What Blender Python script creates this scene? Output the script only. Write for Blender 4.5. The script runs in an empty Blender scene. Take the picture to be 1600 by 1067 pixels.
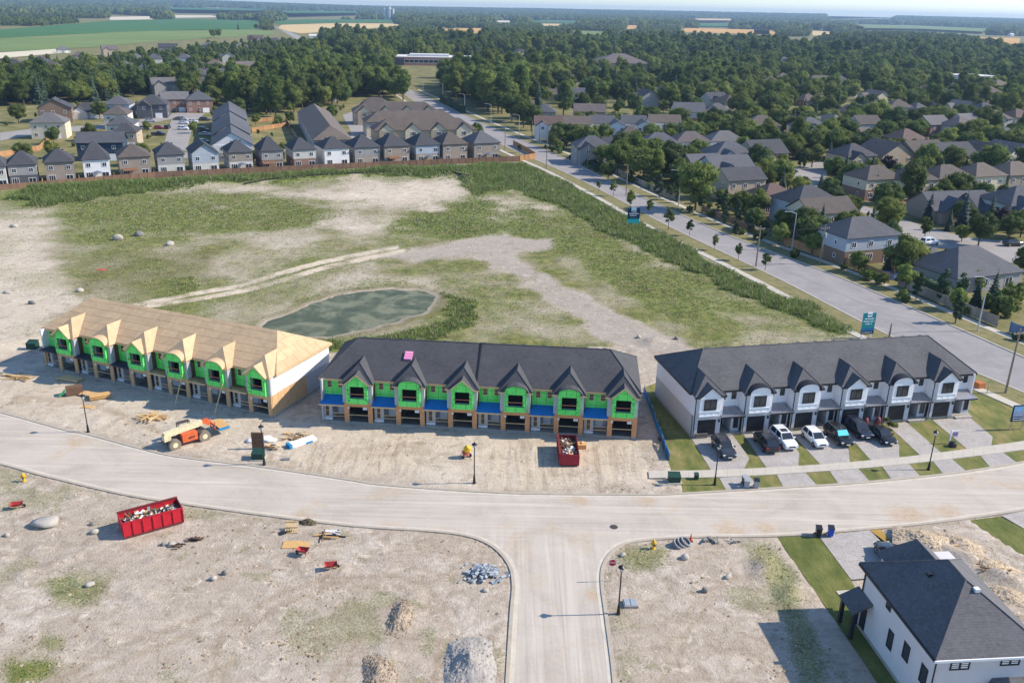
import bpy, math, random
import numpy as np
from mathutils import Matrix, Vector
random.seed(7)
RNG = np.random.default_rng(11)
S = bpy.context.scene
COL = S.collection

# ---------------------------------------------------------------- camera
F, CAMH, HOR, ROLL = 1380.0, 49.0, 15.0, math.atan(.021)
CX, CY = 800.0, 533.5                                  # photograph is 1600 x 1067
PITCH = math.atan((CY - HOR) * math.cos(ROLL) / F)
FWD = np.array([0, math.cos(PITCH), -math.sin(PITCH)])
_r0 = np.array([1., 0, 0]); _u0 = np.cross(_r0, FWD)
RGT = math.cos(ROLL) * _r0 + math.sin(ROLL) * _u0
UPV = -math.sin(ROLL) * _r0 + math.cos(ROLL) * _u0
cam = bpy.data.cameras.new('camera'); camo = bpy.data.objects.new('camera', cam); COL.objects.link(camo)
cam.sensor_fit = 'HORIZONTAL'; cam.sensor_width = 36.0; cam.lens = 36.0 * F / 1600.0
cam.clip_start = 1.0; cam.clip_end = 60000.0
m = Matrix.Identity(4)
for i in range(3):
    m[i][0] = RGT[i]; m[i][1] = UPV[i]; m[i][2] = -FWD[i]
m[2][3] = CAMH
camo.matrix_world = m
S.camera = camo

# ---------------------------------------------------------------- daylight
SUN_EL, SUN_AZ = math.radians(36.5), math.radians(86.0)   # azimuth clockwise from +Y
W = bpy.data.worlds.new('World'); S.world = W; W.use_nodes = True
wn = W.node_tree.nodes; bg = wn['Background']
sky = wn.new('ShaderNodeTexSky'); sky.sky_type = 'NISHITA'; sky.sun_disc = False
sky.sun_elevation = SUN_EL; sky.sun_rotation = SUN_AZ; sky.air_density = 1.0; sky.dust_density = 0.2; sky.ozone_density = 6.0
W.node_tree.links.new(sky.outputs[0], bg.inputs[0]); bg.inputs[1].default_value = 0.15
sl = bpy.data.lights.new('sun', 'SUN'); sl.energy = 4.4; sl.angle = math.radians(.5); sl.color = (1, .90, .77)
so = bpy.data.objects.new('sun', sl); COL.objects.link(so)
sd = Vector((math.sin(SUN_AZ) * math.cos(SUN_EL), math.cos(SUN_AZ) * math.cos(SUN_EL), math.sin(SUN_EL)))
so.rotation_euler = sd.to_track_quat('Z', 'Y').to_euler(); so.location = (200, 0, 200)
S.view_settings.view_transform = 'Standard'; S.view_settings.look = 'None'
S.view_settings.gamma = 1.0; S.view_settings.use_curve_mapping = False; S.view_settings.exposure = 0.62
S.cycles.use_denoising = True; S.cycles.max_bounces = 6; S.cycles.transparent_max_bounces = 8
S.cycles.volume_bounces = 0

# ---------------------------------------------------------------- helpers
def ray(px, py): return FWD + (px - CX) / F * RGT - (py - CY) / F * UPV
def G(px, py, z=0.0):
    """point of the horizontal plane z that the photograph shows at px, py"""
    d = ray(px, py); t = (z - CAMH) / d[2]
    return np.array([d[0] * t, d[1] * t, z])
def Pix(pts):
    p = np.asarray(pts, float) - np.array([0, 0, CAMH]); z = p @ FWD
    return np.stack([CX + F * (p @ RGT) / z, CY - F * (p @ UPV) / z], -1)
def lin(c): return tuple((x / 255 / 12.92 if x <= 10 else ((x / 255 + .055) / 1.055) ** 2.4) for x in c)
def L3(*c): return lin(c)

class NT:
    """small helper for node trees"""
    def __init__(s, name):
        s.m = bpy.data.materials.new(name); s.m.use_nodes = True; s.t = s.m.node_tree
        s.b = s.t.nodes['Principled BSDF']; s.pos = None
    def n(s, typ, **kw):
        x = s.t.nodes.new(typ)
        for k, v in kw.items(): setattr(x, k, v)
        return x
    def l(s, a, b): s.t.links.new(a, b)
    def put(s, sock, v):
        if hasattr(v, 'is_output') or isinstance(v, bpy.types.NodeSocket): s.l(v, sock)
        else: sock.default_value = v
    def coord(s, kind='pos'):
        if kind == 'pos': return s.n('ShaderNodeNewGeometry').outputs['Position']
        return s.n('ShaderNodeTexCoord').outputs['Object']
    def noise(s, vec, scale, detail=3, rough=.6, dist=0.0):
        x = s.n('ShaderNodeTexNoise'); s.l(vec, x.inputs['Vector'])
        x.inputs['Scale'].default_value = scale; x.inputs['Detail'].default_value = detail
        x.inputs['Roughness'].default_value = rough; x.inputs['Distortion'].default_value = dist
        return x.outputs[0]
    def ramp(s, fac, stops):
        x = s.n('ShaderNodeValToRGB'); s.l(fac, x.inputs[0]); e = x.color_ramp.elements
        while len(e) < len(stops): e.new(.5)
        for i, (p, c) in enumerate(stops):
            e[i].position = p; e[i].color = (*c, 1) if not np.isscalar(c) else (c, c, c, 1)
        return x.outputs[0]
    def mix(s, f, a, b, mode='MIX'):
        x = s.n('ShaderNodeMix', data_type='RGBA', blend_type=mode)
        s.put(x.inputs[0], f)
        for sock, v in ((x.inputs[6], a), (x.inputs[7], b)):
            if isinstance(v, tuple): v = (*v, 1) if len(v) == 3 else v
            s.put(sock, v)
        return x.outputs[2]
    def math(s, op, a, b=0.0, clamp=False):
        x = s.n('ShaderNodeMath', operation=op, use_clamp=clamp); s.put(x.inputs[0], a); s.put(x.inputs[1], b); return x.outputs[0]
    def mapr(s, v, a, b, c=0.0, d=1.0):
        x = s.n('ShaderNodeMapRange'); s.put(x.inputs[0], v)
        for i, q in enumerate((a, b, c, d)): x.inputs[i + 1].default_value = q
        return x.outputs[0]
    def attr(s, name): return s.n('ShaderNodeAttribute', attribute_name=name)
    def bump(s, h, strength=.3, dist=.05):
        x = s.n('ShaderNodeBump'); s.l(h, x.inputs['Height']); x.inputs['Strength'].default_value = strength
        x.inputs['Distance'].default_value = dist; s.l(x.outputs[0], s.b.inputs['Normal'])
    def rnd(s): return s.n('ShaderNodeObjectInfo').outputs['Random']

MATS = {}
def pm(name, col, rough=.8, var=.12, scale=3.0, metal=0.0, bump=0.0, kind='pos', spec=.3, fine=None, objvar=0.0):
    """plain procedural material: base colour broken up by two scales of noise"""
    if name in MATS: return MATS[name]
    t = NT(name); v = t.coord(kind)
    a = t.noise(v, scale, 4); b = t.noise(v, fine or scale * 9, 2)
    f = t.math('ADD', t.math('MULTIPLY', a, .65), t.math('MULTIPLY', b, .35))
    lo = tuple(c * (1 - var * 1.6) for c in col); hi = tuple(min(1, c * (1 + var * 1.6)) for c in col)
    c = t.mix(t.mapr(f, .3, .7), lo, hi)
    if objvar:
        c = t.mix(1.0, c, t.ramp(t.rnd(), [(0, 1 - objvar), (1, 1 + objvar)]), 'MULTIPLY')
    t.l(c, t.b.inputs['Base Color']); t.b.inputs['Roughness'].default_value = rough
    t.b.inputs['Metallic'].default_value = metal; t.b.inputs['Specular IOR Level'].default_value = spec
    if bump: t.bump(b, bump, .03)
    MATS[name] = t.m; return t.m

def link(name, me, parent=None, mats=None):
    if mats:
        for q in (mats if isinstance(mats, (list, tuple)) else [mats]): me.materials.append(q)
    o = bpy.data.objects.new(name, me); COL.objects.link(o)
    if parent is not None: o.parent = parent
    return o
def tag(o, label=None, cat=None, group=None, kind=None):
    if label: o['label'] = label
    if cat: o['category'] = cat
    if group: o['group'] = group
    if kind: o['kind'] = kind
    return o
def thing(name, label, cat, loc=(0, 0, 0), rz=0.0, group=None):
    o = bpy.data.objects.new(name, None); COL.objects.link(o); o.empty_display_size = .5
    o.location = [float(q) for q in loc]; o.rotation_euler = (0, 0, rz)
    return tag(o, label, cat, group)
def copy_tree(o, parent=None):
    c = o.copy(); COL.objects.link(c)
    if parent is not None: c.parent = parent
    for ch in o.children: copy_tree(ch, c)
    return c

class MB:
    """collects faces, then links them as ONE mesh object"""
    def __init__(s): s.v = []; s.f = []; s.m = []; s.mi = 0
    def face(s, pts, mi=None):
        i = len(s.v); s.v += [tuple(map(float, p)) for p in pts]; s.f.append(tuple(range(i, i + len(pts)))); s.m.append(s.mi if mi is None else mi); return s
    def idx(s, vs, fs, mi=None):
        i = len(s.v); s.v += [tuple(map(float, p)) for p in vs]
        for q in fs: s.f.append(tuple(i + k for k in q)); s.m.append(s.mi if mi is None else mi)
        return s
    def box(s, x0, y0, z0, x1, y1, z1, mi=None):
        v = [(x, y, z) for z in (z0, z1) for y in (y0, y1) for x in (x0, x1)]
        return s.idx(v, [(0, 2, 3, 1), (4, 5, 7, 6), (0, 1, 5, 4), (2, 6, 7, 3), (0, 4, 6, 2), (1, 3, 7, 5)], mi)
    def obox(s, c, sx, sy, sz, rz=0.0, tilt=0.0, mi=None, roll=0.0):
        """box with centre of its underside at c, turned rz about z"""
        M = Matrix.Translation(Vector([float(q) for q in c])) @ Matrix.Rotation(rz, 4, 'Z') @ Matrix.Rotation(tilt, 4, 'Y') @ Matrix.Rotation(roll, 4, 'X')
        v = [M @ Vector((x, y, z)) for z in (0, sz) for y in (-sy / 2, sy / 2) for x in (-sx / 2, sx / 2)]
        return s.idx(v, [(0, 2, 3, 1), (4, 5, 7, 6), (0, 1, 5, 4), (2, 6, 7, 3), (0, 4, 6, 2), (1, 3, 7, 5)], mi)
    def slab(s, pts, t, mi=None):
        """thick polygon: pts is the top face (3-D), t goes down along its normal"""
        p = [np.array(q, float) for q in pts]; n = np.zeros(3)
        for i in range(len(p)):
            a, b = p[i], p[(i + 1) % len(p)]
            n += np.array([(a[1] - b[1]) * (a[2] + b[2]), (a[2] - b[2]) * (a[0] + b[0]), (a[0] - b[0]) * (a[1] + b[1])])
        n /= np.linalg.norm(n) + 1e-12
        if n[2] < -1e-6 or (abs(n[2]) < 1e-6 and n[1] > 0): p = p[::-1]; n = -n
        k = len(p); q = [x - n * t for x in p]
        return s.idx(p + q, [tuple(range(k)), tuple(range(2 * k - 1, k - 1, -1))] + [(i, k + i, k + (i + 1) % k, (i + 1) % k) for i in range(k)], mi)
    def prism(s, poly, z0, z1, mi=None):
        return s.slab([(x, y, z1) for x, y in poly], z1 - z0, mi)
    def tube(s, p0, p1, r0, r1=None, n=8, mi=None, caps=True):
        r1 = r0 if r1 is None else r1
        a, b = Vector([float(q) for q in p0]), Vector([float(q) for q in p1]); d = (b - a).normalized()
        u = d.orthogonal().normalized(); w = d.cross(u); v = []
        for c, r in ((a, r0), (b, r1)):
            for k in range(n):
                t = 2 * math.pi * k / n; v.append(c + u * (r * math.cos(t)) + w * (r * math.sin(t)))
        fs = [(k, (k + 1) % n, n + (k + 1) % n, n + k) for k in range(n)]
        if caps: fs += [tuple(range(n - 1, -1, -1)), tuple(range(n, 2 * n))]
        return s.idx(v, fs, mi)
    def path(s, pts, r, n=6, mi=None):
        for a, b in zip(pts[:-1], pts[1:]): s.tube(a, b, r, r, n, mi)
        return s
    def lathe(s, prof, c=(0, 0, 0), n=12, mi=None):
        v = [(c[0] + r * math.cos(2 * math.pi * k / n), c[1] + r * math.sin(2 * math.pi * k / n), c[2] + z) for r, z in prof for k in range(n)]
        fs = [(j * n + k, j * n + (k + 1) % n, (j + 1) * n + (k + 1) % n, (j + 1) * n + k) for j in range(len(prof) - 1) for k in range(n)]
        fs += [tuple(range(n - 1, -1, -1)), tuple(range((len(prof) - 1) * n, len(prof) * n))]
        return s.idx(v, fs, mi)
    def mesh(s, name, mats=None, smooth=False):
        me = bpy.data.meshes.new(name); me.from_pydata(s.v, [], s.f)
        if mats:
            for q in (mats if isinstance(mats, (list, tuple)) else [mats]): me.materials.append(q)
        if any(s.m): me.polygons.foreach_set('material_index', s.m)
        if smooth: me.polygons.foreach_set('use_smooth', [True] * len(me.polygons))
        me.update(); return me
    def build(s, name, mats, parent=None, smooth=False, label=None):
        o = link(name, s.mesh(name, mats, smooth), parent)
        if label: o['label'] = label
        return o

def np_mesh(name, V, Fq, mats=None, smooth=False, mi=None):
    """mesh from numpy arrays; Fq is (n,3) or (n,4)"""
    me = bpy.data.meshes.new(name); k = Fq.shape[1]
    me.vertices.add(len(V)); me.vertices.foreach_set('co', np.ascontiguousarray(V, np.float32).ravel())
    me.loops.add(Fq.size); me.loops.foreach_set('vertex_index', np.ascontiguousarray(Fq, np.int32).ravel())
    me.polygons.add(len(Fq)); me.polygons.foreach_set('loop_start', np.arange(0, Fq.size, k, dtype=np.int32))
    me.polygons.foreach_set('loop_total', np.full(len(Fq), k, np.int32))
    if smooth: me.polygons.foreach_set('use_smooth', np.ones(len(Fq), bool))
    if mi is not None: me.polygons.foreach_set('material_index', np.ascontiguousarray(mi, np.int32))
    if mats:
        for q in (mats if isinstance(mats, (list, tuple)) else [mats]): me.materials.append(q)
    me.update(calc_edges=True); return me

def _hash(ix, iy, seed):
    h = (ix.astype(np.int64) * 374761393 + iy.astype(np.int64) * 668265263 + seed * 1442695041) & 0xffffffff
    h = ((h ^ (h >> 13)) * 1274126177) & 0xffffffff
    return ((h ^ (h >> 16)) & 0xffffff) / float(0xffffff)
def vnoise(x, y, scale, seed=0, octaves=3, gain=.5):
    out = np.zeros_like(x); amp = 1.0; tot = 0.0; f = 1.0 / scale
    for o in range(octaves):
        q_ = .65 + 1.1 * o; X = (x * math.cos(q_) - y * math.sin(q_)) * f; Y = (x * math.sin(q_) + y * math.cos(q_)) * f; ix = np.floor(X); iy = np.floor(Y); u = X - ix; v = Y - iy
        u = u * u * (3 - 2 * u); v = v * v * (3 - 2 * v); s = seed + o * 17
        a = _hash(ix, iy, s); b = _hash(ix + 1, iy, s); c = _hash(ix, iy + 1, s); d = _hash(ix + 1, iy + 1, s)
        out += amp * (a + (b - a) * u + (c - a) * v + (a - b - c + d) * u * v); tot += amp; amp *= gain; f *= 2.03
    return out / tot
def inpoly(x, y, poly):
    r = np.zeros(np.shape(x), bool); p = np.asarray(poly, float); j = len(p) - 1
    for i in range(len(p)):
        xi, yi = p[i]; xj, yj = p[j]
        c = ((yi > y) != (yj > y)); r ^= c & (x < (xj - xi) * (y - yi) / ((yj - yi) if yj != yi else 1e-9) + xi); j = i
    return r
def dist_line(x, y, pts, closed=False):
    p = np.asarray(pts, float)[:, :2]; d = np.full(np.shape(x), 1e9)
    n = len(p) if closed else len(p) - 1
    for i in range(n):
        a = p[i]; b = p[(i + 1) % len(p)]; e = b - a; L = e @ e + 1e-12
        t = np.clip(((x - a[0]) * e[0] + (y - a[1]) * e[1]) / L, 0, 1)
        d = np.minimum(d, np.hypot(x - a[0] - t * e[0], y - a[1] - t * e[1]))
    return d
def sdf(x, y, poly):
    d = dist_line(x, y, poly, True); return np.where(inpoly(x, y, poly), -d, d)
def sstep(v, a, b): t = np.clip((v - a) / (b - a), 0, 1); return t * t * (3 - 2 * t)
def gpoly(px, z=0.0): return [G(a, b, z)[:2] for a, b in px]
def smooth_line(pts, n=6):
    """Catmull-Rom through the points"""
    p = [np.asarray(q, float) for q in pts]; p = [2 * p[0] - p[1]] + p + [2 * p[-1] - p[-2]]; out = []
    for i in range(1, len(p) - 2):
        for k in range(n):
            t = k / n; a, b, c, d = p[i - 1:i + 3]
            out.append(.5 * (2 * b + (c - a) * t + (2 * a - 5 * b + 4 * c - d) * t * t + (3 * b - a - 3 * c + d) * t ** 3))
    out.append(p[-2]); return out
def offset_line(pts, d):
    """polyline moved d to its left"""
    p = [np.asarray(q, float)[:2] for q in pts]; out = []
    for i in range(len(p)):
        a = p[max(i - 1, 0)]; b = p[min(i + 1, len(p) - 1)]; t = b - a; t /= np.linalg.norm(t) + 1e-9
        out.append(p[i] + d * np.array([-t[1], t[0]]))
    return out
def resample(pts, step):
    p = np.asarray([np.asarray(q, float)[:2] for q in pts]); s = np.r_[0, np.cumsum(np.hypot(*np.diff(p, axis=0).T))]
    q = np.arange(0, s[-1], step); return np.stack([np.interp(q, s, p[:, 0]), np.interp(q, s, p[:, 1])], -1)
ORD = ['first', 'second', 'third', 'fourth', 'fifth', 'sixth', 'seventh', 'eighth', 'ninth', 'tenth', 'eleventh', 'twelfth', 'thirteenth', 'fourteenth', 'fifteenth', 'sixteenth', 'seventeenth', 'eighteenth', 'nineteenth', 'twentieth']
def ordinal(i):
    if i < 20: return ORD[i]
    n = i + 1; return f"{n}{ {1: 'st', 2: 'nd', 3: 'rd'}.get(n % 10 if n % 100 not in (11, 12, 13) else 0, 'th') }"
# ================================================================ setting: ground and roads
EXC = []                                            # polygons (metres) where nothing grows
# --- residential road, traced kerb to kerb
far_kerb = smooth_line([G(*q)[:2] for q in [(-330, 560), (-130, 612), (0, 645), (98, 672), (138, 680), (216, 701), (280, 715), (412, 731), (540, 750), (602, 759), (760, 770), (865, 773), (1005, 774), (1056, 773), (1225, 763), (1337, 756), (1487, 741), (1600, 723), (1760, 690), (1950, 655)]], 5)
near_kerb_w = smooth_line([G(*q)[:2] for q in [(-560, 625), (-260, 672), (-120, 698), (0, 723), (70, 742), (189, 770), (280, 785), (448, 808), (560, 821), (680, 829), (735, 837), (772, 853), (797, 880), (805, 912), (802, 960), (796, 1067), (790, 1250)]], 5)
near_kerb_e = smooth_line([G(*q)[:2] for q in [(968, 1250), (957, 1067), (944, 960), (938, 912), (941, 882), (958, 858), (990, 845), (1080, 838), (1212, 836), (1347, 826), (1459, 815), (1600, 795), (1800, 760), (2000, 720)]], 5)
res_poly = [tuple(p) for p in far_kerb] + [tuple(p) for p in near_kerb_e[::-1]] + [tuple(p) for p in near_kerb_w[::-1]]
# --- main road
mr_near = smooth_line([G(*q)[:2] for q in [(1900, 735), (1700, 655), (1600, 613), (1388, 523), (1220, 437), (1050, 356), (960, 308), (880, 268), (810, 238), (740, 205), (690, 182), (655, 163), (628, 146), (590, 126)]], 4)
mr_far = smooth_line([G(*q)[:2] for q in [(1900, 672), (1700, 598), (1600, 559), (1445, 491), (1302, 430), (1160, 377), (1075, 341), (977, 296), (905, 259), (864, 240), (800, 213), (740, 187), (700, 168), (668, 153), (640, 140), (602, 121)]], 4)
main_poly = [tuple(p) for p in mr_near] + [tuple(p) for p in mr_far[::-1]]
# far continuation of the main road, seen edge on
cont_a = [G(*q)[:2] for q in [(590, 127), (560, 112), (525, 95), (497, 82), (478, 70), (452, 55), (438, 47), (428, 42)]]
cont_b = [G(*q)[:2] for q in [(612, 124), (580, 110), (545, 95), (513, 82), (490, 68), (462, 54), (444, 46), (431, 42)]]
# --- cul-de-sac between the houses right of the main road, and streets left
culdesac = gpoly([(1188, 270), (1230, 266), (1262, 256), (1284, 252), (1302, 263), (1290, 276), (1296, 290), (1318, 308), (1345, 320), (1390, 336), (1440, 352), (1510, 371), (1560, 376), (1640, 380), (1640, 418), (1560, 408), (1540, 402), (1480, 388), (1440, 388), (1408, 380), (1398, 362), (1392, 345), (1340, 330), (1290, 312), (1250, 290), (1200, 278)])
street_l = gpoly([(253, 235), (268, 187), (280, 176), (320, 178), (302, 192), (292, 236)])
street_l2 = gpoly([(0, 208), (60, 200), (150, 196), (215, 188), (280, 176), (285, 183), (220, 196), (150, 203), (60, 210), (0, 220)])
court = gpoly([(548, 205), (535, 180), (560, 172), (566, 190), (580, 215), (600, 228), (545, 228)])
hidden_street = gpoly([(270, 240), (400, 233), (500, 224), (760, 205), (762, 211), (500, 232), (400, 240), (270, 249)])
school_yard = gpoly([(560, 118), (620, 103), (740, 103), (730, 112), (650, 118), (640, 135), (615, 128)])

site_poly = gpoly([(-700, 330), (-200, 312), (0, 299), (245, 279), (560, 264), (800, 252), (830, 258), (980, 333), (1100, 392), (1222, 452), (1400, 537), (1620, 640), (1950, 790), (2000, 1400), (-900, 1400)])
pond_px = [(392, 508), (415, 497), (447, 488), (478, 472), (520, 460), (560, 452), (605, 448), (655, 451), (688, 461), (692, 474), (672, 488), (640, 500), (600, 512), (556, 522), (505, 530), (450, 527), (405, 517)]
pond_poly = np.array(smooth_line(gpoly(pond_px + pond_px[:1]), 9)[:-1]); _c = pond_poly.mean(0); _n = vnoise(pond_poly[:, 0], pond_poly[:, 1], 2.6, 61, 3) - .5
pond_poly = [tuple(q) for q in _c + (pond_poly - _c) * (1 + .16 * _n)[:, None]]

YARD_W = [(1004, 606), (1024, 598), (1060, 600), (1077, 640), (1515, 610), (1535, 590), (1620, 633), (1760, 715), (1720, 668), (1600, 690), (1439, 712.5), (1330, 723), (1225, 731), (1112, 736), (1050, 738)]
YARD_B = [(1063, 745), (1124, 744), (1262, 737), (1412, 724), (1600, 701), (1700, 684), (1700, 702), (1600, 723), (1487, 741), (1337, 756), (1225, 763), (1067, 772)]
YARD_H = [(1213, 837), (1281, 838), (1330, 906), (1340, 924), (1350, 976), (1440, 1100), (1395, 1100), (1282, 935)]
flat_px = [YARD_W, YARD_B, YARD_H, [(1281, 838), (1375, 825), (1440, 880), (1520, 1000), (1700, 1000), (1700, 1200), (1440, 1200), (1340, 960)], [(1515, 812), (1600, 796), (1700, 790), (1700, 930)], [(1010, 734), (1130, 732), (1130, 750), (1010, 750)]]
FLAT = [gpoly(q) for q in flat_px]
# --- the sheet
def axis(lo, hi, step, outer, grow):
    a = list(np.arange(lo, hi + 1e-6, step)); s = step
    while a[-1] < outer: s *= grow; a.append(a[-1] + s)
    s = step; b = [lo]
    while b[-1] > -outer: s *= grow; b.append(b[-1] - s)
    return np.array(b[:0:-1] + a)
gx = axis(-78, 92, .5, 13000, 1.17)
ys = [38.0]; st = .38
while ys[-1] < 300: ys.append(ys[-1] + .38 * max(1, ys[-1] / 75))
s_ = 2.0
while ys[-1] < 15000: s_ *= 1.09; ys.append(ys[-1] + s_)
pre = [38.0]; s_ = .5
while pre[-1] > -400: s_ *= 1.3; pre.append(pre[-1] - s_)
gy = np.array(pre[:0:-1] + ys)
X, Y = np.meshgrid(gx, gy); shp = X.shape; X = X.ravel(); Y = Y.ravel()
site = sdf(X, Y, site_poly)
rd = np.minimum(np.minimum(sdf(X, Y, res_poly), sdf(X, Y, main_poly)), 1e9)
flatd = np.full_like(X, 1e9)
for q in FLAT: flatd = np.minimum(flatd, sdf(X, Y, q))
rd = np.minimum(rd, flatd + .2)
pond = sdf(X, Y, pond_poly)
PXY = np.full((len(X), 2), -1e6); fr = Y > 20
PXY[fr] = Pix(np.stack([X[fr], Y[fr], 0 * X[fr]], -1)); U, V = PXY.T
wx = (vnoise(X, Y, 7, 3, 4, .6) - .5) * 60 * np.clip(120 / np.maximum(Y, 1), .3, 1.3); wy = (vnoise(X, Y, 7, 4, 4, .6) - .5) * 30 * np.clip(120 / np.maximum(Y, 1), .3, 1.3)
def zone(poly, soft=20.0): return 1 - sstep(sdf(U + wx, V + wy, poly), -soft, soft)
def trail(pts, w): return 1 - sstep(dist_line(U + wx * .05, V + wy * .05, pts), w * .45, w)
big = vnoise(X, Y, 26, 5, 4); mid = vnoise(X, Y, 7, 6, 4); fine = vnoise(X, Y, 1.6, 8, 3)
grass = np.zeros_like(X); tall = np.zeros_like(X)
for poly, g, h in [
    ([(0, 296), (250, 280), (600, 264), (820, 252), (850, 275), (760, 296), (735, 280), (560, 280), (400, 291), (250, 301), (0, 330)], 1.0, 1.0),
    ([(700, 276), (740, 270), (830, 258), (970, 332), (1110, 402), (1230, 462), (1350, 524), (1310, 530), (1180, 475), (1060, 420), (950, 370), (880, 330), (800, 300), (740, 310)], 1.0, .9),
    ([(800, 330), (900, 330), (1010, 395), (1130, 445), (1230, 500), (1050, 505), (950, 455), (880, 400), (805, 392)], .85, .5),
    ([(85, 318), (180, 300), (300, 300), (440, 300), (570, 335), (480, 362), (300, 378), (200, 372), (120, 392), (75, 350)], .82, .5),
    ([(110, 380), (300, 392), (345, 440), (200, 470), (140, 470), (110, 440)], .62, .3),
    ([(330, 430), (560, 395), (600, 410), (480, 460), (420, 478), (330, 492), (220, 492), (260, 465)], .55, .3),
    ([(590, 350), (740, 300), (860, 318), (830, 372), (700, 384), (600, 372)], .88, .6),
    ([(690, 375), (800, 375), (640, 385)], .5, .3),
    ([(640, 440), (745, 470), (750, 500), (690, 530), (560, 545), (500, 550), (500, 530), (620, 518), (690, 495), (698, 470)], 1.0, .8),
    ([(370, 505), (440, 480), (500, 448), (560, 436), (640, 438), (720, 450), (600, 452), (480, 478), (400, 505)], .8, .5),
    ([(700, 410), (800, 440), (880, 500), (850, 530), (760, 510), (740, 460), (640, 420)], .5, .3),
    ([(240, 440), (310, 435), (310, 455), (245, 460)], .9, .6),
    ([(390, 395), (500, 385), (510, 402), (400, 405)], .75, .4),
    ([(1010, 480), (1150, 470), (1300, 520), (1180, 545), (1050, 530)], .5, .3),
    ([(-300, 330), (0, 322), (110, 318), (90, 330), (-300, 350)], .7, .4),
    ([(80, 905), (170, 890), (165, 940), (90, 950)], .6, .35), ([(0, 1020), (95, 1030), (80, 1067), (0, 1067)], .8, .4), ([(50, 985), (110, 990), (100, 1018), (50, 1012)], .65, .3),
    ([(965, 850), (1030, 855), (1040, 890), (1000, 900), (970, 880)], .6, .4), ([(1160, 840), (1215, 850), (1260, 960), (1300, 1067), (1245, 1067), (1200, 940), (1150, 870)], .55, .5),
    ([(80, 1060), (200, 1060), (180, 1100), (60, 1100)], .6, .3)]:
    z = zone(poly, 7.0 if (poly[0] in ((640, 440), (370, 505), (240, 440), (700, 276), (0, 296))) else 18.0); grass = np.maximum(grass, z * g); tall = np.maximum(tall, z * h)
path = zone([(560, 402), (640, 390), (700, 378), (770, 370), (872, 374), (868, 386), (805, 402), (860, 430), (960, 488), (1070, 540), (1070, 552), (985, 552), (880, 482), (800, 428), (740, 402), (640, 408)], 7)
ruts = np.maximum(trail([(150, 498), (215, 476), (300, 460), (380, 446), (440, 427), (500, 411), (560, 398), (620, 386)], 4.3), trail([(180, 500), (235, 478), (320, 466), (400, 450), (455, 434), (510, 418), (570, 404), (630, 392)], 4.3))
ruts = ruts * (.35 + .65 * sstep(vnoise(X, Y, 4, 73, 3), .3, .6))
ruts = np.maximum(ruts, trail([(0, 545), (60, 535), (130, 512), (180, 500)], 9))
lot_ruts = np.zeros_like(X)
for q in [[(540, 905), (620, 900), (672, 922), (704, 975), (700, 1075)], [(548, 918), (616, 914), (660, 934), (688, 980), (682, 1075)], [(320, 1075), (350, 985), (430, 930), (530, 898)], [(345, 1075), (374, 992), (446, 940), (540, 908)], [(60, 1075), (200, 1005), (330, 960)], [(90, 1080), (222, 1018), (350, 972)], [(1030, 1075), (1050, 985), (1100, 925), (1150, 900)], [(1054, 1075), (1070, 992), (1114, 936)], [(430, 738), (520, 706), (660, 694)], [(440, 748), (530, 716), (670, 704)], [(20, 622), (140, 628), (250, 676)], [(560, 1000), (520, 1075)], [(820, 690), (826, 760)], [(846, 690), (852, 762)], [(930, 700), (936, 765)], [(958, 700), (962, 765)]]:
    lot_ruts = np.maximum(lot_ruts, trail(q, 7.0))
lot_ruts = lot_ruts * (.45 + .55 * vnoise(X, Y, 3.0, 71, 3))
bare = np.zeros_like(X)
for poly, g in [([(470, 306), (560, 283), (690, 278), (742, 290), (715, 312), (640, 328), (560, 322)], 1), ([(500, 345), (620, 333), (640, 345), (560, 362)], .9), ([(180, 297), (420, 287), (450, 300), (300, 306)], .7), ([(770, 310), (830, 310), (850, 325), (780, 335)], .7),
                ([(0, 335), (90, 322), (70, 400), (120, 450), (130, 478), (60, 535), (0, 560), (-400, 600), (-400, 350)], .85), ([(400, 500), (480, 465), (560, 440), (660, 438), (690, 452), (560, 450), (470, 476)], .8),
                ([(360, 375), (560, 350), (600, 385), (420, 420), (330, 425)], .35)]:
    bare = np.maximum(bare, zone(poly) * g)
worked = (V > 560) & (site < 0)
lots = zone([(-60, 585), (70, 560), (430, 640), (500, 650), (1000, 690), (1015, 730), (1050, 768), (760, 764), (420, 726), (200, 692), (-60, 630)], 8)
grass = grass * (1 - .93 * path) * (1 - .9 * ruts) * (1 - .7 * bare) * (1 - .97 * lots)
fieldbase = ((V < 545) & (site < 0)) * .60 * (1 - path) * (1 - .85 * bare)
grass = grass * (1 - .9 * lot_ruts)
grass = np.clip(np.maximum(grass, fieldbase * 1.0) + (mid - .5) * .8 * (site < 0) * (V < 545), 0, 1)
weeds = np.where(worked & (lots < .3), np.maximum(sstep(vnoise(X, Y, 5.5, 31, 4), .56, .74) * .42, sstep(vnoise(X, Y, 1.6, 33, 3), .66, .8) * .4), 0)
grass = grass * (1 - .96 * np.maximum(ruts, lot_ruts))
grass = np.maximum(grass, weeds * (1 - lot_ruts)) * sstep(rd, -.2, 1.0) * sstep(pond, -1.5, .3)
road_far = sstep(rd, .0, 2.5)
rough_ = .35 + .9 * sstep(vnoise(X, Y, 11, 63, 3), .42, .62)
relief = (mid - .45) * .26 + (fine - .5) * .24 * rough_ + (big - .5) * .35 * road_far
relief += np.where(V > 560, np.abs(vnoise(X, Y, 2.3, 41, 4, .6) - .5) * .5 - .08, 0) * road_far
relief -= .16 * lot_ruts + .1 * ruts
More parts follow.
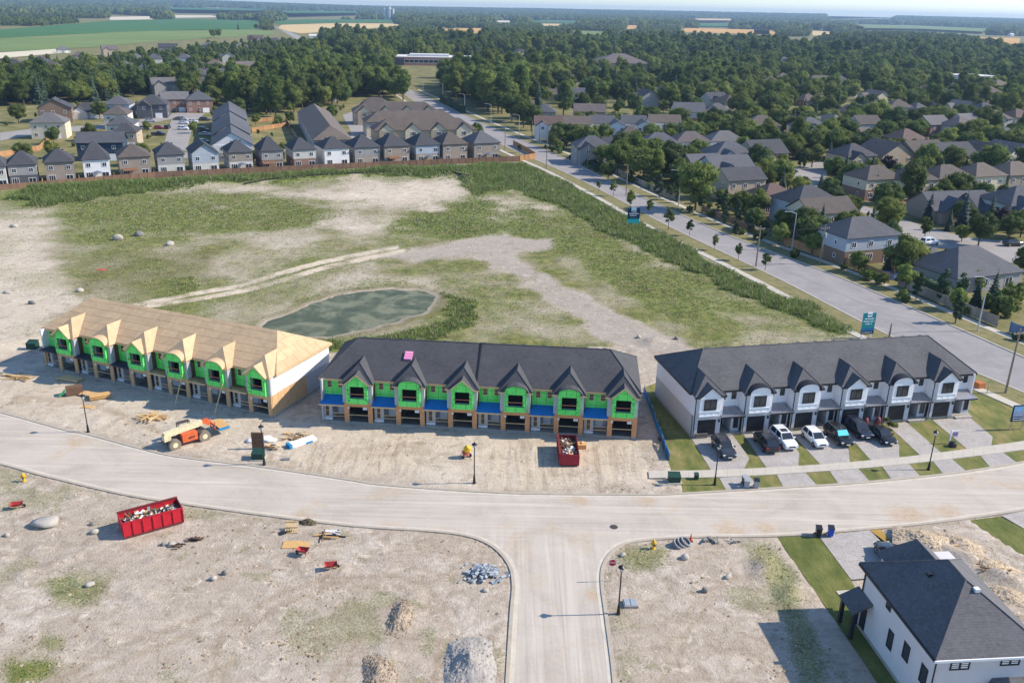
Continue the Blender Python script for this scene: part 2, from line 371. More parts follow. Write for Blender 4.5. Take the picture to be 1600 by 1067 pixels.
# heaps of soil dug out along the lots
def mound(px, py, r, h, ax=1.0, rz=0.0):
    c = G(px, py); dx = X - c[0]; dy = Y - c[1]; cx = dx * math.cos(rz) + dy * math.sin(rz); cy = -dx * math.sin(rz) + dy * math.cos(rz)
    d = np.hypot(cx / (r * ax), cy / r) + (vnoise(X, Y, 1.7, 51, 3) - .5) * .55
    return h * np.clip(1 - d, 0, 1) ** 1.25
for a in [(1020, 535, 2.4, .8, 1.5, .3), (1450, 850, 2.6, 1.0, 2, -.5), (1510, 880, 2.2, .9, 2.2, -.7), (1560, 905, 2.4, 1.0, 2, -.6), (1410, 835, 2.0, .6, 1.8, -.3), (640, 955, 1.6, .3, 2.4, 1.35), (600, 1040, 1.8, .3, 2, 1.4), (1195, 885, 1.8, .6, 1.5, 1.2), (1235, 930, 1.5, .5, 1.6, 1.0), (940, 540, 2.0, .5, 2.5, .1), (1150, 540, 2.5, .6, 2.5, 0)]:
    relief = np.maximum(relief, relief * .4 + mound(*a))
berm = 1 - sstep(dist_line(U, V, [(-100, 305), (0, 303), (250, 290), (420, 283), (560, 272), (620, 268), (720, 272), (735, 280)]), 2, 8)
relief += berm * .9
Z = np.where(site < 0, relief * sstep(-site, 0, 4), 0.0)
Z = Z * sstep(rd, .25, 1.6) - .16 * (1 - sstep(rd, -.1, .35))
Z = np.where(pond < 3, np.minimum(Z, .05) + np.minimum(0, pond) * .12, Z)
Z -= .05 * sstep(site, 0, 1) * (Y < 1200)
far = sstep(np.hypot(X, Y), 3500, 11000)
Z += far * (18 + 40 * vnoise(X, Y, 2600, 77, 3)) * (1 + .35 * sstep(-X / np.maximum(Y, 1), -.1, .35))
HF = (gx, gy, Z.reshape(shp)); GRASS = (grass.reshape(shp), tall.reshape(shp))
def hz(x, y):
    """height of the ground sheet"""
    i = int(np.clip(np.searchsorted(gx, x) - 1, 0, len(gx) - 2)); j = int(np.clip(np.searchsorted(gy, y) - 1, 0, len(gy) - 2))
    u = (x - gx[i]) / (gx[i + 1] - gx[i]); v = (y - gy[j]) / (gy[j + 1] - gy[j]); q = HF[2]
    return float((q[j, i] * (1 - u) + q[j, i + 1] * u) * (1 - v) + (q[j + 1, i] * (1 - u) + q[j + 1, i + 1] * u) * v)
def GG(px, py):
    """the same photograph point, dropped on the uneven ground"""
    p = G(px, py)
    for _ in range(3): p = G(px, py, hz(p[0], p[1]))
    return p
ny, nx = shp; I = np.arange(ny * nx).reshape(shp)
Q = np.stack([I[:-1, :-1], I[:-1, 1:], I[1:, 1:], I[1:, :-1]], -1).reshape(-1, 4)
me = np_mesh('ground', np.stack([X, Y, Z], -1), Q, smooth=True)
ca = me.attributes.new('zone', 'FLOAT_COLOR', 'POINT')
sandy = np.clip(bare + lots * .8 + ruts * .9, 0, 1)
ca.data.foreach_set('color', np.stack([grass, sandy, path, (site < 0).astype(float)], -1).astype(np.float32).ravel())
c2 = me.attributes.new('zoneb', 'FLOAT_COLOR', 'POINT')
damp = np.maximum((1 - sstep(np.abs(pond), 0, 2.5)) * .8, zone([(120, 400), (320, 395), (340, 440), (200, 465), (130, 455)], 14) * .5)
track = np.maximum(zone([(430, 690), (640, 690), (640, 755), (430, 735)], 12), zone([(740, 690), (1000, 695), (1000, 760), (750, 755)], 14))
c2.data.foreach_set('color', np.stack([damp, track, tall, ruts], -1).astype(np.float32).ravel())

c3 = me.attributes.new('rut_shade', 'FLOAT', 'POINT'); c3.data.foreach_set('value', lot_ruts.astype(np.float32))
t = NT('site_ground'); p = t.coord(); a1 = t.attr('zone'); a2 = t.attr('zoneb')
sp = t.n('ShaderNodeSeparateColor'); t.l(a1.outputs['Color'], sp.inputs[0]); gr, sa, pa = sp.outputs; insite = a1.outputs['Alpha']
sq = t.n('ShaderNodeSeparateColor'); t.l(a2.outputs['Color'], sq.inputs[0]); dm, tr, ta = sq.outputs
n1 = t.noise(p, .09, 5, .62); n2 = t.noise(p, .7, 5, .65, .6); n3 = t.noise(p, 4.5, 4, .7); n4 = t.noise(p, .28, 4, .6)
soil = t.ramp(n2, [(.25, L3(146, 133, 116)), (.45, L3(176, 163, 147)), (.62, L3(197, 185, 170)), (.8, L3(213, 201, 184))])
soil = t.mix(t.mapr(n1, .38, .62), soil, t.mix(.6, soil, L3(158, 142, 122)))
soil = t.mix(t.math('MULTIPLY', t.mapr(t.noise(p, .045, 4, .6), .45, .6), .45), soil, L3(176, 164, 148))
spk = t.mapr(t.noise(p, .13, 4, .6, .7), .4, .62, .15, 1.25)
soil = t.mix(t.math('MULTIPLY', sa, .65), soil, t.ramp(n4, [(.3, L3(196, 181, 159)), (.7, L3(218, 206, 185))]))
soil = t.mix(t.math('MULTIPLY', t.math('MULTIPLY', t.mapr(n3, .54, .68), spk), .5), soil, L3(118, 104, 86))
soil = t.mix(t.math('MULTIPLY', t.math('MULTIPLY', t.mapr(t.noise(p, 11, 2), .62, .74), spk), .35), soil, L3(196, 190, 178))
grav = t.ramp(t.noise(p, 2.2, 5, .7), [(.3, L3(146, 136, 125)), (.7, L3(176, 166, 153))])
soil = t.mix(t.math('MULTIPLY', pa, .85), soil, grav)
soil = t.mix(t.math('MULTIPLY', a2.outputs['Alpha'], .6), soil, L3(208, 192, 166))
soil = t.mix(t.math('MULTIPLY', t.attr('rut_shade').outputs['Fac'], .62), soil, t.ramp(n2, [(.3, L3(134, 116, 94)), (.7, L3(164, 146, 122))]))  # rut shade painted as darker brown, ruts too narrow for the mesh
soil = t.mix(t.math('MULTIPLY', t.mapr(t.noise(p, .38, 5, .7, .9), .54, .64), .5), soil, L3(144, 127, 106))
soil = t.mix(t.math('MULTIPLY', t.mapr(t.noise(p, .55, 6, .75, 1.4), .58, .64), .5), soil, L3(222, 211, 192))
# wheel marks pressed into the lots
def streaks(rot, sx, sy, sc, dist):
    mp = t.n('ShaderNodeMapping'); t.l(p, mp.inputs[0]); mp.inputs['Rotation'].default_value = (0, 0, rot); mp.inputs['Scale'].default_value = (sx, sy, 1)
    return t.noise(mp.outputs[0], sc, 4, .62, dist)
s1 = streaks(-.08, 1.7, .16, .9, 1.2); s2 = streaks(.5, .2, 1.6, .7, 1.6); s3 = streaks(-.6, .22, 1.5, .8, 1.8)
soil = t.mix(t.math('MULTIPLY', t.mapr(s1, .46, .66), t.math('MULTIPLY', tr, .75)), soil, L3(204, 188, 162))
soil = t.mix(t.math('MULTIPLY', t.mapr(s1, .5, .36), t.math('MULTIPLY', tr, .35)), soil, L3(142, 126, 106))
soil = t.mix(t.math('MULTIPLY', t.mapr(s2, .54, .72), .4), soil, L3(202, 187, 163))
soil = t.mix(t.math('MULTIPLY', t.mapr(s3, .56, .72), .35), soil, L3(132, 117, 99))
soil = t.mix(t.math('MULTIPLY', t.math('MULTIPLY', t.mapr(t.noise(p, 1.3, 6, .78), .55, .66), spk), .62), soil, L3(128, 113, 92))
turf = t.ramp(t.noise(p, .5, 5, .65), [(.30, L3(78, 86, 42)), (.46, L3(104, 110, 56)), (.58, L3(128, 126, 72)), (.72, L3(156, 144, 98))])
turf = t.mix(t.math('MULTIPLY', ta, .6), turf, t.ramp(n2, [(.3, L3(84, 104, 48)), (.7, L3(124, 140, 70))]))
turf = t.mix(t.math('MULTIPLY', t.mapr(t.noise(p, .13, 5, .7, .8), .52, .66), .55), turf, t.ramp(n2, [(.3, L3(84, 78, 46)), (.7, L3(122, 108, 70))]))
turf = t.mix(t.math('MULTIPLY', t.mapr(n3, .55, .7), .4), turf, L3(70, 78, 40))
gf = t.mapr(t.math('ADD', gr, t.math('MULTIPLY', t.math('SUBTRACT', n3, .5), 1.1)), .22, .72)
c = t.mix(gf, soil, turf)
c = t.mix(t.math('MULTIPLY', dm, .6), c, L3(104, 98, 66))
lawn = t.ramp(t.noise(p, .12, 5, .7), [(.3, L3(92, 96, 58)), (.5, L3(120, 116, 76)), (.7, L3(148, 136, 100))])
c = t.mix(insite, lawn, c)
t.l(c, t.b.inputs['Base Color']); t.b.inputs['Roughness'].default_value = .95; t.b.inputs['Specular IOR Level'].default_value = .1
t.bump(t.math('ADD', n3, t.math('MULTIPLY', n2, 1.5)), .7, .14)
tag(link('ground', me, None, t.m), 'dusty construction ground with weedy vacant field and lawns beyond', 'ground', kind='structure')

# --- roads
def road_mat(name, ramp, dirt, dirtamt, streak=False):
    t = NT(name); p = t.coord(); a = t.noise(p, .16, 5, .6, 1.0); b = t.noise(p, 3.0, 4, .7); d = t.noise(p, .55, 5, .62, .8)
    c = t.ramp(t.math('ADD', t.math('MULTIPLY', a, .7), t.math('MULTIPLY', b, .3)), ramp)
    c = t.mix(t.math('MULTIPLY', t.mapr(d, .5, .72), dirtamt), c, dirt)
    if streak:
        def st_(sx, sy, sc, r):
            mp = t.n('ShaderNodeMapping'); t.l(p, mp.inputs[0]); mp.inputs['Scale'].default_value = (sx, sy, 1); mp.inputs['Rotation'].default_value = (0, 0, r); return t.noise(mp.outputs[0], sc, 4, .6, .5)
        sx = t.n('ShaderNodeSeparateXYZ'); t.l(p, sx.inputs[0]); side = t.mapr(sx.outputs[1], 79, 72)
        along = t.mix(side, st_(.05, 1.5, .8, 0), st_(1.5, .05, .8, 0)); along2 = t.mix(side, st_(.04, 2.6, 1.2, .05), st_(2.6, .04, 1.2, 0))
        c = t.mix(t.math('MULTIPLY', t.mapr(along, .5, .68), .45), c, L3(210, 200, 186)); c = t.mix(t.math('MULTIPLY', t.mapr(along2, .5, .36), .4), c, L3(156, 146, 134))
        sp_ = t.noise(p, .11, 5, .6, 1.2); c = t.mix(t.math('MULTIPLY', t.mapr(sp_, .56, .70), .7), c, t.ramp(t.noise(p, 1.6, 4), [(.3, L3(168, 146, 120)), (.7, L3(198, 180, 156))]))
        for bx_, by_, rad in MUD:
            vd = t.n('ShaderNodeVectorMath', operation='DISTANCE'); t.l(p, vd.inputs[0]); vd.inputs[1].default_value = (bx_, by_, 0)
            k_ = t.mapr(t.math('ADD', vd.outputs['Value'], t.math('MULTIPLY', t.math('SUBTRACT', t.noise(p, .9, 5, .7), .5), rad * 2.6)), rad, rad * .25)
            c = t.mix(t.math('MULTIPLY', k_, .6), c, t.ramp(t.noise(p, 2.5, 4), [(.3, L3(160, 134, 104)), (.7, L3(194, 170, 138))]))
        c = t.mix(t.math('MULTIPLY', t.mapr(t.noise(p, 7, 3), .62, .72), .3), c, L3(150, 140, 128))
    t.l(c, t.b.inputs['Base Color']); t.b.inputs['Roughness'].default_value = .9; t.b.inputs['Specular IOR Level'].default_value = .2
    t.bump(b, .12, .02); return t.m
MUD = [(*G(a, b)[:2], r) for a, b, r in ((1140, 828, 2.2), (1200, 826, 1.8), (1420, 806, 3.0), (1480, 800, 2.2), (610, 826, 1.8), (700, 836, 1.6), (905, 782, 1.6), (470, 805, 1.5), (930, 930, 1.2), (1010, 782, 1.4), (120, 690, 2.0))]
m_res = road_mat('dusty_asphalt', [(.3, L3(166, 155, 141)), (.5, L3(184, 174, 161)), (.7, L3(194, 184, 171))], L3(190, 174, 152), .5, True)
m_main = road_mat('worn_asphalt', [(.3, L3(132, 128, 126)), (.55, L3(148, 143, 141)), (.75, L3(160, 155, 151))], L3(170, 162, 152), .35)
m_side = road_mat('street_asphalt', [(.3, L3(138, 134, 130)), (.7, L3(160, 155, 150))], L3(170, 160, 148), .3)
m_conc = pm('concrete', L3(186, 178, 164), .9, .07, .8, fine=6)
m_kerb = pm('kerb_concrete', L3(172, 162, 146), .9, .10, 1.2, fine=7)
def sheet(name, poly, z, mat, label=None, cat=None):
    """flat polygon, triangulated by Blender"""
    import bmesh
    bm = bmesh.new(); f = bm.faces.new([bm.verts.new((float(x), float(y), z)) for x, y in poly]); bmesh.ops.triangulate(bm, faces=[f])
    if sum(q.normal.z for q in bm.faces) < 0: bmesh.ops.reverse_faces(bm, faces=bm.faces[:])
    me = bpy.data.meshes.new(name); bm.to_mesh(me); bm.free()
    return tag(link(name, me, None, mat), label, cat, kind='structure')
sheet('road', res_poly, .0, m_res, 'pale dusty residential road with T junction', 'road')
sheet('road', main_poly, .0, m_main, 'long straight grey arterial road beside the vacant field', 'road')
sheet('road', [tuple(p) for p in cont_a] + [tuple(p) for p in cont_b[::-1]], .02, m_side, 'far stretch of the arterial road between woods and farm fields', 'road')
sheet('road', culdesac, .0, m_side, 'curving cul-de-sac between houses right of the arterial road', 'road')
sheet('road', street_l, .0, m_side, 'short grey street with parked cars among new houses', 'road')
sheet('road', street_l2, .004, m_side, 'side street in front of the pale two-storey house', 'road')
sheet('road', court, .0, m_side, 'paved court between brown townhouse blocks', 'road')
sheet('road', hidden_street, .008, m_side, 'narrow street behind the row of fenced houses', 'road')
for q in (res_poly, main_poly, culdesac, street_l, street_l2, court, hidden_street): EXC.append(q)

def ribbon(name, line, w, z0, z1, mat, label, cat='kerb', side=1):
    """raised strip along a line: a kerb or a path"""
    a = [np.asarray(q)[:2] for q in line]; b = offset_line(line, side * w); mb = MB(); n = len(a)
    vs = [(*q, z1) for q in a] + [(*q, z1) for q in b] + [(*q, z0) for q in a] + [(*q, z0) for q in b]
    fs = []
    for i in range(n - 1):
        fs += [(i, i + 1, n + i + 1, n + i), (2 * n + i, 2 * n + i + 1, i + 1, i), (3 * n + i + 1, 3 * n + i, n + i, n + i + 1)]
    mb.idx(vs, fs); return tag(mb.build(name, mat), label, cat, kind='structure')
ribbon('kerb', far_kerb, .32, -.2, .09, m_kerb, 'concrete kerb on the townhouse side of the residential road', side=1)
ribbon('kerb', near_kerb_w, .32, -.2, .09, m_kerb, 'curved concrete kerb left of the junction', side=-1)
ribbon('kerb', near_kerb_e, .32, -.2, .09, m_kerb, 'curved concrete kerb right of the junction', side=-1)
m_gut = pm('gutter_concrete', L3(196, 186, 170), .9, .10, .9, fine=7)
ribbon('gutter', far_kerb, .38, .0, .012, m_gut, 'pale concrete gutter on the townhouse side of the road', 'gutter', -1)
ribbon('gutter', near_kerb_w, .38, .0, .012, m_gut, 'pale concrete gutter left of the junction', 'gutter', 1)
ribbon('gutter', near_kerb_e, .38, .0, .012, m_gut, 'pale concrete gutter right of the junction', 'gutter', 1)
ribbon('kerb', mr_near, .3, -.2, .12, m_conc, 'arterial road kerb on the field side', side=1)
ribbon('kerb', mr_far, .3, -.2, .12, m_conc, 'arterial road kerb on the houses side', side=-1)
m_verge = NT('dry_verge'); _p = m_verge.coord()
m_verge.l(m_verge.ramp(m_verge.noise(_p, .6, 5, .7), [(.3, L3(94, 98, 54)), (.5, L3(120, 114, 70)), (.7, L3(140, 126, 86))]), m_verge.b.inputs['Base Color'])
m_verge.b.inputs['Roughness'].default_value = .95; m_verge.bump(m_verge.noise(_p, 6, 3), .5, .1); m_verge = m_verge.m
n0 = offset_line(mr_near, .3)[2:-4]; n1_ = offset_line(mr_near, 4.4)[2:-4]; n2_ = offset_line(mr_near, 6.0)[2:-4]
f0 = offset_line(mr_far, -.3)[2:-4]; f1 = offset_line(mr_far, -4.6)[2:-4]; f2 = offset_line(mr_far, -6.1)[2:-4]
sheet('verge', list(map(tuple, n0)) + list(map(tuple, n1_[::-1])), .06, m_verge, 'dry grass verge on the field side of the arterial road', 'verge')
sheet('verge', list(map(tuple, f0)) + list(map(tuple, f1[::-1])), .06, m_verge, 'dry grass verge on the houses side of the arterial road', 'verge')
def sidewalk(name, left, right, step, z, mat, label, y_max):
    """pavement cast in slabs with open joints; slabs past y_max are one part"""
    l = resample(left, .5); r = resample(right, .5); n = min(len(l), len(r)); l = resample(left, len(l) / n * .5)[:n]; r = resample(right, len(r) / n * .5)[:n]
    root = thing(name, label, 'pavement'); root['kind'] = 'structure'; k = max(1, int(step / .5)); far_mb = MB(); cnt = 0
    n = min(len(l), len(r))
    for i in range(0, n - k, k):
        q = []
        for a in (i, i + k):
            q.append((l[a], r[a]))
        d = (q[1][0] - q[0][0]); d = d / (np.linalg.norm(d) + 1e-9) * .008
        pts = [q[0][0] + d, q[1][0] - d, q[1][1] - d, q[0][1] + d]
        pts = [(x, y, z) for x, y in pts]
        if pts[0][1] < y_max and cnt < 220: MB().slab(pts, .2).build('slab', mat, root); cnt += 1
        else: far_mb.slab(pts, .2)
    if far_mb.v: tag(far_mb.build('far_slabs', mat, root), kind='stuff')
    return root
sidewalk('sidewalk', n1_, n2_, 3.0, .09, m_conc, 'straight concrete pavement along the field side of the arterial road', 240)
sidewalk('sidewalk', f1, f2, 3.0, .09, m_conc, 'straight concrete pavement along the wooden garden fences', 240)
# storm drains and a manhole
m_iron = pm('cast_iron', (.06, .055, .05), .7, .2, 5)
def manhole(px, py, label, r=.42):
    c = G(px, py); mb = MB().lathe([(r, .0), (r, .012), (r * .86, .012), (r * .84, .006), (r * .2, .006), (r * .18, .012)], (c[0], c[1], .001), 16)
    return tag(mb.build('manhole_cover', m_iron), label, 'manhole cover')
manhole(959, 823, 'round iron manhole cover in the middle of the junction')
# --- pond
t = NT('pond_water'); p = t.coord(); a = t.noise(p, .12, 5, .62, 1.4); b = t.noise(p, .5, 4, .6, .5)
t.l(t.ramp(t.math('ADD', t.math('MULTIPLY', a, .75), t.math('MULTIPLY', b, .25)), [(.36, L3(66, 76, 60)), (.48, L3(86, 92, 70)), (.58, L3(120, 122, 98)), (.72, L3(104, 98, 64))]), t.b.inputs['Base Color'])
t.b.inputs['Roughness'].default_value = .5; t.b.inputs['Specular IOR Level'].default_value = .12; t.bump(t.noise(p, 2.5, 3), .25, .06)
sheet('pond_water', [tuple(q) for q in pond_poly], -.12, t.m, 'murky green pond in the vacant field', 'pond')
# ================================================================ far fields
def field_mat(name, a, b, sc=.02):
    t = NT(name); p = t.coord(); mp = t.n('ShaderNodeMapping'); t.l(p, mp.inputs[0]); mp.inputs['Scale'].default_value = (.25, 1, 1)
    t.l(t.ramp(t.math('ADD', t.math('MULTIPLY', t.noise(mp.outputs[0], sc, 4), .6), t.math('MULTIPLY', t.noise(p, .004, 3), .4)), [(.3, a), (.7, b)]), t.b.inputs['Base Color']); t.b.inputs['Roughness'].default_value = 1; t.b.inputs['Specular IOR Level'].default_value = 0.05; return t.m
mf_green = field_mat('soybean_field', L3(62, 100, 62), L3(80, 118, 72)); mf_lgreen = field_mat('pasture', L3(96, 118, 70), L3(128, 140, 88)); mf_wheat = field_mat('ripe_wheat', L3(190, 164, 116), L3(208, 184, 138)); mf_gold = field_mat('golden_wheat', L3(186, 144, 84), L3(204, 164, 104)); mf_stub = field_mat('stubble', L3(196, 186, 160), L3(208, 198, 174))
FIELDS = [('g', [(-200, 62), (-200, 48), (0, 47), (170, 33), (300, 30), (402, 33), (405, 46), (300, 48), (190, 50), (0, 60)]), ('l', [(-200, 86), (-200, 64), (0, 60.5), (190, 50.5), (310, 47), (405, 47), (432, 51), (424, 55), (330, 60), (240, 66), (150, 74), (0, 82)]), ('s', [(-200, 96), (-200, 88), (0, 83), (92, 77), (92, 84), (0, 92)]),
          ('w', [(434, 44), (440, 39.5), (520, 37), (612, 37.5), (628, 40), (560, 47), (470, 53), (452, 50)]), ('g', [(422, 35), (470, 31), (612, 31), (620, 36.5), (520, 36), (436, 39)]), ('o', [(676, 46), (752, 44.5), (757, 49), (735, 54), (690, 51)]), ('o', [(1064, 44), (1202, 47.5), (1203, 54.5), (1065, 50.5)]), ('w', [(1084, 33.5), (1143, 33.5), (1141, 37.5), (1092, 37.5)]), ('g', [(1091, 38), (1141, 38), (1141, 43.5), (1091, 43)]),
          ('l', [(895, 48), (948, 50), (945, 57), (903, 55)]), ('o', [(1178, 47), (1212, 48), (1210, 55), (1178, 54)]), ('w', [(1268, 48.5), (1302, 50), (1292, 56), (1270, 56)]), ('l', [(1335, 41.5), (1420, 42), (1545, 48), (1535, 54), (1440, 49), (1350, 48)]), ('o', [(1519, 58.5), (1594, 60), (1592, 71), (1560, 70)]), ('l', [(1568, 72), (1610, 74), (1612, 82), (1578, 81)]), ('s', [(270, 24.5), (330, 25), (345, 28), (275, 29)]), ('s', [(170, 27), (240, 26), (238, 31), (172, 32)]), ('s', [(772, 33), (802, 33), (800, 36), (774, 36)]), ('w', [(848, 37.5), (875, 38), (872, 41), (850, 41)]), ('g', [(830, 33), (905, 34), (900, 37.5), (835, 36.5)]), ('g', [(440, 22), (560, 22), (560, 26), (450, 28)]), ('g', [(260, 17), (420, 19), (400, 24), (270, 22)]), ('o', [(978, 40), (998, 40), (997, 46), (980, 46)]), ('l', [(1290, 32), (1400, 33), (1390, 36), (1300, 36)])]
FW = {'g': mf_green, 'l': mf_lgreen, 'w': mf_wheat, 'o': mf_gold, 's': mf_stub}; FN = {'g': 'flat green crop field in the distance', 'l': 'pale green pasture in the distance', 'w': 'pale ripe wheat field in the distance', 'o': 'golden wheat field in the distance', 's': 'strip of pale stubble field in the distance'}
FIELDPOLY = []
for i, (k, poly) in enumerate(FIELDS):
    w = gpoly(poly); FIELDPOLY.append(w)
    hmax = max(hz(*q) for q in w); sheet('field', w, max(.25, .25 + hmax), FW[k], FN[k], 'field')
# ================================================================ the three townhouse rows
def roof_mat(name, col, objvar=.0):
    t = NT(name); p = t.coord('obj'); z = t.n('ShaderNodeSeparateXYZ'); t.l(p, z.inputs[0])
    a = t.noise(p, .35, 4, .6); b = t.noise(p, 5.0, 3, .75)
    course = t.math('FRACT', t.math('MULTIPLY', z.outputs[2], 8.5))
    mp = t.n('ShaderNodeMapping'); t.l(p, mp.inputs[0]); mp.inputs['Scale'].default_value = (3.2, 3.2, 8.5)
    vor = t.n('ShaderNodeTexVoronoi'); t.l(mp.outputs[0], vor.inputs['Vector']); vor.inputs['Scale'].default_value = 1.0
    f = t.math('ADD', t.math('MULTIPLY', a, .4), t.math('ADD', t.math('MULTIPLY', b, .35), t.math('MULTIPLY', t.n('ShaderNodeSeparateColor').outputs[0], 0)))
    c = t.mix(t.mapr(f, .25, .55), tuple(q * .72 for q in col), tuple(min(1, q * 1.35) for q in col))
    tab = t.n('ShaderNodeSeparateColor'); t.l(vor.outputs['Color'], tab.inputs[0])
    c = t.mix(t.math('MULTIPLY', tab.outputs[0], .35), c, tuple(min(1, q * 1.7) for q in col))
    c = t.mix(t.math('MULTIPLY', t.mapr(course, .82, .95), .45), c, tuple(q * .45 for q in col))
    if objvar: c = t.mix(1.0, c, t.ramp(t.rnd(), [(0, 1 - objvar), (1, 1 + objvar)]), 'MULTIPLY')
    t.l(c, t.b.inputs['Base Color']); t.b.inputs['Roughness'].default_value = .85; t.b.inputs['Specular IOR Level'].default_value = .3
    t.bump(t.math('ADD', b, course), .35, .02); return t.m
M_shingle = roof_mat('charcoal_shingles', (.066, .066, .071))
M_shingle2 = roof_mat('slate_grey_shingles', (.094, .093, .097))
M_osb_roof = pm('osb_sheathing', L3(195, 166, 130), .85, .10, 1.2, fine=14, objvar=.08)
M_osb = pm('osb_board', L3(196, 160, 118), .85, .14, 2.0, fine=14)
M_osb_o = pm('osb_orange', L3(204, 150, 104), .85, .14, 2.0, fine=14)
M_green = pm('green_membrane', L3(88, 222, 96), .6, .07, 1.2, fine=5)
t = NT('green_membrane'); p = t.coord('obj'); xz = t.n('ShaderNodeSeparateXYZ'); t.l(p, xz.inputs[0])
sm = t.math('GREATER_THAN', t.math('FRACT', t.math('MULTIPLY', xz.outputs[0], .82)), .93); sz = t.math('GREATER_THAN', t.math('FRACT', t.math('MULTIPLY', xz.outputs[2], .8)), .94)
c = t.mix(t.mapr(t.noise(p, 1.1, 4), .3, .7), L3(84, 218, 92), L3(116, 240, 120)); c = t.mix(t.math('MULTIPLY', t.math('MAXIMUM', sm, sz), .55), c, L3(40, 140, 56)); c = t.mix(t.math('MULTIPLY', t.mapr(t.noise(p, 6, 2), .66, .7), .6), c, L3(20, 70, 30))
t.l(c, t.b.inputs['Base Color']); t.b.inputs['Roughness'].default_value = .6; t.bump(t.noise(p, 2.2, 3, .6, 1.0), .4, .04); M_green = t.m
M_wrap = pm('grey_housewrap', L3(172, 174, 178), .6, .08, 1.0, fine=4)
M_wrapw = pm('white_housewrap', L3(216, 216, 216), .6, .06, 1.0, fine=4)
M_blue = pm('blue_underlayment', L3(20, 112, 182), .5, .10, 1.0, fine=6)
M_found = pm('foundation_concrete', L3(158, 152, 142), .9, .10, 1.0, fine=8)
M_lumber = pm('spruce_lumber', L3(206, 178, 132), .8, .12, 2.0, fine=9)
M_white = pm('white_stucco', L3(222, 222, 224), .8, .04, .8, fine=12)
M_lstone = pm('pale_grey_stone', L3(196, 196, 198), .85, .08, 1.4, fine=7)
M_beige = pm('grey_beige_brick', L3(186, 182, 178), .85, .07, 1.4, fine=9)
M_trim = pm('white_trim', L3(236, 236, 236), .5, .03, 1.0)
M_black = pm('black_metal', (.022, .022, .026), .4, .15, 2.0)
M_door = pm('black_garage_door', (.020, .021, .026), .45, .12, 1.5)
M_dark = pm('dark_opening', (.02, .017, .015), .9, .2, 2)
M_pink = pm('pink_wrapped_bundle', L3(232, 150, 190), .5, .10, 4)
M_deck = pm('dark_membrane', L3(58, 52, 70), .6, .12, 2)
t = NT('window_glass'); t.b.inputs['Base Color'].default_value = (.03, .036, .044, 1); t.b.inputs['Roughness'].default_value = .06
t.b.inputs['Specular IOR Level'].default_value = .6; _p = t.coord(); t.bump(t.noise(_p, 1.2, 2), .03, .02); M_glass = t.m
t = NT('standing_seam_metal'); t.b.inputs['Base Color'].default_value = (.42, .42, .44, 1); t.b.inputs['Metallic'].default_value = .85; t.b.inputs['Roughness'].default_value = .38; M_seam = t.m

def clip_poly(poly, clip):
    """convex clip of a 2-D polygon"""
    out = list(poly); n = len(clip)
    ar = sum(clip[i][0] * clip[(i + 1) % n][1] - clip[(i + 1) % n][0] * clip[i][1] for i in range(n)); sg = 1 if ar > 0 else -1
    for i in range(n):
        a, b = clip[i], clip[(i + 1) % n]; src = out; out = []
        if not src: break
        side = lambda p: sg * ((b[0] - a[0]) * (p[1] - a[1]) - (b[1] - a[1]) * (p[0] - a[0]))
        for j in range(len(src)):
            p, q = src[j], src[(j + 1) % len(src)]; dp, dq = side(p), side(q)
            if dp >= 0: out.append(p)
            if dp * dq < 0: k = dp / (dp - dq); out.append((p[0] + k * (q[0] - p[0]), p[1] + k * (q[1] - p[1])))
    return out
def sheath(parent, pts, mat, name='roof_sheet', sw=2.44, sh=1.22, th=.022, gap=.02):
    """cover a sloping polygon (first edge = eave) with separate boards"""
    p = [np.array(q, float) for q in pts]; o = p[0]; u = p[1] - p[0]; u /= np.linalg.norm(u)
    n = np.cross(u, p[2] - p[0]); n /= np.linalg.norm(n); n = n if n[2] > 0 else -n; w = np.cross(n, u)
    if (p[2] - o) @ w < 0: w = -w
    loc = [((q - o) @ u, (q - o) @ w) for q in p]; W0 = min(a for a, b in loc); W1 = max(a for a, b in loc); H1 = max(b for a, b in loc)
    r = 0; y = 0.0
    while y < H1:
        x = W0 - (sw / 2 if r % 2 else 0)
        while x < W1:
            q = clip_poly([(x + gap, y + gap), (x + sw - gap, y + gap), (x + sw - gap, y + sh - gap), (x + gap, y + sh - gap)], loc)
            if len(q) > 2:
                ar = abs(sum(q[i][0] * q[(i + 1) % len(q)][1] - q[(i + 1) % len(q)][0] * q[i][1] for i in range(len(q)))) / 2
                if ar > .06:
                    lift = random.uniform(.0, .012)
                    MB().slab([o + a * u + b * w + n * (th + lift) for a, b in q], th).build(name, mat, parent)
            x += sw
        y += sh; r += 1

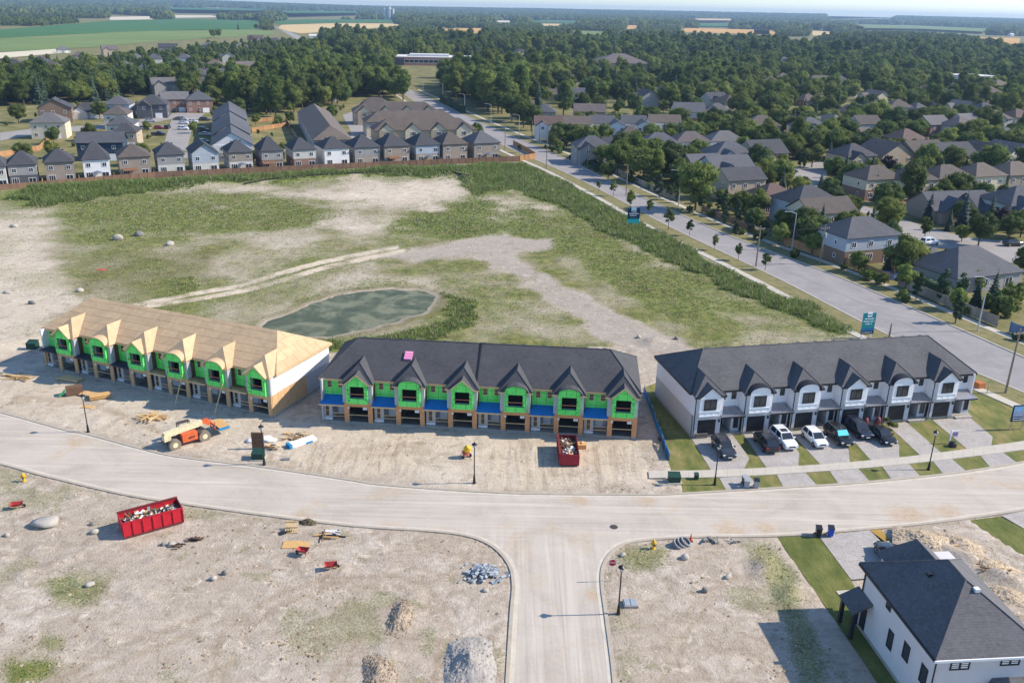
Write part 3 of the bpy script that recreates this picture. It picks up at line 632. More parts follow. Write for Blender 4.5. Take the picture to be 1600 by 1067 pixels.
def window(parent, x0, x1, z0, z1, y, mframe, mglass=None, nx=2, nz=1, t=.07, facing=-1, name='window', axis='y'):
    """frame standing proud of a wall, pane set back in it; facing is the outward direction"""
    def B(mb, a0, a1, b0, b1, c0, c1):
        lo, hi = min(c0, c1), max(c0, c1)
        if axis == 'y': mb.box(a0, lo, b0, a1, hi, b1)
        else: mb.box(lo, a0, b0, hi, a1, b1)
    f = MB(); yo = y + facing * .05; yi = y + facing * .002
    B(f, x0, x1, z0, z0 + t, yi, yo); B(f, x0, x1, z1 - t, z1, yi, yo); B(f, x0, x0 + t, z0 + t, z1 - t, yi, yo); B(f, x1 - t, x1, z0 + t, z1 - t, yi, yo)
    for k in range(1, nx): c = x0 + (x1 - x0) * k / nx; B(f, c - t * .35, c + t * .35, z0 + t, z1 - t, yi, y + facing * .04)
    for k in range(1, nz): c = z0 + (z1 - z0) * k / nz; B(f, x0 + t, x1 - t, c - t * .3, c + t * .3, yi, y + facing * .036)
    w = f.build(name, mframe, parent)
    g = MB(); B(g, x0 + t, x1 - t, z0 + t, z1 - t, yi, y + facing * .018); g.build('pane', mglass or M_glass, w)
    return w
def wall_open(mb, x0, x1, z0, z1, y0, y1, holes):
    """wall in the xz plane with rectangular openings [(a0,a1,b0,b1)], not overlapping in x"""
    x = x0
    for a0, a1, b0, b1 in sorted(holes):
        if a0 > x: mb.box(x, y0, z0, a0, y1, z1)
        if b0 > z0: mb.box(a0, y0, z0, a1, y1, b0)
        if b1 < z1: mb.box(a0, y0, b1, a1, y1, z1)
        x = a1
    if x < x1: mb.box(x, y0, z0, x1, y1, z1)
    return mb

UW = 6.53; LX = UW * 6; EV = 5.7
def townhouse_row(label, pa, pb, style, kinds):
    a, b = G(*pa), G(*pb); d = b - a; ang = math.atan2(d[1], d[0])
    c = (a + b) / 2 - .5 * LX * d / np.linalg.norm(d)
    R = thing('townhouse_row', label, 'townhouses', (c[0], c[1], 0), ang, 'townhouse rows along the residential road')
    dn = d / np.linalg.norm(d); nn = np.array([-dn[1], dn[0], 0])
    EXC.append([tuple((c + dn * x + nn * y)[:2]) for x, y in ((-1, -2), (LX + 1, -2), (LX + 1, 14), (-1, 14))])
    fin = style == 'white'; bare = style == 'bare'; mir = fin
    m_up = M_white if fin else M_green; m_low = M_lstone if fin else (M_osb if bare else M_osb_o)
    m_roof = M_osb_roof if bare else (M_shingle2 if fin else M_shingle); m_box = M_trim if fin else M_green; m_cheek = M_white if fin else M_wrap
    DEP = 13.0
    # shell
    MB().box(0, .1, -.5, LX, DEP, .28).build('foundation', M_found, R)
    MB().box(.2, DEP - .2, .28, LX - .2, DEP, EV).build('back_wall', M_wrapw if not fin else M_white, R)
    for s in (0, 1):
        x0, x1 = (0, .2) if s == 0 else (LX - .2, LX)
        if fin:
            MB().box(x0, .6, .28, x1, DEP, 2.95).build('end_wall', M_beige, R); MB().box(x0 + .01, .62, 2.95, x1 - .01, DEP - .01, EV).build('end_wall', M_white, R)
        elif bare:
            y = .2; k = 0
            while y < DEP - .01:                                  # strapped wrap and boards, sheet by sheet
                y2 = min(y + 1.22, DEP)
                MB().box(x0, y + .012, .28, x1, y2 - .012, 2.98).build('wall_sheet', M_osb if y < 6.6 else M_wrap, R)
                MB().box(x0 + .01, y + .012, 3.02, x1 - .01, y2 - .012, EV).build('wall_sheet', M_wrapw, R); y = y2
        else:
            MB().box(x0, .2, .28, x1, DEP, 2.95).build('end_wall', M_osb_o if s else M_wrap, R); MB().box(x0 + .01, .21, 2.95, x1 - .01, DEP - .01, EV).build('end_wall', M_wrap, R)
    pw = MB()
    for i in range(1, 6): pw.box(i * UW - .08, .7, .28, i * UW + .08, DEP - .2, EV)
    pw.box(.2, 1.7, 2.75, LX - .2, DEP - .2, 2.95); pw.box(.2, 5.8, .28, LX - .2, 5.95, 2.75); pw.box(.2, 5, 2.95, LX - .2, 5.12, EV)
    pw.build('inner_walls', pm('unlit_studwork', L3(92, 72, 54), .9, .2, 2) if not fin else M_white, R)  # unfinished rows: brown darkened to paint in the unlit garage depth
    # main roof
    ry, rz = 6.7, 9.08; o = .38; ze = EV + .02; fe = .9; be = DEP + .3
    hip = 3.5
    fl, fr_, bl, br = (-o, fe, ze), (LX + o, fe, ze), (-o, be, ze), (LX + o, be, ze); r0, r1 = (hip, ry, rz), (LX - hip, ry, rz)
    faces = [[fl, fr_, r1, r0], [fr_, br, r1], [br, bl, r0, r1], [bl, fl, r0]]
    for k, q in enumerate(faces):
        MB().slab(q, .16).build('roof_slope', M_osb if bare else m_roof, R)
        if bare and k != 2: sheath(R, q, M_osb_roof)
    if not bare:
        cap = MB()
        for p0, p1 in ((r0, r1), (fl, r0), (fr_, r1), (br, r1), (bl, r0)): cap.tube(p0, p1, .085, n=6)
        cap.build('ridge_cap', m_roof, R)
    # fascia and gutter
    g = MB(); g.box(-o, fe - .02, ze - .26, LX + o, fe + .06, ze - .05); g.box(-o - .02, fe, ze - .26, -o + .05, be, ze - .05); g.box(LX + o - .05, fe, ze - .26, LX + o + .02, be, ze - .05)
    g.build('fascia', M_black if fin else M_lumber, R)
    MB().box(-o + .05, fe + .06, ze - .24, LX + o - .05, 1.3, ze - .2).build('soffit', M_trim if fin else M_osb, R)
    if not bare:
        for k in range(13):
            x = 4.2 + k * (LX - 8.4) / 12; MB().obox((x, ry + .55, rz - .42), .45, .4, .3).build('roof_vent', M_black, R)
    for i in range(6):
        def X(u): return LX - (i * UW + u) if mir else i * UW + u
        def bx(mb, u0, y0, z0, u1, y1, z1): a_, b_ = sorted((X(u0), X(u1))); mb.box(a_, y0, z0, b_, y1, z1); return mb
        def wn_(u0, u1, z0, z1, y, mf, **k): a_, b_ = sorted((X(u0), X(u1))); return window(R, a_, b_, z0, z1, y, mf, **k)
        def so_(u0, u1, z0, z1, y0, y1, holes, mat, nm):
            mb = MB(); a_, b_ = sorted((X(u0), X(u1)))
            wall_open(mb, a_, b_, z0, z1, y0, y1, [tuple(sorted((X(h[0]), X(h[1])))) + h[2:] for h in holes]); return mb.build(nm, mat, R)
        kind = kinds[i]
        # garage front
        so_(2.92, 6.5, .28, 2.95, 0, .18, [(3.52, 5.92, .28, 2.4)], m_low, 'garage_wall')
        MB_ = MB(); bx(MB_, 2.9, -.03, -.3, 3.5, .1, .3); bx(MB_, 5.94, -.03, -.3, 6.5, .1, .3); MB_.build('footing', M_found, R)
        if fin:
            gd = MB(); bx(gd, 3.52, .10, .28, 5.92, .14, 2.4); door = gd.build('garage_door', M_door, R)
            for k in range(4): pmb = MB(); bx(pmb, 3.56, .075, .31 + k * .52, 5.88, .10, .31 + k * .52 + .48); pmb.build('panel', M_door, door)
            sc = MB(); bx(sc, 3.08, -.14, 2.0, 3.26, -.002, 2.35); sc.build('wall_lamp', M_black, R)
        else:
            gt = MB(); bx(gt, 3.52, .3, .285, 5.92, 5.7, .32); gt.build('garage_floor', pm('shade_darkened_slab', L3(112, 106, 98), .9, .15, 1), R)  # slab colour darkened too, painting the shade inside the garage
            if not bare or i % 2: rl = MB(); bx(rl, 3.3, -.06, 1.28, 6.1, -.003, 1.36); rl.build('guard_rail', M_lumber, R)
            lt = MB(); bx(lt, 5.3, -.03, 2.05, 5.85, -.004, 2.38); bx(lt, 3.35, -.03, 2.1, 3.6, -.004, 2.38); lt.build('permit_board', M_wrapw, R)
        # porch
        so_(.08, 1.25, .28, 2.72, .5, .66, [(.36, .92, .75, 2.3)] if not fin else [], M_lstone if fin else M_wrap, 'porch_wall')
        pb_ = MB(); bx(pb_, 1.1, .66, .28, 1.25, 2.4, 2.72); pb_.build('porch_side_wall', M_lstone if fin else M_wrap, R)
        bk = MB(); bx(bk, 1.25, 2.4, .28, 2.92, 2.5, 2.74); bk.build('porch_back_wall', M_lstone if fin else M_wrap, R)
        bs = MB(); bx(bs, .08, .64, .8, 1.1, .7, 2.35); bs.build('room_dark_panel', M_dark, R)  # near-black panel painting the room's darkness behind the porch window
        if fin: wn_(.3, .95, .75, 2.35, .5, M_black, nx=1, nz=1)
        else: wn_(.36, .92, .75, 2.3, .52, M_lumber, nx=1, nz=2)
        dr = MB(); bx(dr, 1.5, 2.34, .3, 2.45, 2.398, 2.42); dd = dr.build('front_door', M_black if fin else M_trim, R)
        hd = MB(); bx(hd, 1.56, 2.30, 1.25, 1.62, 2.338, 1.45); hd.build('handle', M_seam, dd)
        if not fin:
            rb = MB()
            for z in (.78, 1.2): bx(rb, 1.25, .42, z, 2.92, .48, z + .08)
            rb.build('porch_railing', M_lumber, R)
            fm = MB(); bx(fm, .1, .36, .32, 1.25, .495, .62); bx(fm, .55, .3, -.1, .68, .36, .5); fm.build('meter_box', M_wrapw, R)
        else:
            st_ = MB(); bx(st_, 1.3, -.1, -.1, 2.9, .5, .16); st_.build('porch_step', M_found, R)
        # porch roof
        y0, y1, z0, z1 = -.4, 1.32, 2.76, 3.42
        if style == 'bare' and i in (3, 4, 5):
            bm_ = MB(); bx(bm_, -.02, -.36, 2.74, 2.95, -.28, 2.92); bm_.build('porch_beam', M_lumber, R)
            for k in range(7): jm = MB(); u = .12 + k * .44; bx(jm, u, -.28, 2.76, u + .05, 1.28, 2.92); jm.build('joist', M_lumber, R)
        elif style == 'bare':
            bm_ = MB(); bx(bm_, -.02, -.4, 2.74, 2.95, 1.28, 2.93); bm_.build('porch_deck', M_deck, R)
        else:
            ui, uo = (.45 if fin else .25), -.12
            q = [(X(uo), y0, z0), (X(2.95), y0, z0), (X(2.95), y1, z1), (X(ui), y1, z1)]
            pr = MB().slab(q, .1).build('porch_roof', M_seam if fin else M_blue, R)
            MB().slab([(X(uo), y0, z0), (X(ui), y1, z1), (X(uo), y1, z0)], .02).build('hip_end', M_seam if fin else M_blue, pr)
            if fin:
                for k in range(9):
                    u = uo + (2.95 - uo) * (k + .5) / 9; uu = max(u, ui + .02)
                    f = 0 if u >= ui else 1
                    MB().tube((X(u), y0, z0 + .02), (X(uu if f else u), y1 if not f else y1 - .05, z1 + .02), .028, n=4).build('seam', M_seam, pr)
            gg = MB(); bx(gg, uo, y0 - .09, z0 - .16, 2.95, y0, z0); gg.build('gutter', M_black if fin else M_lumber, R)
            pc = MB(); bx(pc, -.02, -.3, 2.6, 2.92, .48, 2.68); pc.build('porch_ceiling', M_trim if fin else M_osb, R)
        # upper wall over the porch with two small windows
        so_(-.01 if i else .0, 2.95, 2.95, EV - .05, 1.3, 1.5, [], m_up, 'upper_wall')
        for u in (.55, 1.95): wn_(u, u + .62, 4.35, 5.25, 1.3, M_black if fin else M_lumber, nx=1, nz=2 if not fin else 1, t=.06)
        # bay over the garage
        if fin:
            so_(2.8, 6.5, 2.95, EV - .04, 0, .2, [], m_cheek, 'bay_wall')
        else:
            so_(2.8, 6.5, 2.95, EV - .04, 0, .2, [(3.78, 5.62, 3.65, 5.35)], m_cheek, 'bay_wall')
        sw_ = MB(); bx(sw_, 2.8, .2, 2.95, 2.98, 1.3, EV - .04); bx(sw_, 6.34, .2, 2.95, 6.5, 1.6, EV - .04); sw_.build('bay_cheek', m_cheek, R)
        uc = 4.7; h = 1.32
        if fin:
            fb = MB(); bx(fb, uc - h, -.42, 3.12, uc + h, 0, 5.72); bay = fb.build('bay_window_box', m_box, R)
        else:
            fb = MB(); a_, b_ = sorted((X(uc - h), X(uc + h))); wall_open(fb, a_, b_, 3.0, 5.72, -.42, -.3, [tuple(sorted((X(uc - .9), X(uc + .9)))) + (3.7, 5.3)])
            bx(fb, uc - h, -.3, 3.0, uc - h + .1, 0, 5.72); bx(fb, uc + h - .1, -.3, 3.0, uc + h, 0, 5.72); bx(fb, uc - h + .1, -.3, 3.0, uc + h - .1, 0, 3.1)
            bay = fb.build('bay_window_box', m_box, R)
            rl = MB(); bx(rl, uc - 1.0, -.5, 4.28, uc + 1.0, -.424, 4.37); rl.build('guard_rail', pm('red_brown_lumber', L3(170, 110, 92), .8, .1, 2), bay)
            bb = MB(); bx(bb, uc - 1.1, 1.2, 3.0, uc + 1.1, 1.28, 5.6); bb.build('bay_dark_panel', M_dark, bay)  # near-black panel added close behind the opening as painted room shade
            for k in range(15):                                    # staple caps and tears in the membrane
                u = uc + random.choice((-1, 1)) * random.uniform(.95, 1.26); z = random.uniform(3.2, 5.6); s_ = random.uniform(.05, .09)
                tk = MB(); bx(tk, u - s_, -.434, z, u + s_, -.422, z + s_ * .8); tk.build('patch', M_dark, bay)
        if kind == 'gable':
            top = [(X(uc - h), -.42, 5.72), (X(uc + h), -.42, 5.72), (X(uc), -.42, 6.86)]
            MB().slab([(x, y + .0, z) for x, y, z in top], .12).build('gable_end', m_box, bay)
            for s_ in (-1, 1):
                e = uc + s_ * (h + .3); q = [(X(e), -.62, 5.56), (X(uc), -.62, 7.0), (X(uc), 1.1, 7.0), (X(e), .5, 5.56), (X(e), -.3, 5.56)]
                rf = MB().slab(q, .12).build('gable_roof', M_osb if bare else m_roof, R)
                if bare: MB().slab([(x, y, z + .025) for x, y, z in q], .02).build('roof_sheet', M_osb_roof, rf)
                MB().slab([(X(e), -.64, 5.56), (X(uc), -.64, 7.0), (X(uc), -.64, 6.80), (X(uc + s_ * (h + .1)), -.64, 5.56)], .04).build('verge_board', M_black if fin else M_lumber, rf)
        else:
            arc = [(uc + h * math.cos(th_ := math.pi * k / 12) , 5.72 + .74 * math.sin(th_)) for k in range(13)]
            MB().slab([(X(u), -.42, z) for u, z in arc], .12).build('arch_end', m_box, bay)
            rf = MB(); n = 14
            for k in range(n):
                t0, t1 = math.pi * k / n, math.pi * (k + 1) / n; hh = h + .26
                P_ = lambda t_, y: (X(uc + hh * math.cos(t_)), y, 5.66 + .92 * math.sin(t_))
                yb = lambda t_: .05 + .95 * math.sin(t_)
                rf.slab([P_(t0, -.62), P_(t1, -.62), P_(t1, yb(t1)), P_(t0, yb(t0))], .09)
            rf.build('arch_roof', M_osb_roof if bare else (M_black if fin else m_roof), R)
        if fin:
            for z0_, z1_ in ((3.02, 3.16), (3.62, 3.74), (5.42, 5.56)): tr = MB(); bx(tr, uc - h - .03, -.47, z0_, uc + h + .03, -.421, z1_); tr.build('bay_trim', M_trim, bay)
            for u in (-h, -h * .34, h * .3, h - .1): tr = MB(); bx(tr, uc + u, -.45, 3.162, uc + u + .08, -.421, 3.618); tr.build('trim_strip', M_trim, bay)
            wn_(uc - .82, uc + .82, 3.85, 5.3, -.42, M_black, nx=2, nz=1, t=.1)
        # hipped dormer over the bay
        e0, e1 = 2.56, 6.78 if i < 5 else 6.72; ez = 5.6; A_, B_ = (X(uc), 1.7, 7.66), (X(uc), 4.3, 7.66)
        dm_ = [[(X(e0), -.28, ez), (X(e1), -.28, ez), A_], [(X(e1), -.28, ez), (X(e1), .75, ez), B_, A_], [(X(e0), .75, ez), (X(e0), -.28, ez), A_, B_]]
        for q in dm_:
            dq = MB().slab(q, .12).build('dormer_slope', M_osb if bare else m_roof, R)
            if bare: MB().slab([(x, y, z + .024) for x, y, z in q], .02).build('roof_sheet', M_osb_roof, dq)
        if not bare:
            cp = MB(); cp.tube(A_, B_, .06, n=5); cp.tube((X(e0), -.28, ez), A_, .06, n=5); cp.tube((X(e1), -.28, ez), A_, .06, n=5); cp.build('hip_cap', m_roof, R)
        df = MB(); bx(df, e0, -.33, ez - .2, uc - h - .02, -.26, ez - .03); bx(df, uc + h + .02, -.33, ez - .2, e1, -.26, ez - .03); df.build('dormer_fascia', M_black if fin else M_lumber, R)
        ds_ = MB(); bx(ds_, e0 + .04, -.26, ez - .19, e1 - .04, .0, ez - .15); ds_.build('dormer_soffit', M_trim if fin else M_osb, R)
        if fin:
            dp = MB(); dp.tube((X(6.42), -.08, .2), (X(6.42), -.08, EV - .2), .055, n=6); dp.build('downspout', M_black, R)
            if i < 5: dp = MB(); dp.tube((X(6.62), .42, .2), (X(6.62), .42, 2.7), .05, n=6); dp.build('downspout', M_black, R)
    if bare:
        for u, y in ((25.7, -1.15), (32.2, -1.3)):
            MB().tube((u, -.55, 3.75), (u - .15, y - 1.2, .02), .07, n=4).build('brace', M_lumber, R)
    return R, c, dn, nn
K = ['gable', 'arch', 'gable', 'arch', 'arch', 'gable']
TH_L = townhouse_row('unfinished townhouse row with bare tan wooden roof and green front panels', (69.4, 574.5), (427.6, 653.6), 'bare', K)
TH_M = townhouse_row('half-built townhouse row with charcoal roof, green fronts and blue porch roofs', (503, 660), (994, 686.8), 'mid', K)
TH_W = townhouse_row('finished white townhouse row with charcoal roof and black garage doors', (1077.5, 685), (1519, 650), 'white', K)
def on(TH, x, y, z=0.0):
    """point in a row's own frame"""
    p = TH[1] + TH[2] * x + TH[3] * y; return (float(p[0]), float(p[1]), z)
# seam between the two halves of the middle roof and the pink shingle bundles left on it
_R = TH_M[0]
MB().slab([(19.2, .85, 5.76), (19.42, .85, 5.76), (19.42, 6.7, 9.20), (19.2, 6.7, 9.20)], .06).build('roof_step', M_black, _R)
sl_ = (9.08 - 5.72) / 5.8
pk = thing('shingle_bundles', 'pink wrapped shingle bundles stacked on the charcoal roof', 'shingle bundles', on(TH_M, 10.3, 4.35, 5.72 + sl_ * 3.45), math.atan2(TH_M[2][1], TH_M[2][0]))
for k in range(3):
    for j in range(2):
        o_ = MB().obox((0, 0, 0), .98, .34, .12).build('bundle', M_pink, pk); o_.location = (.02 * k, -.38 + k * .38, (-.38 + k * .38) * sl_ + .12 * j + .02); o_.rotation_euler = (math.atan(sl_), 0, .04 * (k - 1))
# ================================================================ yards, driveways and pavements by the residential road
def lawn_mat(name, a, b, c_):
    t = NT(name); p = t.coord(); mp = t.n('ShaderNodeMapping'); t.l(p, mp.inputs[0]); mp.inputs['Scale'].default_value = (1, .35, 1); mp.inputs['Rotation'].default_value = (0, 0, .3)
    n = t.noise(mp.outputs[0], .9, 4, .65); n2 = t.noise(p, 8, 3, .7); n3 = t.noise(p, .25, 3)
    c = t.ramp(t.math('ADD', t.math('MULTIPLY', n, .45), t.math('ADD', t.math('MULTIPLY', n2, .2), t.math('MULTIPLY', n3, .35))), [(.38, a), (.5, b), (.62, c_)])
    t.l(c, t.b.inputs['Base Color']); t.b.inputs['Roughness'].default_value = .9; t.b.inputs['Specular IOR Level'].default_value = .15; t.bump(n2, .8, .06); return t.m
M_sod = lawn_mat('sod_lawn', L3(84, 96, 48), L3(112, 114, 64), L3(146, 130, 88)); M_sod2 = lawn_mat('fresh_sod', L3(78, 88, 42), L3(98, 104, 54), L3(124, 122, 72)); M_dry = lawn_mat('dry_sod', L3(150, 122, 60), L3(170, 138, 72), L3(184, 152, 90)); M_mud = lawn_mat('dug_soil', L3(112, 92, 78), L3(130, 110, 92), L3(150, 132, 112))
t = NT('paving_blocks'); p = t.coord(); br = t.n('ShaderNodeTexBrick'); mp = t.n('ShaderNodeMapping'); mp.inputs['Rotation'].default_value = (0, 0, .21); t.l(p, mp.inputs[0]); t.l(mp.outputs[0], br.inputs[0])
br.inputs['Scale'].default_value = 2.4; br.inputs['Color1'].default_value = (*L3(160, 153, 146), 1); br.inputs['Color2'].default_value = (*L3(186, 179, 171), 1); br.inputs['Mortar'].default_value = (*L3(128, 124, 120), 1); br.inputs['Mortar Size'].default_value = .025; br.inputs['Bias'].default_value = .1
c = t.mix(1.0, br.outputs[0], t.ramp(t.noise(p, .5, 4, .6), [(.3, .86), (.7, 1.1)]), 'MULTIPLY'); t.l(c, t.b.inputs['Base Color']); t.b.inputs['Roughness'].default_value = .9; t.bump(br.outputs[1], -.3, .02); M_pave = t.m
def yard(name, px, z, mat, label, cat): return sheet(name, gpoly(px), z, mat, label, cat)
yard('lawn', YARD_W, -.03, M_sod, 'mown front lawns of the white townhouse row', 'lawn')
DRV = [[(1080.6, 685), (1144, 678), (1171, 716), (1161, 735), (1112, 736)], [(1161, 678), (1225, 674), (1249, 708), (1247, 730), (1199, 732.5)], [(1234, 674), (1300, 667), (1326, 702), (1328, 724), (1284, 727.5)], [(1315, 667), (1375, 662), (1405, 695), (1405, 715), (1362, 720.5)], [(1386, 663), (1416, 659), (1471, 707.5), (1439, 712)], [(1457, 656), (1514, 651), (1551, 682), (1549, 696), (1512, 702)]]
for k, d in enumerate(DRV): yard('driveway', d, .0, M_pave, f"grey paved driveway, {ordinal(k)} from left in front of white row", 'driveway')
yard('verge', YARD_B, -.03, M_sod, 'grass strips between the pavement and kerb by the white row', 'verge')
APR = [[(330, 656), (455, 648), (500, 702), (360, 710)], [(570, 643), (690, 636), (740, 690), (600, 700)], [(790, 628), (910, 618), (960, 674), (830, 686)], [(1010, 610), (1120, 598), (1170, 652), (1050, 666)], [(1220, 586), (1300, 578), (1360, 630), (1265, 642)], [(1415, 560), (1510, 548), (1575, 597), (1460, 614)]]
for k, d in enumerate(APR): yard('driveway_apron', [(1000 + a * .375, 500 + b * .375) for a, b in d], .0, M_pave, f"paved driveway apron, {ordinal(k)} from left by the kerb", 'driveway')
sw_top = smooth_line([G(*q)[:2] for q in [(1013, 736), (1112, 734.5), (1225, 729.5), (1330, 722), (1439, 711), (1600, 689), (1720, 668)]], 6); sw_bot = smooth_line([G(*q)[:2] for q in [(1014, 747), (1124, 745.6), (1262, 738), (1412, 725.5), (1600, 702.5), (1720, 681)]], 6)
sidewalk('sidewalk', sw_top, sw_bot, 1.5, .06, m_conc, 'pale concrete pavement in front of the white townhouses', 400)
yard('lawn', YARD_H, -.03, M_sod2, 'green side lawn of the dark-roofed white house', 'lawn')
yard('driveway', [(1281, 839), (1358, 827), (1403, 861), (1425, 885), (1358, 903), (1330, 905)], .0, M_pave, 'wide grey driveway of the dark-roofed white house', 'driveway')
yard('porch_slab', [(1306, 923), (1335.6, 920.6), (1356, 940), (1347, 976)], .02, m_conc, 'concrete porch slab beside the dark-roofed white house', 'slab')
yard('sod_strip', [(1358, 827), (1375, 825.5), (1407, 861), (1398, 866)], .0, M_dry, 'orange-brown strip of dried sod beside the driveway', 'sod')
yard('lawn', [(1515.6, 812), (1563, 806), (1640, 848), (1640, 905)], -.03, M_sod2, 'green lawn cut by the right edge', 'lawn')
yard('driveway', [(1565, 805), (1640, 789), (1640, 848)], -.02, M_pave, 'grey driveway cut by the right edge', 'driveway')
# ================================================================ houses of the neighbourhoods
WALLC = {'grey': L3(150, 148, 146), 'pale': L3(196, 192, 184), 'cream': L3(206, 194, 170), 'white': L3(224, 224, 222), 'tan': L3(176, 160, 138), 'taupe': L3(150, 138, 126), 'blue': L3(166, 174, 184), 'navy': L3(52, 68, 86), 'brick': L3(144, 112, 98), 'brown': L3(124, 104, 88), 'dark': L3(88, 88, 92), 'stone': L3(158, 146, 132)}
ROOFC = {'charcoal': (.055, .056, .062), 'slate': (.085, .087, .096), 'brown': (.115, .094, .078), 'umber': (.088, .074, .064), 'red': (.115, .078, .066), 'grey': (.125, .12, .118), 'mauve': (.13, .108, .102)}
_wm = {}; _rm = {}
def wallm(k):
    if k not in _wm: _wm[k] = pm(k + '_siding', WALLC[k], .8, .06, .8, fine=6)
    return _wm[k]
def roofm(k):
    if k not in _rm: _rm[k] = roof_mat(k + '_roof_shingles', ROOFC[k], .1)
    return _rm[k]
M_gl2 = M_glass
def _win_mesh(w, h, nx):
    f = MB(); t = .09
    f.box(-w / 2, -.06, -h / 2, w / 2, 0, -h / 2 + t); f.box(-w / 2, -.06, h / 2 - t, w / 2, 0, h / 2); f.box(-w / 2, -.06, -h / 2 + t, -w / 2 + t, 0, h / 2 - t); f.box(w / 2 - t, -.06, -h / 2 + t, w / 2, 0, h / 2 - t)
    for k in range(1, nx): c = -w / 2 + w * k / nx; f.box(c - .035, -.05, -h / 2 + t, c + .035, -.002, h / 2 - t)
    g = MB().box(-w / 2 + t, -.02, -h / 2 + t, w / 2 - t, -.003, h / 2 - t)
    return f.mesh('window', M_trim), g.mesh('pane', M_glass)
WINM = {k: _win_mesh(*k) for k in ((1.2, 1.25, 2), (1.8, 1.5, 3), (1.9, 2.1, 2), (.8, 1.0, 1))}
GARM = None
def put_win(parent, x, y, z, rz, key, pane=True):
    a, b = WINM[key]; w = link('window', a, parent); w.location = (x, y, z); w.rotation_euler = (0, 0, rz)
    if pane: link('pane', b, w)
def roof_geo(mb, w, d, ez, rise, typ, ov=.45, x0=0.0, y0=0.0, rot90=False):
    """roof slabs over a w x d plan centred on x0,y0; ridge along x"""
    W_, D_ = (d, w) if rot90 else (w, d); a, b = W_ / 2 + ov, D_ / 2 + ov
    T = (lambda p: (x0 - p[1], y0 + p[0], p[2])) if rot90 else (lambda p: (x0 + p[0], y0 + p[1], p[2]))
    h = ez + rise; e = ez - .12
    i = min(b * .95, a - .3) if typ == 'hip' else 0.0
    A, B = (-a + i, 0, h), (a - i, 0, h)
    fs = [[(-a, -b, e), (a, -b, e), B, A], [(a, b, e), (-a, b, e), A, B]]
    if typ == 'hip': fs += [[(a, -b, e), (a, b, e), B], [(-a, b, e), (-a, -b, e), A]]
    for q in fs: mb.slab([T(p) for p in q], .14)
    return a, b, h
HOUSES = []
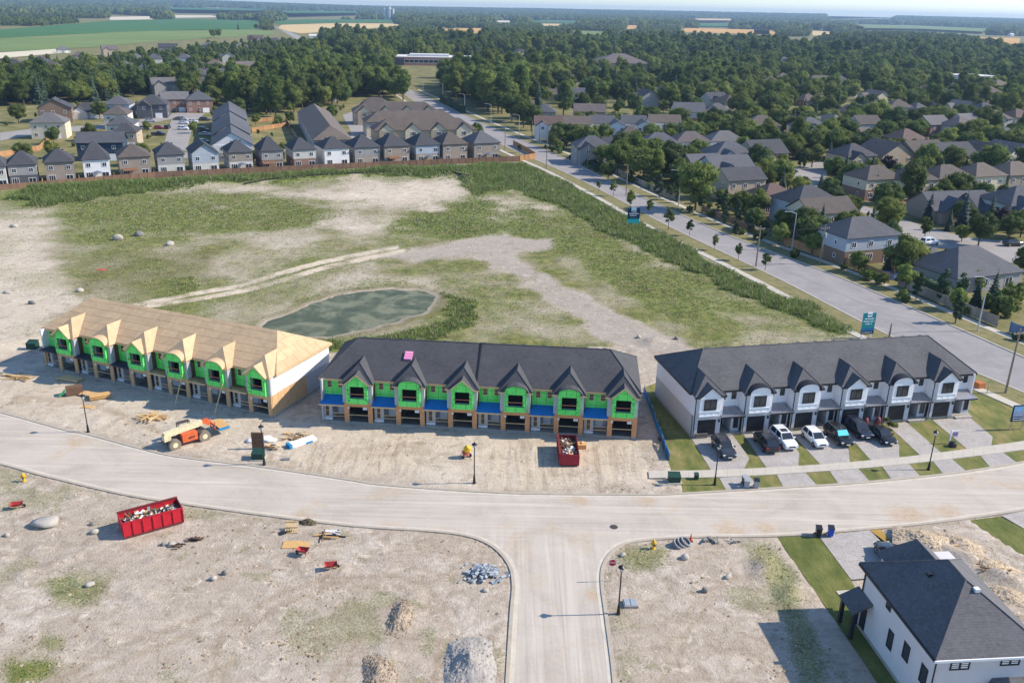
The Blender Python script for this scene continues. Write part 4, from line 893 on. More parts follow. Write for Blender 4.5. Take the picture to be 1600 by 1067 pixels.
def house(pos, rz, label, w=10.0, d=10.0, st=2, wall='grey', low=None, roof='charcoal', typ='hip', front='f', rise=None, group=None, gable=None, detail=2, chim=False, cat='house', wing=None, eh=None):
    """front 'f': garage and door towards -y; 'b': garden side towards -y"""
    R = thing('house', label, cat, (pos[0], pos[1], 0), rz, group); HOUSES.append((pos[0], pos[1], label, roof))
    H = eh or (2.85 * st + .3); rise = rise or (min(w, d) * .5 * .62); x, y = w / 2, d / 2
    c_, s_ = math.cos(rz), math.sin(rz); m_ = 1.0
    EXC.append([(pos[0] + c_ * a - s_ * b, pos[1] + s_ * a + c_ * b) for a, b in ((-x - m_, -y - m_), (x + m_, -y - m_), (x + m_, y + m_), (-x - m_, y + m_))])
    if low and st > 1:
        MB().box(-x, -y, -.3, x, y, 3.0).build('wall', wallm(low), R); MB().box(-x - .04, -y - .04, 3.0, x + .04, y + .04, H).build('wall', wallm(wall), R)
    else: MB().box(-x, -y, -.3, x, y, H).build('wall', wallm(wall), R)
    rm = MB(); roof_geo(rm, max(w, .1), d, H, rise, typ, rot90=(d > w * 1.15 and typ == 'gable') or (typ == 'gable' and gable == 'front')); ro = rm.build('roof', roofm(roof), R)
    if typ == 'gable':
        g = MB()
        if d > w * 1.15 or gable == 'front':
            for yy in (-y, y - .12): g.slab([(-x, yy, H), (x, yy, H), (0, yy, H + rise * .93)], .12)
        else:
            for xx in (-x, x - .12): g.idx([(xx, -y, H), (xx, y, H), (xx, 0, H + rise * .93), (xx + .12, -y, H), (xx + .12, y, H), (xx + .12, 0, H + rise * .93)], [(0, 1, 2), (3, 5, 4), (0, 2, 5, 3), (1, 4, 5, 2)])
        g.build('gable_wall', wallm(wall), R)
    if gable == 'porch' or wing:                                    # smaller gabled wing in front of the main body
        gw, gd, gx_, gh = wing or (w * .48, 2.2, -w * .22, H - .5 if st > 1 else H)
        MB().box(gx_ - gw / 2, -y - gd, -.3, gx_ + gw / 2, -y + .02, gh).build('wing_wall', wallm(low or wall), R)
        r2 = MB(); gr = gw * .5 * .75
        for s in (-1, 1): r2.slab([(gx_ + s * (gw / 2 + .35), -y - gd - .4, gh - .25), (gx_, -y - gd - .4, gh + gr), (gx_, -y + 2.6, gh + gr), (gx_ + s * (gw / 2 + .35), -y + .6, gh - .25)], .14)
        r2.build('wing_roof', roofm(roof), R)
        MB().slab([(gx_ - gw / 2, -y - gd, gh), (gx_ + gw / 2, -y - gd, gh), (gx_, -y - gd, gh + gr * .92)], .1).build('wing_gable', wallm('white' if wall in ('white', 'pale') else wall), R)
        if detail > 1:
            if st > 1: put_win(R, gx_, -y - gd - .01, min(gh - .9, 4.6), 0, (1.2, 1.25, 2))
    if detail:
        pane = detail > 1; zz = [1.55] + ([4.35] if st > 1 else [])
        for lv, z in enumerate(zz):
            for f in ((-.3, .3) if w < 12 else (-.36, -.05, .3)):
                if front == 'f' and lv == 0 and f > 0: continue
                key = ((1.8, 1.5, 3) if f < 0 else (1.9, 2.1, 2)) if (lv == 0 and front == 'b') else (1.2, 1.25, 2)
                zq = 1.15 if key == (1.9, 2.1, 2) else z
                if (gable == 'porch' or wing) and f < 0 and lv == 0: continue
                put_win(R, f * w, -y - (.05 if lv else .01), zq, 0, key, pane)
            for sx in (-1, 1):
                put_win(R, sx * (x + (.05 if lv else .01)), -.18 * d, z, sx * math.pi / 2, (.8, 1.0, 1), pane)
        if front == 'f':
            gx0 = w * .22
            gd_ = MB().box(gx0 - 1.5, -y - .06, 0, gx0 + 1.5, -y - .005, 2.2); gd_.build('garage_door', M_trim if wall != 'white' else M_door, R)
            MB().box(-.35 - w * .08, -y - .06, .1, .5 - w * .08, -y - .005, 2.2).build('front_door', M_door, R)
    if detail > 1:
        for k in (-.22, .18): MB().obox((k * w if typ == 'hip' else k * w, .12 * d, H + rise * .72), .4, .4, .35).build('roof_vent', M_black, ro)
    if chim: MB().box(w * .2, .3, H, w * .2 + .8, 1.3, H + rise + .7).build('chimney', wallm('brick'), ro)
    return R
def ridge_pos(px, py, st, rise, eh=None): return G(px, py, (eh or 2.85 * st + .3) + rise)

# --- the row of houses whose gardens back onto the brown fence
fence_px = [(-150, 315), (0, 299), (245, 278), (560, 263), (812, 252)]
fence_w = [G(*q)[:2] for q in fence_px]
fdir = (fence_w[-1] - fence_w[1]) / np.linalg.norm(fence_w[-1] - fence_w[1]); FANG = math.atan2(fdir[1], fdir[0])
def fence_at(px):
    for (a, b), (c, d) in zip(fence_px[:-1], fence_px[1:]):
        if a <= px <= c: return G(px, b + (d - b) * (px - a) / (c - a))
ROWA = [(-22, 15, 'pale', None, 'charcoal', 'hip', 0), (17, 63, 'grey', 'dark', 'charcoal', 'hip', 0), (74, 121, 'taupe', None, 'charcoal', 'hip', 0), (133, 176, 'white', None, 'charcoal', 'hip', 1.5), (189, 239, 'taupe', None, 'umber', 'hip', 0), (248, 292, 'grey', 'pale', 'charcoal', 'hip', 0), (302, 345, 'blue', 'pale', 'charcoal', 'gable', 0), (359, 398, 'taupe', 'pale', 'charcoal', 'hip', 0), (410, 445, 'grey', 'brown', 'charcoal', 'hip', .8), (459, 496, 'pale', 'brick', 'charcoal', 'hip', 0), (507, 548, 'white', None, 'charcoal', 'hip', 0), (554, 596, 'grey', 'stone', 'charcoal', 'hip', .3), (600, 642, 'taupe', 'stone', 'charcoal', 'hip', .4), (649, 689, 'blue', 'stone', 'charcoal', 'hip', .4), (691, 732, 'taupe', None, 'umber', 'hip', .4), (739, 783, 'taupe', None, 'slate', 'hip', .4)]
nrm = np.array([-fdir[1], fdir[0]])
for i, (x0, x1, wl, lo, rf, ty, ex) in enumerate(ROWA):
    a = fence_at(max(x0, -149))[:2]; b = fence_at(x1)[:2]; w = np.linalg.norm(b - a) * .96; dd = 11.5
    c = (a + b) / 2 + nrm * (6.2 + dd / 2) - np.array([0.0, 0])
    # the facade lies behind the fence: slide along the sight line so that it keeps its place in the picture
    c = c + fdir * (c[0] / c[1] * 0)
    sl = (a + b) / 2; k = 1 + (6.2) / np.linalg.norm(sl) * .8; c = sl * k + nrm * dd / 2
    house(c, FANG, f"{'steep-roofed ' if ex > 1 else ''}{wl} two-storey house, {ordinal(i)} from left along the brown fence", w * 1.0, dd, 2, wl, lo, rf, ty, 'b', rise=3.0 + ex, group='houses backing onto the brown fence', gable='front' if ty == 'gable' else None)
    if i in (1, 3, 4, 7, 8, 10, 12, 13, 14, 15):                     # timber decks, awnings and pergolas in the gardens
        R = thing('garden_deck', f"garden deck behind the {ordinal(i)} house from left along the brown fence", 'deck', (*(c - nrm * (dd / 2 + 1.6) + fdir * (1.2 if i % 2 else -1.5)), 0), FANG, 'garden decks')
        MB().box(-1.9, -1.4, 0, 1.9, 1.4, .45).build('platform', pm('deck_timber', L3(140, 106, 78), .8, .15, 2), R)
        for k in range(4): MB().box(-1.9 + k * 1.2, -1.4, .45, -1.82 + k * 1.2, -1.32, 1.3).build('post', M_lumber, R)
        MB().box(-1.9, -1.4, 1.3, 1.8, -1.33, 1.38).build('rail', M_lumber, R)
        if i in (4, 8, 12): MB().slab([(-2, -1.5, 2.35), (2, -1.5, 2.35), (2, 1.4, 2.7), (-2, 1.4, 2.7)], .1).build('canopy', pm('rust_canopy', L3(124, 90, 68), .8, .12, 2), R)
        if i in (7, 13, 15, 3):
            um = thing('patio_umbrella', f"patio umbrella on the deck of the {ordinal(i)} house from left along the fence", 'umbrella', (*(c - nrm * (dd / 2 + 1.6)), .45), 0, 'patio umbrellas')
            MB().tube((0, 0, 0), (0, 0, 2.2), .04).build('pole', M_trim, um); MB().lathe([(1.5, 1.9), (.75, 2.2), (.05, 2.45)], n=8).build('canopy', pm('umbrella_cloth', L3(96, 104, 118), .8, .1, 3), um)

# --- other houses: ridge pixel, width, depth, turn in degrees, storeys, wall, lower wall, roof, type, gable
AL = 19
LEFT = [  # left of the arterial road, behind the fenced row
    (84, 153, 13, 12, 22, 2, 'brown', None, 'charcoal', 'gable', 'front', 'brown house with big dark front gable'),
    (134, 160, 13, 11, 22, 1, 'pale', None, 'charcoal', 'hip', 'porch', 'pale bungalow with dark hip roof beside the big dark gable'),
    (76, 176, 12, 10, 15, 2, 'cream', None, 'grey', 'hip', None, 'cream two-storey house standing alone on a lawn'),
    (184, 149, 11, 11, 10, 2, 'blue', None, 'slate', 'hip', None, 'blue-grey two-storey house behind the narrow houses'),
    (183, 165, 9, 12, 12, 2, 'pale', None, 'umber', 'hip', None, 'pale narrow house, farthest of three above the red car'),
    (190, 180, 9, 12, 12, 2, 'pale', None, 'slate', 'hip', None, 'pale narrow house, middle of three above the red car'),
    (197, 192, 8, 11, 12, 2, 'tan', None, 'charcoal', 'hip', None, 'tan narrow house, nearest of three above the red car'),
    (157, 206, 14, 9, 14, 2, 'navy', None, 'slate', 'gable', None, 'navy blue sided house with white framed windows'),
    (237, 148, 13, 12, 14, 2, 'dark', None, 'charcoal', 'hip', 'porch', 'dark grey house with gabled porch at street end')]
for px, py, w, d, a, st, wl, lo, rf, ty, gb, lab in LEFT:
    rise = min(w, d) * .5 * .62
    house(ridge_pos(px, py, st, rise), math.radians(a), lab, w, d, st, wl, lo, rf, ty, 'f', group='newer houses left of the arterial road', gable=gb)
FARL = [(37, 103, 13, 'pale'), (62, 88, 12, 'grey'), (80, 95, 12, 'pale'), (115, 118, 16, 'grey'), (122, 80, 12, 'taupe'), (170, 71, 14, 'tan'), (139, 99, 11, 'pale'), (157, 99, 12, 'tan'), (193, 95, 12, 'pale'), (190, 106, 14, 'brown'), (228, 99, 13, 'taupe'), (270, 96, 12, 'grey'), (262, 68, 18, 'taupe'), (255, 121, 14, 'grey'), (272, 143, 12, 'brick'), (326, 66, 15, 'taupe'), (376, 67, 13, 'tan'), (399, 55, 22, 'brick'), (300, 97, 12, 'pale'), (311, 107, 13, 'tan'), (335, 93, 12, 'taupe'), (356, 82, 13, 'pale'), (340, 107, 15, 'brick'), (383, 96, 14, 'pale'), (414, 100, 16, 'taupe'), (428, 104, 13, 'grey'), (451, 113, 12, 'taupe'), (309, 142, 12, 'brick'), (310, 121, 12, 'tan'), (20, 92, 12, 'tan'), (8, 110, 12, 'grey'), (98, 72, 12, 'pale'), (240, 84, 12, 'pale'), (212, 84, 12, 'taupe'), (288, 84, 12, 'white'), (430, 59, 13, 'mix'), (530, 54, 14, 'white'), (510, 138, 12, 'brown'), (586, 152, 14, 'brown'), (352, 132, 12, 'tan')]
FARL.sort(); rr = random.Random(3)
for i, (px, py, w, wl) in enumerate(FARL):
    wl = wl if wl in WALLC else 'pale'; rf = rr.choice(['umber', 'brown', 'slate', 'grey', 'charcoal', 'mauve']); st = 2 if rr.random() < .7 else 1; ty = rr.choice(['hip', 'hip', 'gable']); d = rr.uniform(10, 12); rise = min(w, d) * .31
    house(ridge_pos(px, py, st, rise), math.radians(rr.choice([8, 15, 22, -70, 30])), f"{wl} house with {rf} {ty} roof among far left trees, {ordinal(i)} from left", w, d, st, wl, None, rf, ty, 'f', group='older houses among the far left trees', detail=1, chim=rr.random() < .3, gable='porch' if rr.random() < .35 else None)
RIGHT = [  # px, py, w, d, angle, storeys, wall, lower wall, roof, type, gable, label
    (816, 156, 11, 9, -4, 2, 'cream', None, 'brown', 'gable', None, 'cream house with lit blank gable beside the arterial road'),
    (851, 162, 10, 10, 0, 2, 'grey', None, 'slate', 'hip', None, 'grey hip-roofed house hidden by a tree beside the cream gable'),
    (921, 162, 14, 10, 0, 2, 'taupe', None, 'mauve', 'gable', None, 'taupe house with long brown roof between two round trees'),
    (960, 138, 12, 10, 0, 1, 'tan', None, 'mauve', 'gable', None, 'low house with long pinkish roof far behind the white fronts'),
    (860, 139, 10, 9, 0, 1, 'tan', None, 'mauve', 'gable', None, 'tan low house, left of three in the far clearing'), (880, 137, 9, 9, 0, 1, 'brown', None, 'umber', 'gable', None, 'brown low house, middle of three in the far clearing'), (898, 137, 11, 9, 0, 2, 'white', None, 'slate', 'gable', 'porch', 'white gabled house, right of three in the far clearing'),
    (857, 181, 11, 9, 0, 2, 'white', None, 'red', 'gable', 'porch', 'white house with reddish roof and porch beside the road'),
    (895, 181, 14, 9, 0, 2, 'cream', None, 'brown', 'gable', None, 'cream house with long brown roof right of reddish roof'),
    (941, 180, 10, 9, 0, 2, 'white', None, 'slate', 'gable', None, 'white house with blue-grey roof, fourth from the arterial road'), (990, 180, 10, 9, 0, 2, 'white', None, 'slate', 'gable', None, 'white house with blue-grey roof, fifth from the arterial road'),
    (964, 187, 6, 8, 0, 2, 'white', None, 'slate', 'gable', 'front', 'narrow white gabled house between two blue-grey roofs'), (1006, 187, 6, 8, 0, 2, 'white', None, 'slate', 'gable', 'front', 'narrow white gabled house right of the blue-grey roofs'),
    (1038, 179, 13, 9, 0, 2, 'white', None, 'brown', 'gable', None, 'white house with brown roof at the end of the row'), (985, 197, 10, 9, 8, 1, 'brick', None, 'umber', 'hip', None, 'low brick house with umber hip roof in front of white row'),
    (1076, 160, 14, 12, 4, 2, 'pale', 'brick', 'slate', 'gable', None, 'large pale house with brick ground floor and slate roof'),
    (925, 212, 12, 10, 8, 2, 'grey', None, 'slate', 'hip', 'porch', 'grey hip-roofed house with deck nearest the road junction'), (962, 214, 10, 9, 8, 1, 'cream', None, 'charcoal', 'gable', None, 'cream gabled house right of the decked grey house'),
    (1030, 207, 13, 10, 8, 2, 'cream', 'tan', 'slate', 'hip', None, 'cream and tan house left of the mauve roof'), (1079, 205, 13, 10, 8, 2, 'white', 'brick', 'mauve', 'hip', None, 'white and brick house with mauve hip roof'), (1132, 204, 13, 10, 8, 2, 'white', None, 'grey', 'hip', None, 'white house with pale grey hip roof behind the brick front'),
    (1140, 220, 15, 13, 12, 2, 'blue', 'brick', 'slate', 'hip', 'porch', 'blue-sided house with brick gable front'), (1135, 242, 14, 11, 20, 2, 'blue', None, 'slate', 'gable', 'porch', 'blue-grey house with two small gables behind roadside trees'), (1098, 240, 11, 9, 20, 2, 'tan', None, 'slate', 'gable', None, 'tan gabled house close behind the roadside trees'),
    (1192, 218, 13, 12, 20, 2, 'tan', None, 'charcoal', 'gable', 'porch', 'tan house with dark gable roof by the cul-de-sac entrance'),
    (1156, 261, 12, 9, 20, 2, 'tan', None, 'charcoal', 'gable', None, 'olive tan house with charcoal roof behind the round roadside trees'),
    (1207, 286, 14, 13, 20, 1, 'brick', None, 'red', 'hip', None, 'red brick bungalow with wide red-brown hip roof'), (1263, 289, 13, 11, 20, 2, 'blue', None, 'charcoal', 'hip', None, 'pale blue house with charcoal hip roof right of brick bungalow'),
    (1287, 308, 13, 9, 20, 2, 'cream', 'stone', 'umber', 'gable', None, 'cream house with sunlit gable end facing the arterial road'), (1345, 338, 14, 10, 20, 2, 'blue', 'brown', 'slate', 'hip', None, 'grey-blue hip-roofed house behind cedar trees and wooden fence'),
    (1512, 384, 17, 13, 22, 1, 'grey', None, 'slate', 'hip', None, 'wide grey bungalow with slate hip roof behind the grey fence'), (1455, 387, 8, 9, 22, 1, 'grey', None, 'slate', 'hip', None, 'low grey garage wing left of the wide bungalow'),
    (1490, 298, 18, 12, 12, 1, 'stone', None, 'slate', 'gable', 'porch', 'stone bungalow with several gables behind two blue spruces'), (1552, 300, 15, 12, 12, 1, 'cream', None, 'slate', 'gable', 'porch', 'cream bungalow with slate roof at the right edge'), (1596, 290, 14, 12, 12, 2, 'pale', 'brick', 'slate', 'hip', 'porch', 'pale house with brick garage cut by the right edge'),
    (1368, 258, 13, 10, 20, 2, 'cream', 'brick', 'umber', 'hip', None, 'cream and brick house, first in row behind the cul-de-sac'), (1424, 260, 12, 10, 20, 2, 'cream', 'brick', 'umber', 'hip', None, 'cream and brick house, second in row behind the cul-de-sac'), (1478, 257, 13, 10, 20, 2, 'white', None, 'umber', 'hip', None, 'white house, third in row behind the cul-de-sac'), (1532, 254, 12, 10, 20, 2, 'cream', None, 'brown', 'hip', None, 'cream house, fourth in row behind the cul-de-sac'), (1586, 252, 13, 10, 20, 2, 'taupe', None, 'brown', 'hip', None, 'taupe house, fifth in row behind the cul-de-sac'),
    (1333, 224, 12, 11, 20, 2, 'tan', None, 'charcoal', 'hip', 'porch', 'tan house with white dormers, first of the gabled row'), (1386, 219, 14, 13, 22, 2, 'tan', None, 'charcoal', 'gable', 'front', 'tan house with tall dark gable, second of the gabled row'), (1440, 219, 14, 12, 20, 2, 'taupe', None, 'umber', 'gable', 'porch', 'taupe house with brick chimney, third of the gabled row'), (1486, 222, 14, 12, 20, 2, 'tan', None, 'charcoal', 'gable', 'porch', 'tan gabled house, fourth of the gabled row'), (1540, 222, 12, 12, 20, 2, 'white', None, 'charcoal', 'gable', 'front', 'white timbered gable house, fifth of the gabled row'), (1577, 221, 12, 12, 20, 2, 'white', None, 'slate', 'gable', 'front', 'white timbered gable house, sixth of the gabled row'), (1372, 240, 8, 8, 20, 1, 'tan', None, 'slate', 'hip', None, 'low tan garage with pyramid roof below the tall dark gable')]
for px, py, w, d, a, st, wl, lo, rf, ty, gb, lab in RIGHT:
    rise = min(w, d) * .5 * .62
    house(ridge_pos(px, py, st, rise), math.radians(a), lab, w, d, st, wl, lo, rf, ty, 'f' if gb else 'b', group='houses right of the arterial road', gable=gb, chim='chimney' in lab)
FARR = [(1370, 141, 13), (1450, 133, 13), (1466, 141, 11), (1482, 140, 13), (1440, 170, 13), (1404, 155, 12), (1391, 167, 12), (1505, 157, 12), (1495, 169, 13), (1515, 177, 14), (1538, 160, 13), (1502, 182, 13), (1545, 135, 14), (1593, 142, 13), (1521, 145, 14), (1340, 199, 11), (1416, 201, 12), (1572, 199, 12), (1598, 197, 12), (1433, 160, 12), (1503, 197, 13), (1408, 171, 12), (1117, 144, 11), (1138, 148, 14), (1121, 161, 12), (1190, 180, 14), (1226, 178, 15), (1265, 183, 13), (1300, 178, 15), (1262, 147, 12), (1224, 114, 12), (1237, 117, 11), (1204, 120, 12), (813, 77, 16), (900, 87, 14), (873, 91, 13), (934, 104, 13), (889, 117, 13), (1368, 156, 11), (1335, 165, 11), (1352, 180, 11), (1380, 187, 11), (1458, 180, 11), (1530, 192, 12), (1100, 128, 12), (1060, 120, 14), (1040, 132, 12), (1225, 89, 13), (1228, 100, 12), (1281, 118, 12), (1310, 117, 12), (1325, 135, 12), (1560, 125, 13), (1555, 172, 12), (1590, 170, 12), (925, 125, 12), (850, 108, 12), (1010, 140, 12), (1150, 125, 12)]
FARR.sort()
for i, (px, py, w) in enumerate(FARR):
    wl = rr.choice(['pale', 'cream', 'taupe', 'brick', 'white', 'grey', 'tan', 'blue']); rf = rr.choice(['umber', 'brown', 'slate', 'grey', 'charcoal', 'mauve', 'red']); st = 2 if rr.random() < .55 else 1; ty = rr.choice(['hip', 'hip', 'gable']); d = rr.uniform(10, 12); rise = min(w, d) * .31
    house(ridge_pos(px, py, st, rise), math.radians(rr.choice([20, 20, 15, -70, 0])), f"{wl} house with {rf} {ty} roof among far right trees, {ordinal(i)} from left", w, d, st, wl, None, rf, ty, 'f', group='older houses among the far right trees', detail=1, gable='porch' if rr.random() < .4 else None, chim=rr.random() < .2)
# far subdivision at the edge of the wood
for i in range(26):
    px = 1268 + i * 9.4 + rr.uniform(-2, 2); py = 68 + i * .18 + rr.uniform(-1.5, 5); w = rr.uniform(11, 15)
    house(ridge_pos(px, py, 2, 3.4), math.radians(rr.choice([15, 20, -70])), f"tiny far house at the wood's edge, {ordinal(i)} from left", w, 11, 2, rr.choice(['pale', 'white', 'taupe', 'grey', 'brown']), None, rr.choice(['umber', 'slate', 'charcoal', 'mauve']), rr.choice(['hip', 'gable']), 'f', group='far subdivision below the wood', detail=0)

# --- townhouse blocks left of the arterial road
def block(label, pa, pb, z, depth, wall, low, roof, n, typ='hip', gables=True, stepped=False, gside=-1):
    """long block whose ridge runs from pixel pa to pixel pb"""
    a, b = G(*pa, z), G(*pb, z); d = b - a; L = np.linalg.norm(d); ang = math.atan2(d[1], d[0]); c = (a + b) / 2
    R = thing('townhouse_block', label, 'townhouses', (c[0], c[1], 0), ang, 'townhouse blocks left of the arterial road')
    ca, sa = math.cos(ang), math.sin(ang); x, y = L / 2 + (depth / 2 if typ == 'hip' else 0), depth / 2; H = z - depth * .31
    EXC.append([(c[0] + ca * p - sa * q, c[1] + sa * p + ca * q) for p, q in ((-x - 1, -y - 1), (x + 1, -y - 1), (x + 1, y + 1), (-x - 1, y + 1))])
    MB().box(-x, -y, -.3, x, y, 3.0).build('wall', wallm(low), R); MB().box(-x - .03, -y - .03, 3.0, x + .03, y + .03, H).build('wall', wallm(wall), R)
    if stepped:
        for k in range(n):
            x0, x1 = -x + 2 * x * k / n, -x + 2 * x * (k + 1) / n; up = .5 * ((k % 2)); mb = MB(); roof_geo(mb, x1 - x0 - .1, depth, H + up, depth * .31, 'gable', .3, (x0 + x1) / 2, 0); mb.build('roof', roofm(roof), R)
            g = MB()
            for xx in (x0 + .1, x1 - .25): g.idx([(xx, -y, H), (xx, y, H), (xx, 0, H + up + depth * .29), (xx + .12, -y, H), (xx + .12, y, H), (xx + .12, 0, H + up + depth * .29)], [(0, 1, 2), (3, 5, 4), (0, 2, 5, 3), (1, 4, 5, 2)])
            g.build('gable_wall', wallm(wall), R)
    else:
        mb = MB(); roof_geo(mb, 2 * x, depth, H, depth * .31, typ); mb.build('roof', roofm(roof), R)
    for k in range(n):
        x0 = -x + 2 * x * (k + .5) / n; w = 2 * x / n
        for s in (-1, 1):
            for z_ in (1.5, 4.3):
                put_win(R, x0 - w * .2, s * (y + .04), z_, 0 if s < 0 else math.pi, (1.2, 1.25, 2)); put_win(R, x0 + w * .22, s * (y + .04), z_, 0 if s < 0 else math.pi, (1.2, 1.25, 2))
        if gables:
            gw, gr = w * .62, w * .25; s = gside
            dm = MB(); yy = s * (y + .5)
            MB().box(x0 - gw / 2, min(yy, s * y), .0, x0 + gw / 2, max(yy, s * y), H - .1).build('bay', wallm('cream' if k % 2 else wall), R)
            for q in (-1, 1): dm.slab([(x0 + q * (gw / 2 + .3), yy + s * .3, H - .25), (x0, yy + s * .3, H + gr), (x0, s * (y - depth * .35), H + gr), (x0 + q * (gw / 2 + .3), s * (y - .3), H - .25)], .14)
            dm.build('gable_roof', roofm(roof), R)
            MB().slab([(x0 - gw / 2, yy, H - .1), (x0 + gw / 2, yy, H - .1), (x0, yy, H + gr * .9)], .1).build('gable_wall', wallm('cream'), R)
            put_win(R, x0, yy + s * .01, 4.3, 0 if s < 0 else math.pi, (1.8, 1.5, 3))
    for s in (-1, 1):
        for z_ in (1.5, 4.3):
            for q in (-.25, .25): put_win(R, s * (x + .04), q * depth, z_, s * math.pi / 2, (1.2, 1.25, 2))
    return R
block('grey stepped townhouse block with white gable end beside parked cars', (361, 207), (357, 158), 9.6, 13, 'white', 'grey', 'slate', 5, 'gable', False, True)
block('long brown-roofed townhouse block running away behind the white house', (516, 196), (490, 162), 9.6, 13, 'grey', 'grey', 'brown', 6, 'hip', False, False)
block('brown-roofed townhouse block with four gables, nearest of the three', (606, 185), (716, 184), 9.4, 12, 'tan', 'stone', 'brown', 4, 'hip')
block('plain brown-roofed townhouse block between the two gabled blocks', (592, 173), (690, 172), 9.4, 12, 'grey', 'cream', 'brown', 4, 'hip', False)
block('brown-roofed townhouse block with gables, farthest of the three', (572, 159), (662, 159), 9.4, 12, 'tan', 'stone', 'umber', 4, 'hip')

# --- school, church, warehouse, farm silos
def flat_building(name, label, cat, pa, pb, depth, h, wall, nwin, roofc):
    a, b = G(*pa), G(*pb); d = b - a; L = np.linalg.norm(d); ang = math.atan2(d[1], d[0]); c = (a + b) / 2
    R = thing(name, label, cat, (c[0], c[1], 0), ang); x = L / 2
    ca, sa = math.cos(ang), math.sin(ang)
    EXC.append([(c[0] + ca * p - sa * q, c[1] + sa * p + ca * q) for p, q in ((-x, -18), (x, -18), (x, depth), (-x, depth))])
    MB().box(-x, 0, -.3, x, depth, h).build('wall', wall, R); MB().box(-x - .2, -.2, h, x + .2, depth + .2, h + .3).build('roof', roofc, R)
    for k in range(nwin):
        xx = -x + 2 * x * (k + .5) / nwin
        w = MB().box(xx - 2.2, -.14, h * .3, xx + 2.2, -.01, h * .72).build('window', M_trim, R); MB().box(xx - 2, -.2, h * .34, xx + 2, -.141, h * .68).build('pane', M_glass, w)
    return R
m_brick2 = pm('school_brick', L3(190, 136, 120), .85, .1, .5, fine=3); m_wroof = pm('pale_flat_roof', L3(204, 202, 198), .8, .06, .4)
R = flat_building('school', 'long low red brick school with pale flat roof', 'school', (617, 102), (737, 104), 40, 7, m_brick2, 16, m_wroof)
MB().box(-22, 12, 7.3, 14, 30, 9).build('gymnasium', m_wroof, R); MB().box(-34, -3, 0, -26, 0, 6).build('entrance', wallm('dark'), R)
R = flat_building('warehouse', 'white ribbed warehouse with flat roof among trees at right', 'warehouse', (1470, 133), (1511, 137), 30, 8, pm('white_cladding', L3(214, 212, 214), .6, .05, .6), 5, m_wroof)
rise = 8; p = G(968, 84, 15); R = thing('church_hall', 'wide hall with low brown pyramid roof above the trees', 'church', (p[0], p[1], 0), .1)
MB().box(-22, -18, 0, 22, 18, 8).build('wall', wallm('tan'), R); mb = MB(); roof_geo(mb, 44, 36, 8, 7, 'hip', 1.2); mb.build('roof', roofm('mauve'), R)
for k in range(5): put_win(R, -16 + k * 8, -18.02, 3.5, 0, (1.9, 2.1, 2))
EXC.append([(p[0] - 23, p[1] - 45), (p[0] + 23, p[1] - 45), (p[0] + 23, p[1] + 19), (p[0] - 23, p[1] + 19)])
m_silo = pm('silo_concrete', L3(190, 190, 186), .8, .08, .3)
p = G(601, 31); R = thing('grain_elevator', 'pale concrete grain elevator towering over distant fields', 'grain elevator', (p[0], p[1], 0), 0)
for k, (dx, h, r) in enumerate(((-28, 30, 7), (0, 44, 9), (19, 46, 9), (34, 42, 6))): MB().lathe([(r, 0), (r, h - 3), (r * .9, h)], (dx, 0, 0), 14).build('silo', m_silo, R)
MB().box(-6, -6, 44, 24, 6, 50).build('headhouse', m_silo, R); MB().box(-75, -9, 0, -38, 9, 11).build('shed', m_wroof, R)
for i, (px, py, w, h) in enumerate([(340, 19, 8, 26), (490, 60, 14, 6), (397, 20, 26, 9), (421, 28, 20, 8), (905, 40, 30, 9), (960, 33, 34, 9), (1290, 49, 40, 8), (1579, 57, 14, 9), (700, 29, 30, 8), (780, 24, 40, 8)]):
    p = G(px, py); R = thing('barn', f"pale distant farm building, {ordinal(i)} from left beyond the town", 'barn', (p[0], p[1], 0), .3, 'distant farm buildings')
    if h > 20: MB().lathe([(4, 0), (4, h - 3), (.5, h)], n=12).build('tower', m_silo, R)
    else: MB().box(-w / 2, -7, 0, w / 2, 7, h * .6).build('wall', m_wroof, R); mb = MB(); roof_geo(mb, w, 14, h * .6, h * .4, 'gable'); mb.build('roof', m_wroof, R)
# ================================================================ trees, hedges, grass, woods
def leaf_mat(name, cols, tr=.45):
    t = NT(name); oi = t.n('ShaderNodeObjectInfo'); p = t.coord('obj')
    c = t.ramp(oi.outputs['Random'], [(i / (len(cols) - 1), q) for i, q in enumerate(cols)])
    c = t.mix(1.0, c, t.ramp(t.math('FRACT', t.math('MULTIPLY', oi.outputs['Random'], 13.7)), [(0, .66), (1, 1.3)]), 'MULTIPLY')
    n = t.noise(p, .55, 3, .6); n2 = t.noise(p, 3.5, 2)
    c = t.mix(1.0, c, t.ramp(n, [(.3, .74), (.7, 1.3)]), 'MULTIPLY'); c = t.mix(t.math('MULTIPLY', t.mapr(n2, .5, .7), .35), c, tuple(min(1, q * 1.5) for q in cols[-1]))
    t.l(c, t.b.inputs['Base Color']); t.b.inputs['Roughness'].default_value = .75; t.b.inputs['Specular IOR Level'].default_value = .2
    tl = t.n('ShaderNodeBsdfTranslucent'); t.l(c, tl.inputs[0]); mx = t.n('ShaderNodeMixShader'); mx.inputs[0].default_value = tr
    out = t.t.nodes['Material Output']; t.l(t.b.outputs[0], mx.inputs[1]); t.l(tl.outputs[0], mx.inputs[2]); t.l(mx.outputs[0], out.inputs[0]); return t.m
ML_dec = leaf_mat('broadleaf_foliage', [(.082, .126, .030), (.134, .180, .040), (.190, .222, .052), (.105, .152, .044), (.070, .108, .036), (.162, .200, .045)])
ML_lite = leaf_mat('light_green_foliage', [(.16, .215, .05), (.20, .245, .06), (.23, .25, .06)])
ML_con = leaf_mat('spruce_needles', [(.036, .062, .036), (.050, .082, .046), (.066, .096, .066)], .1)
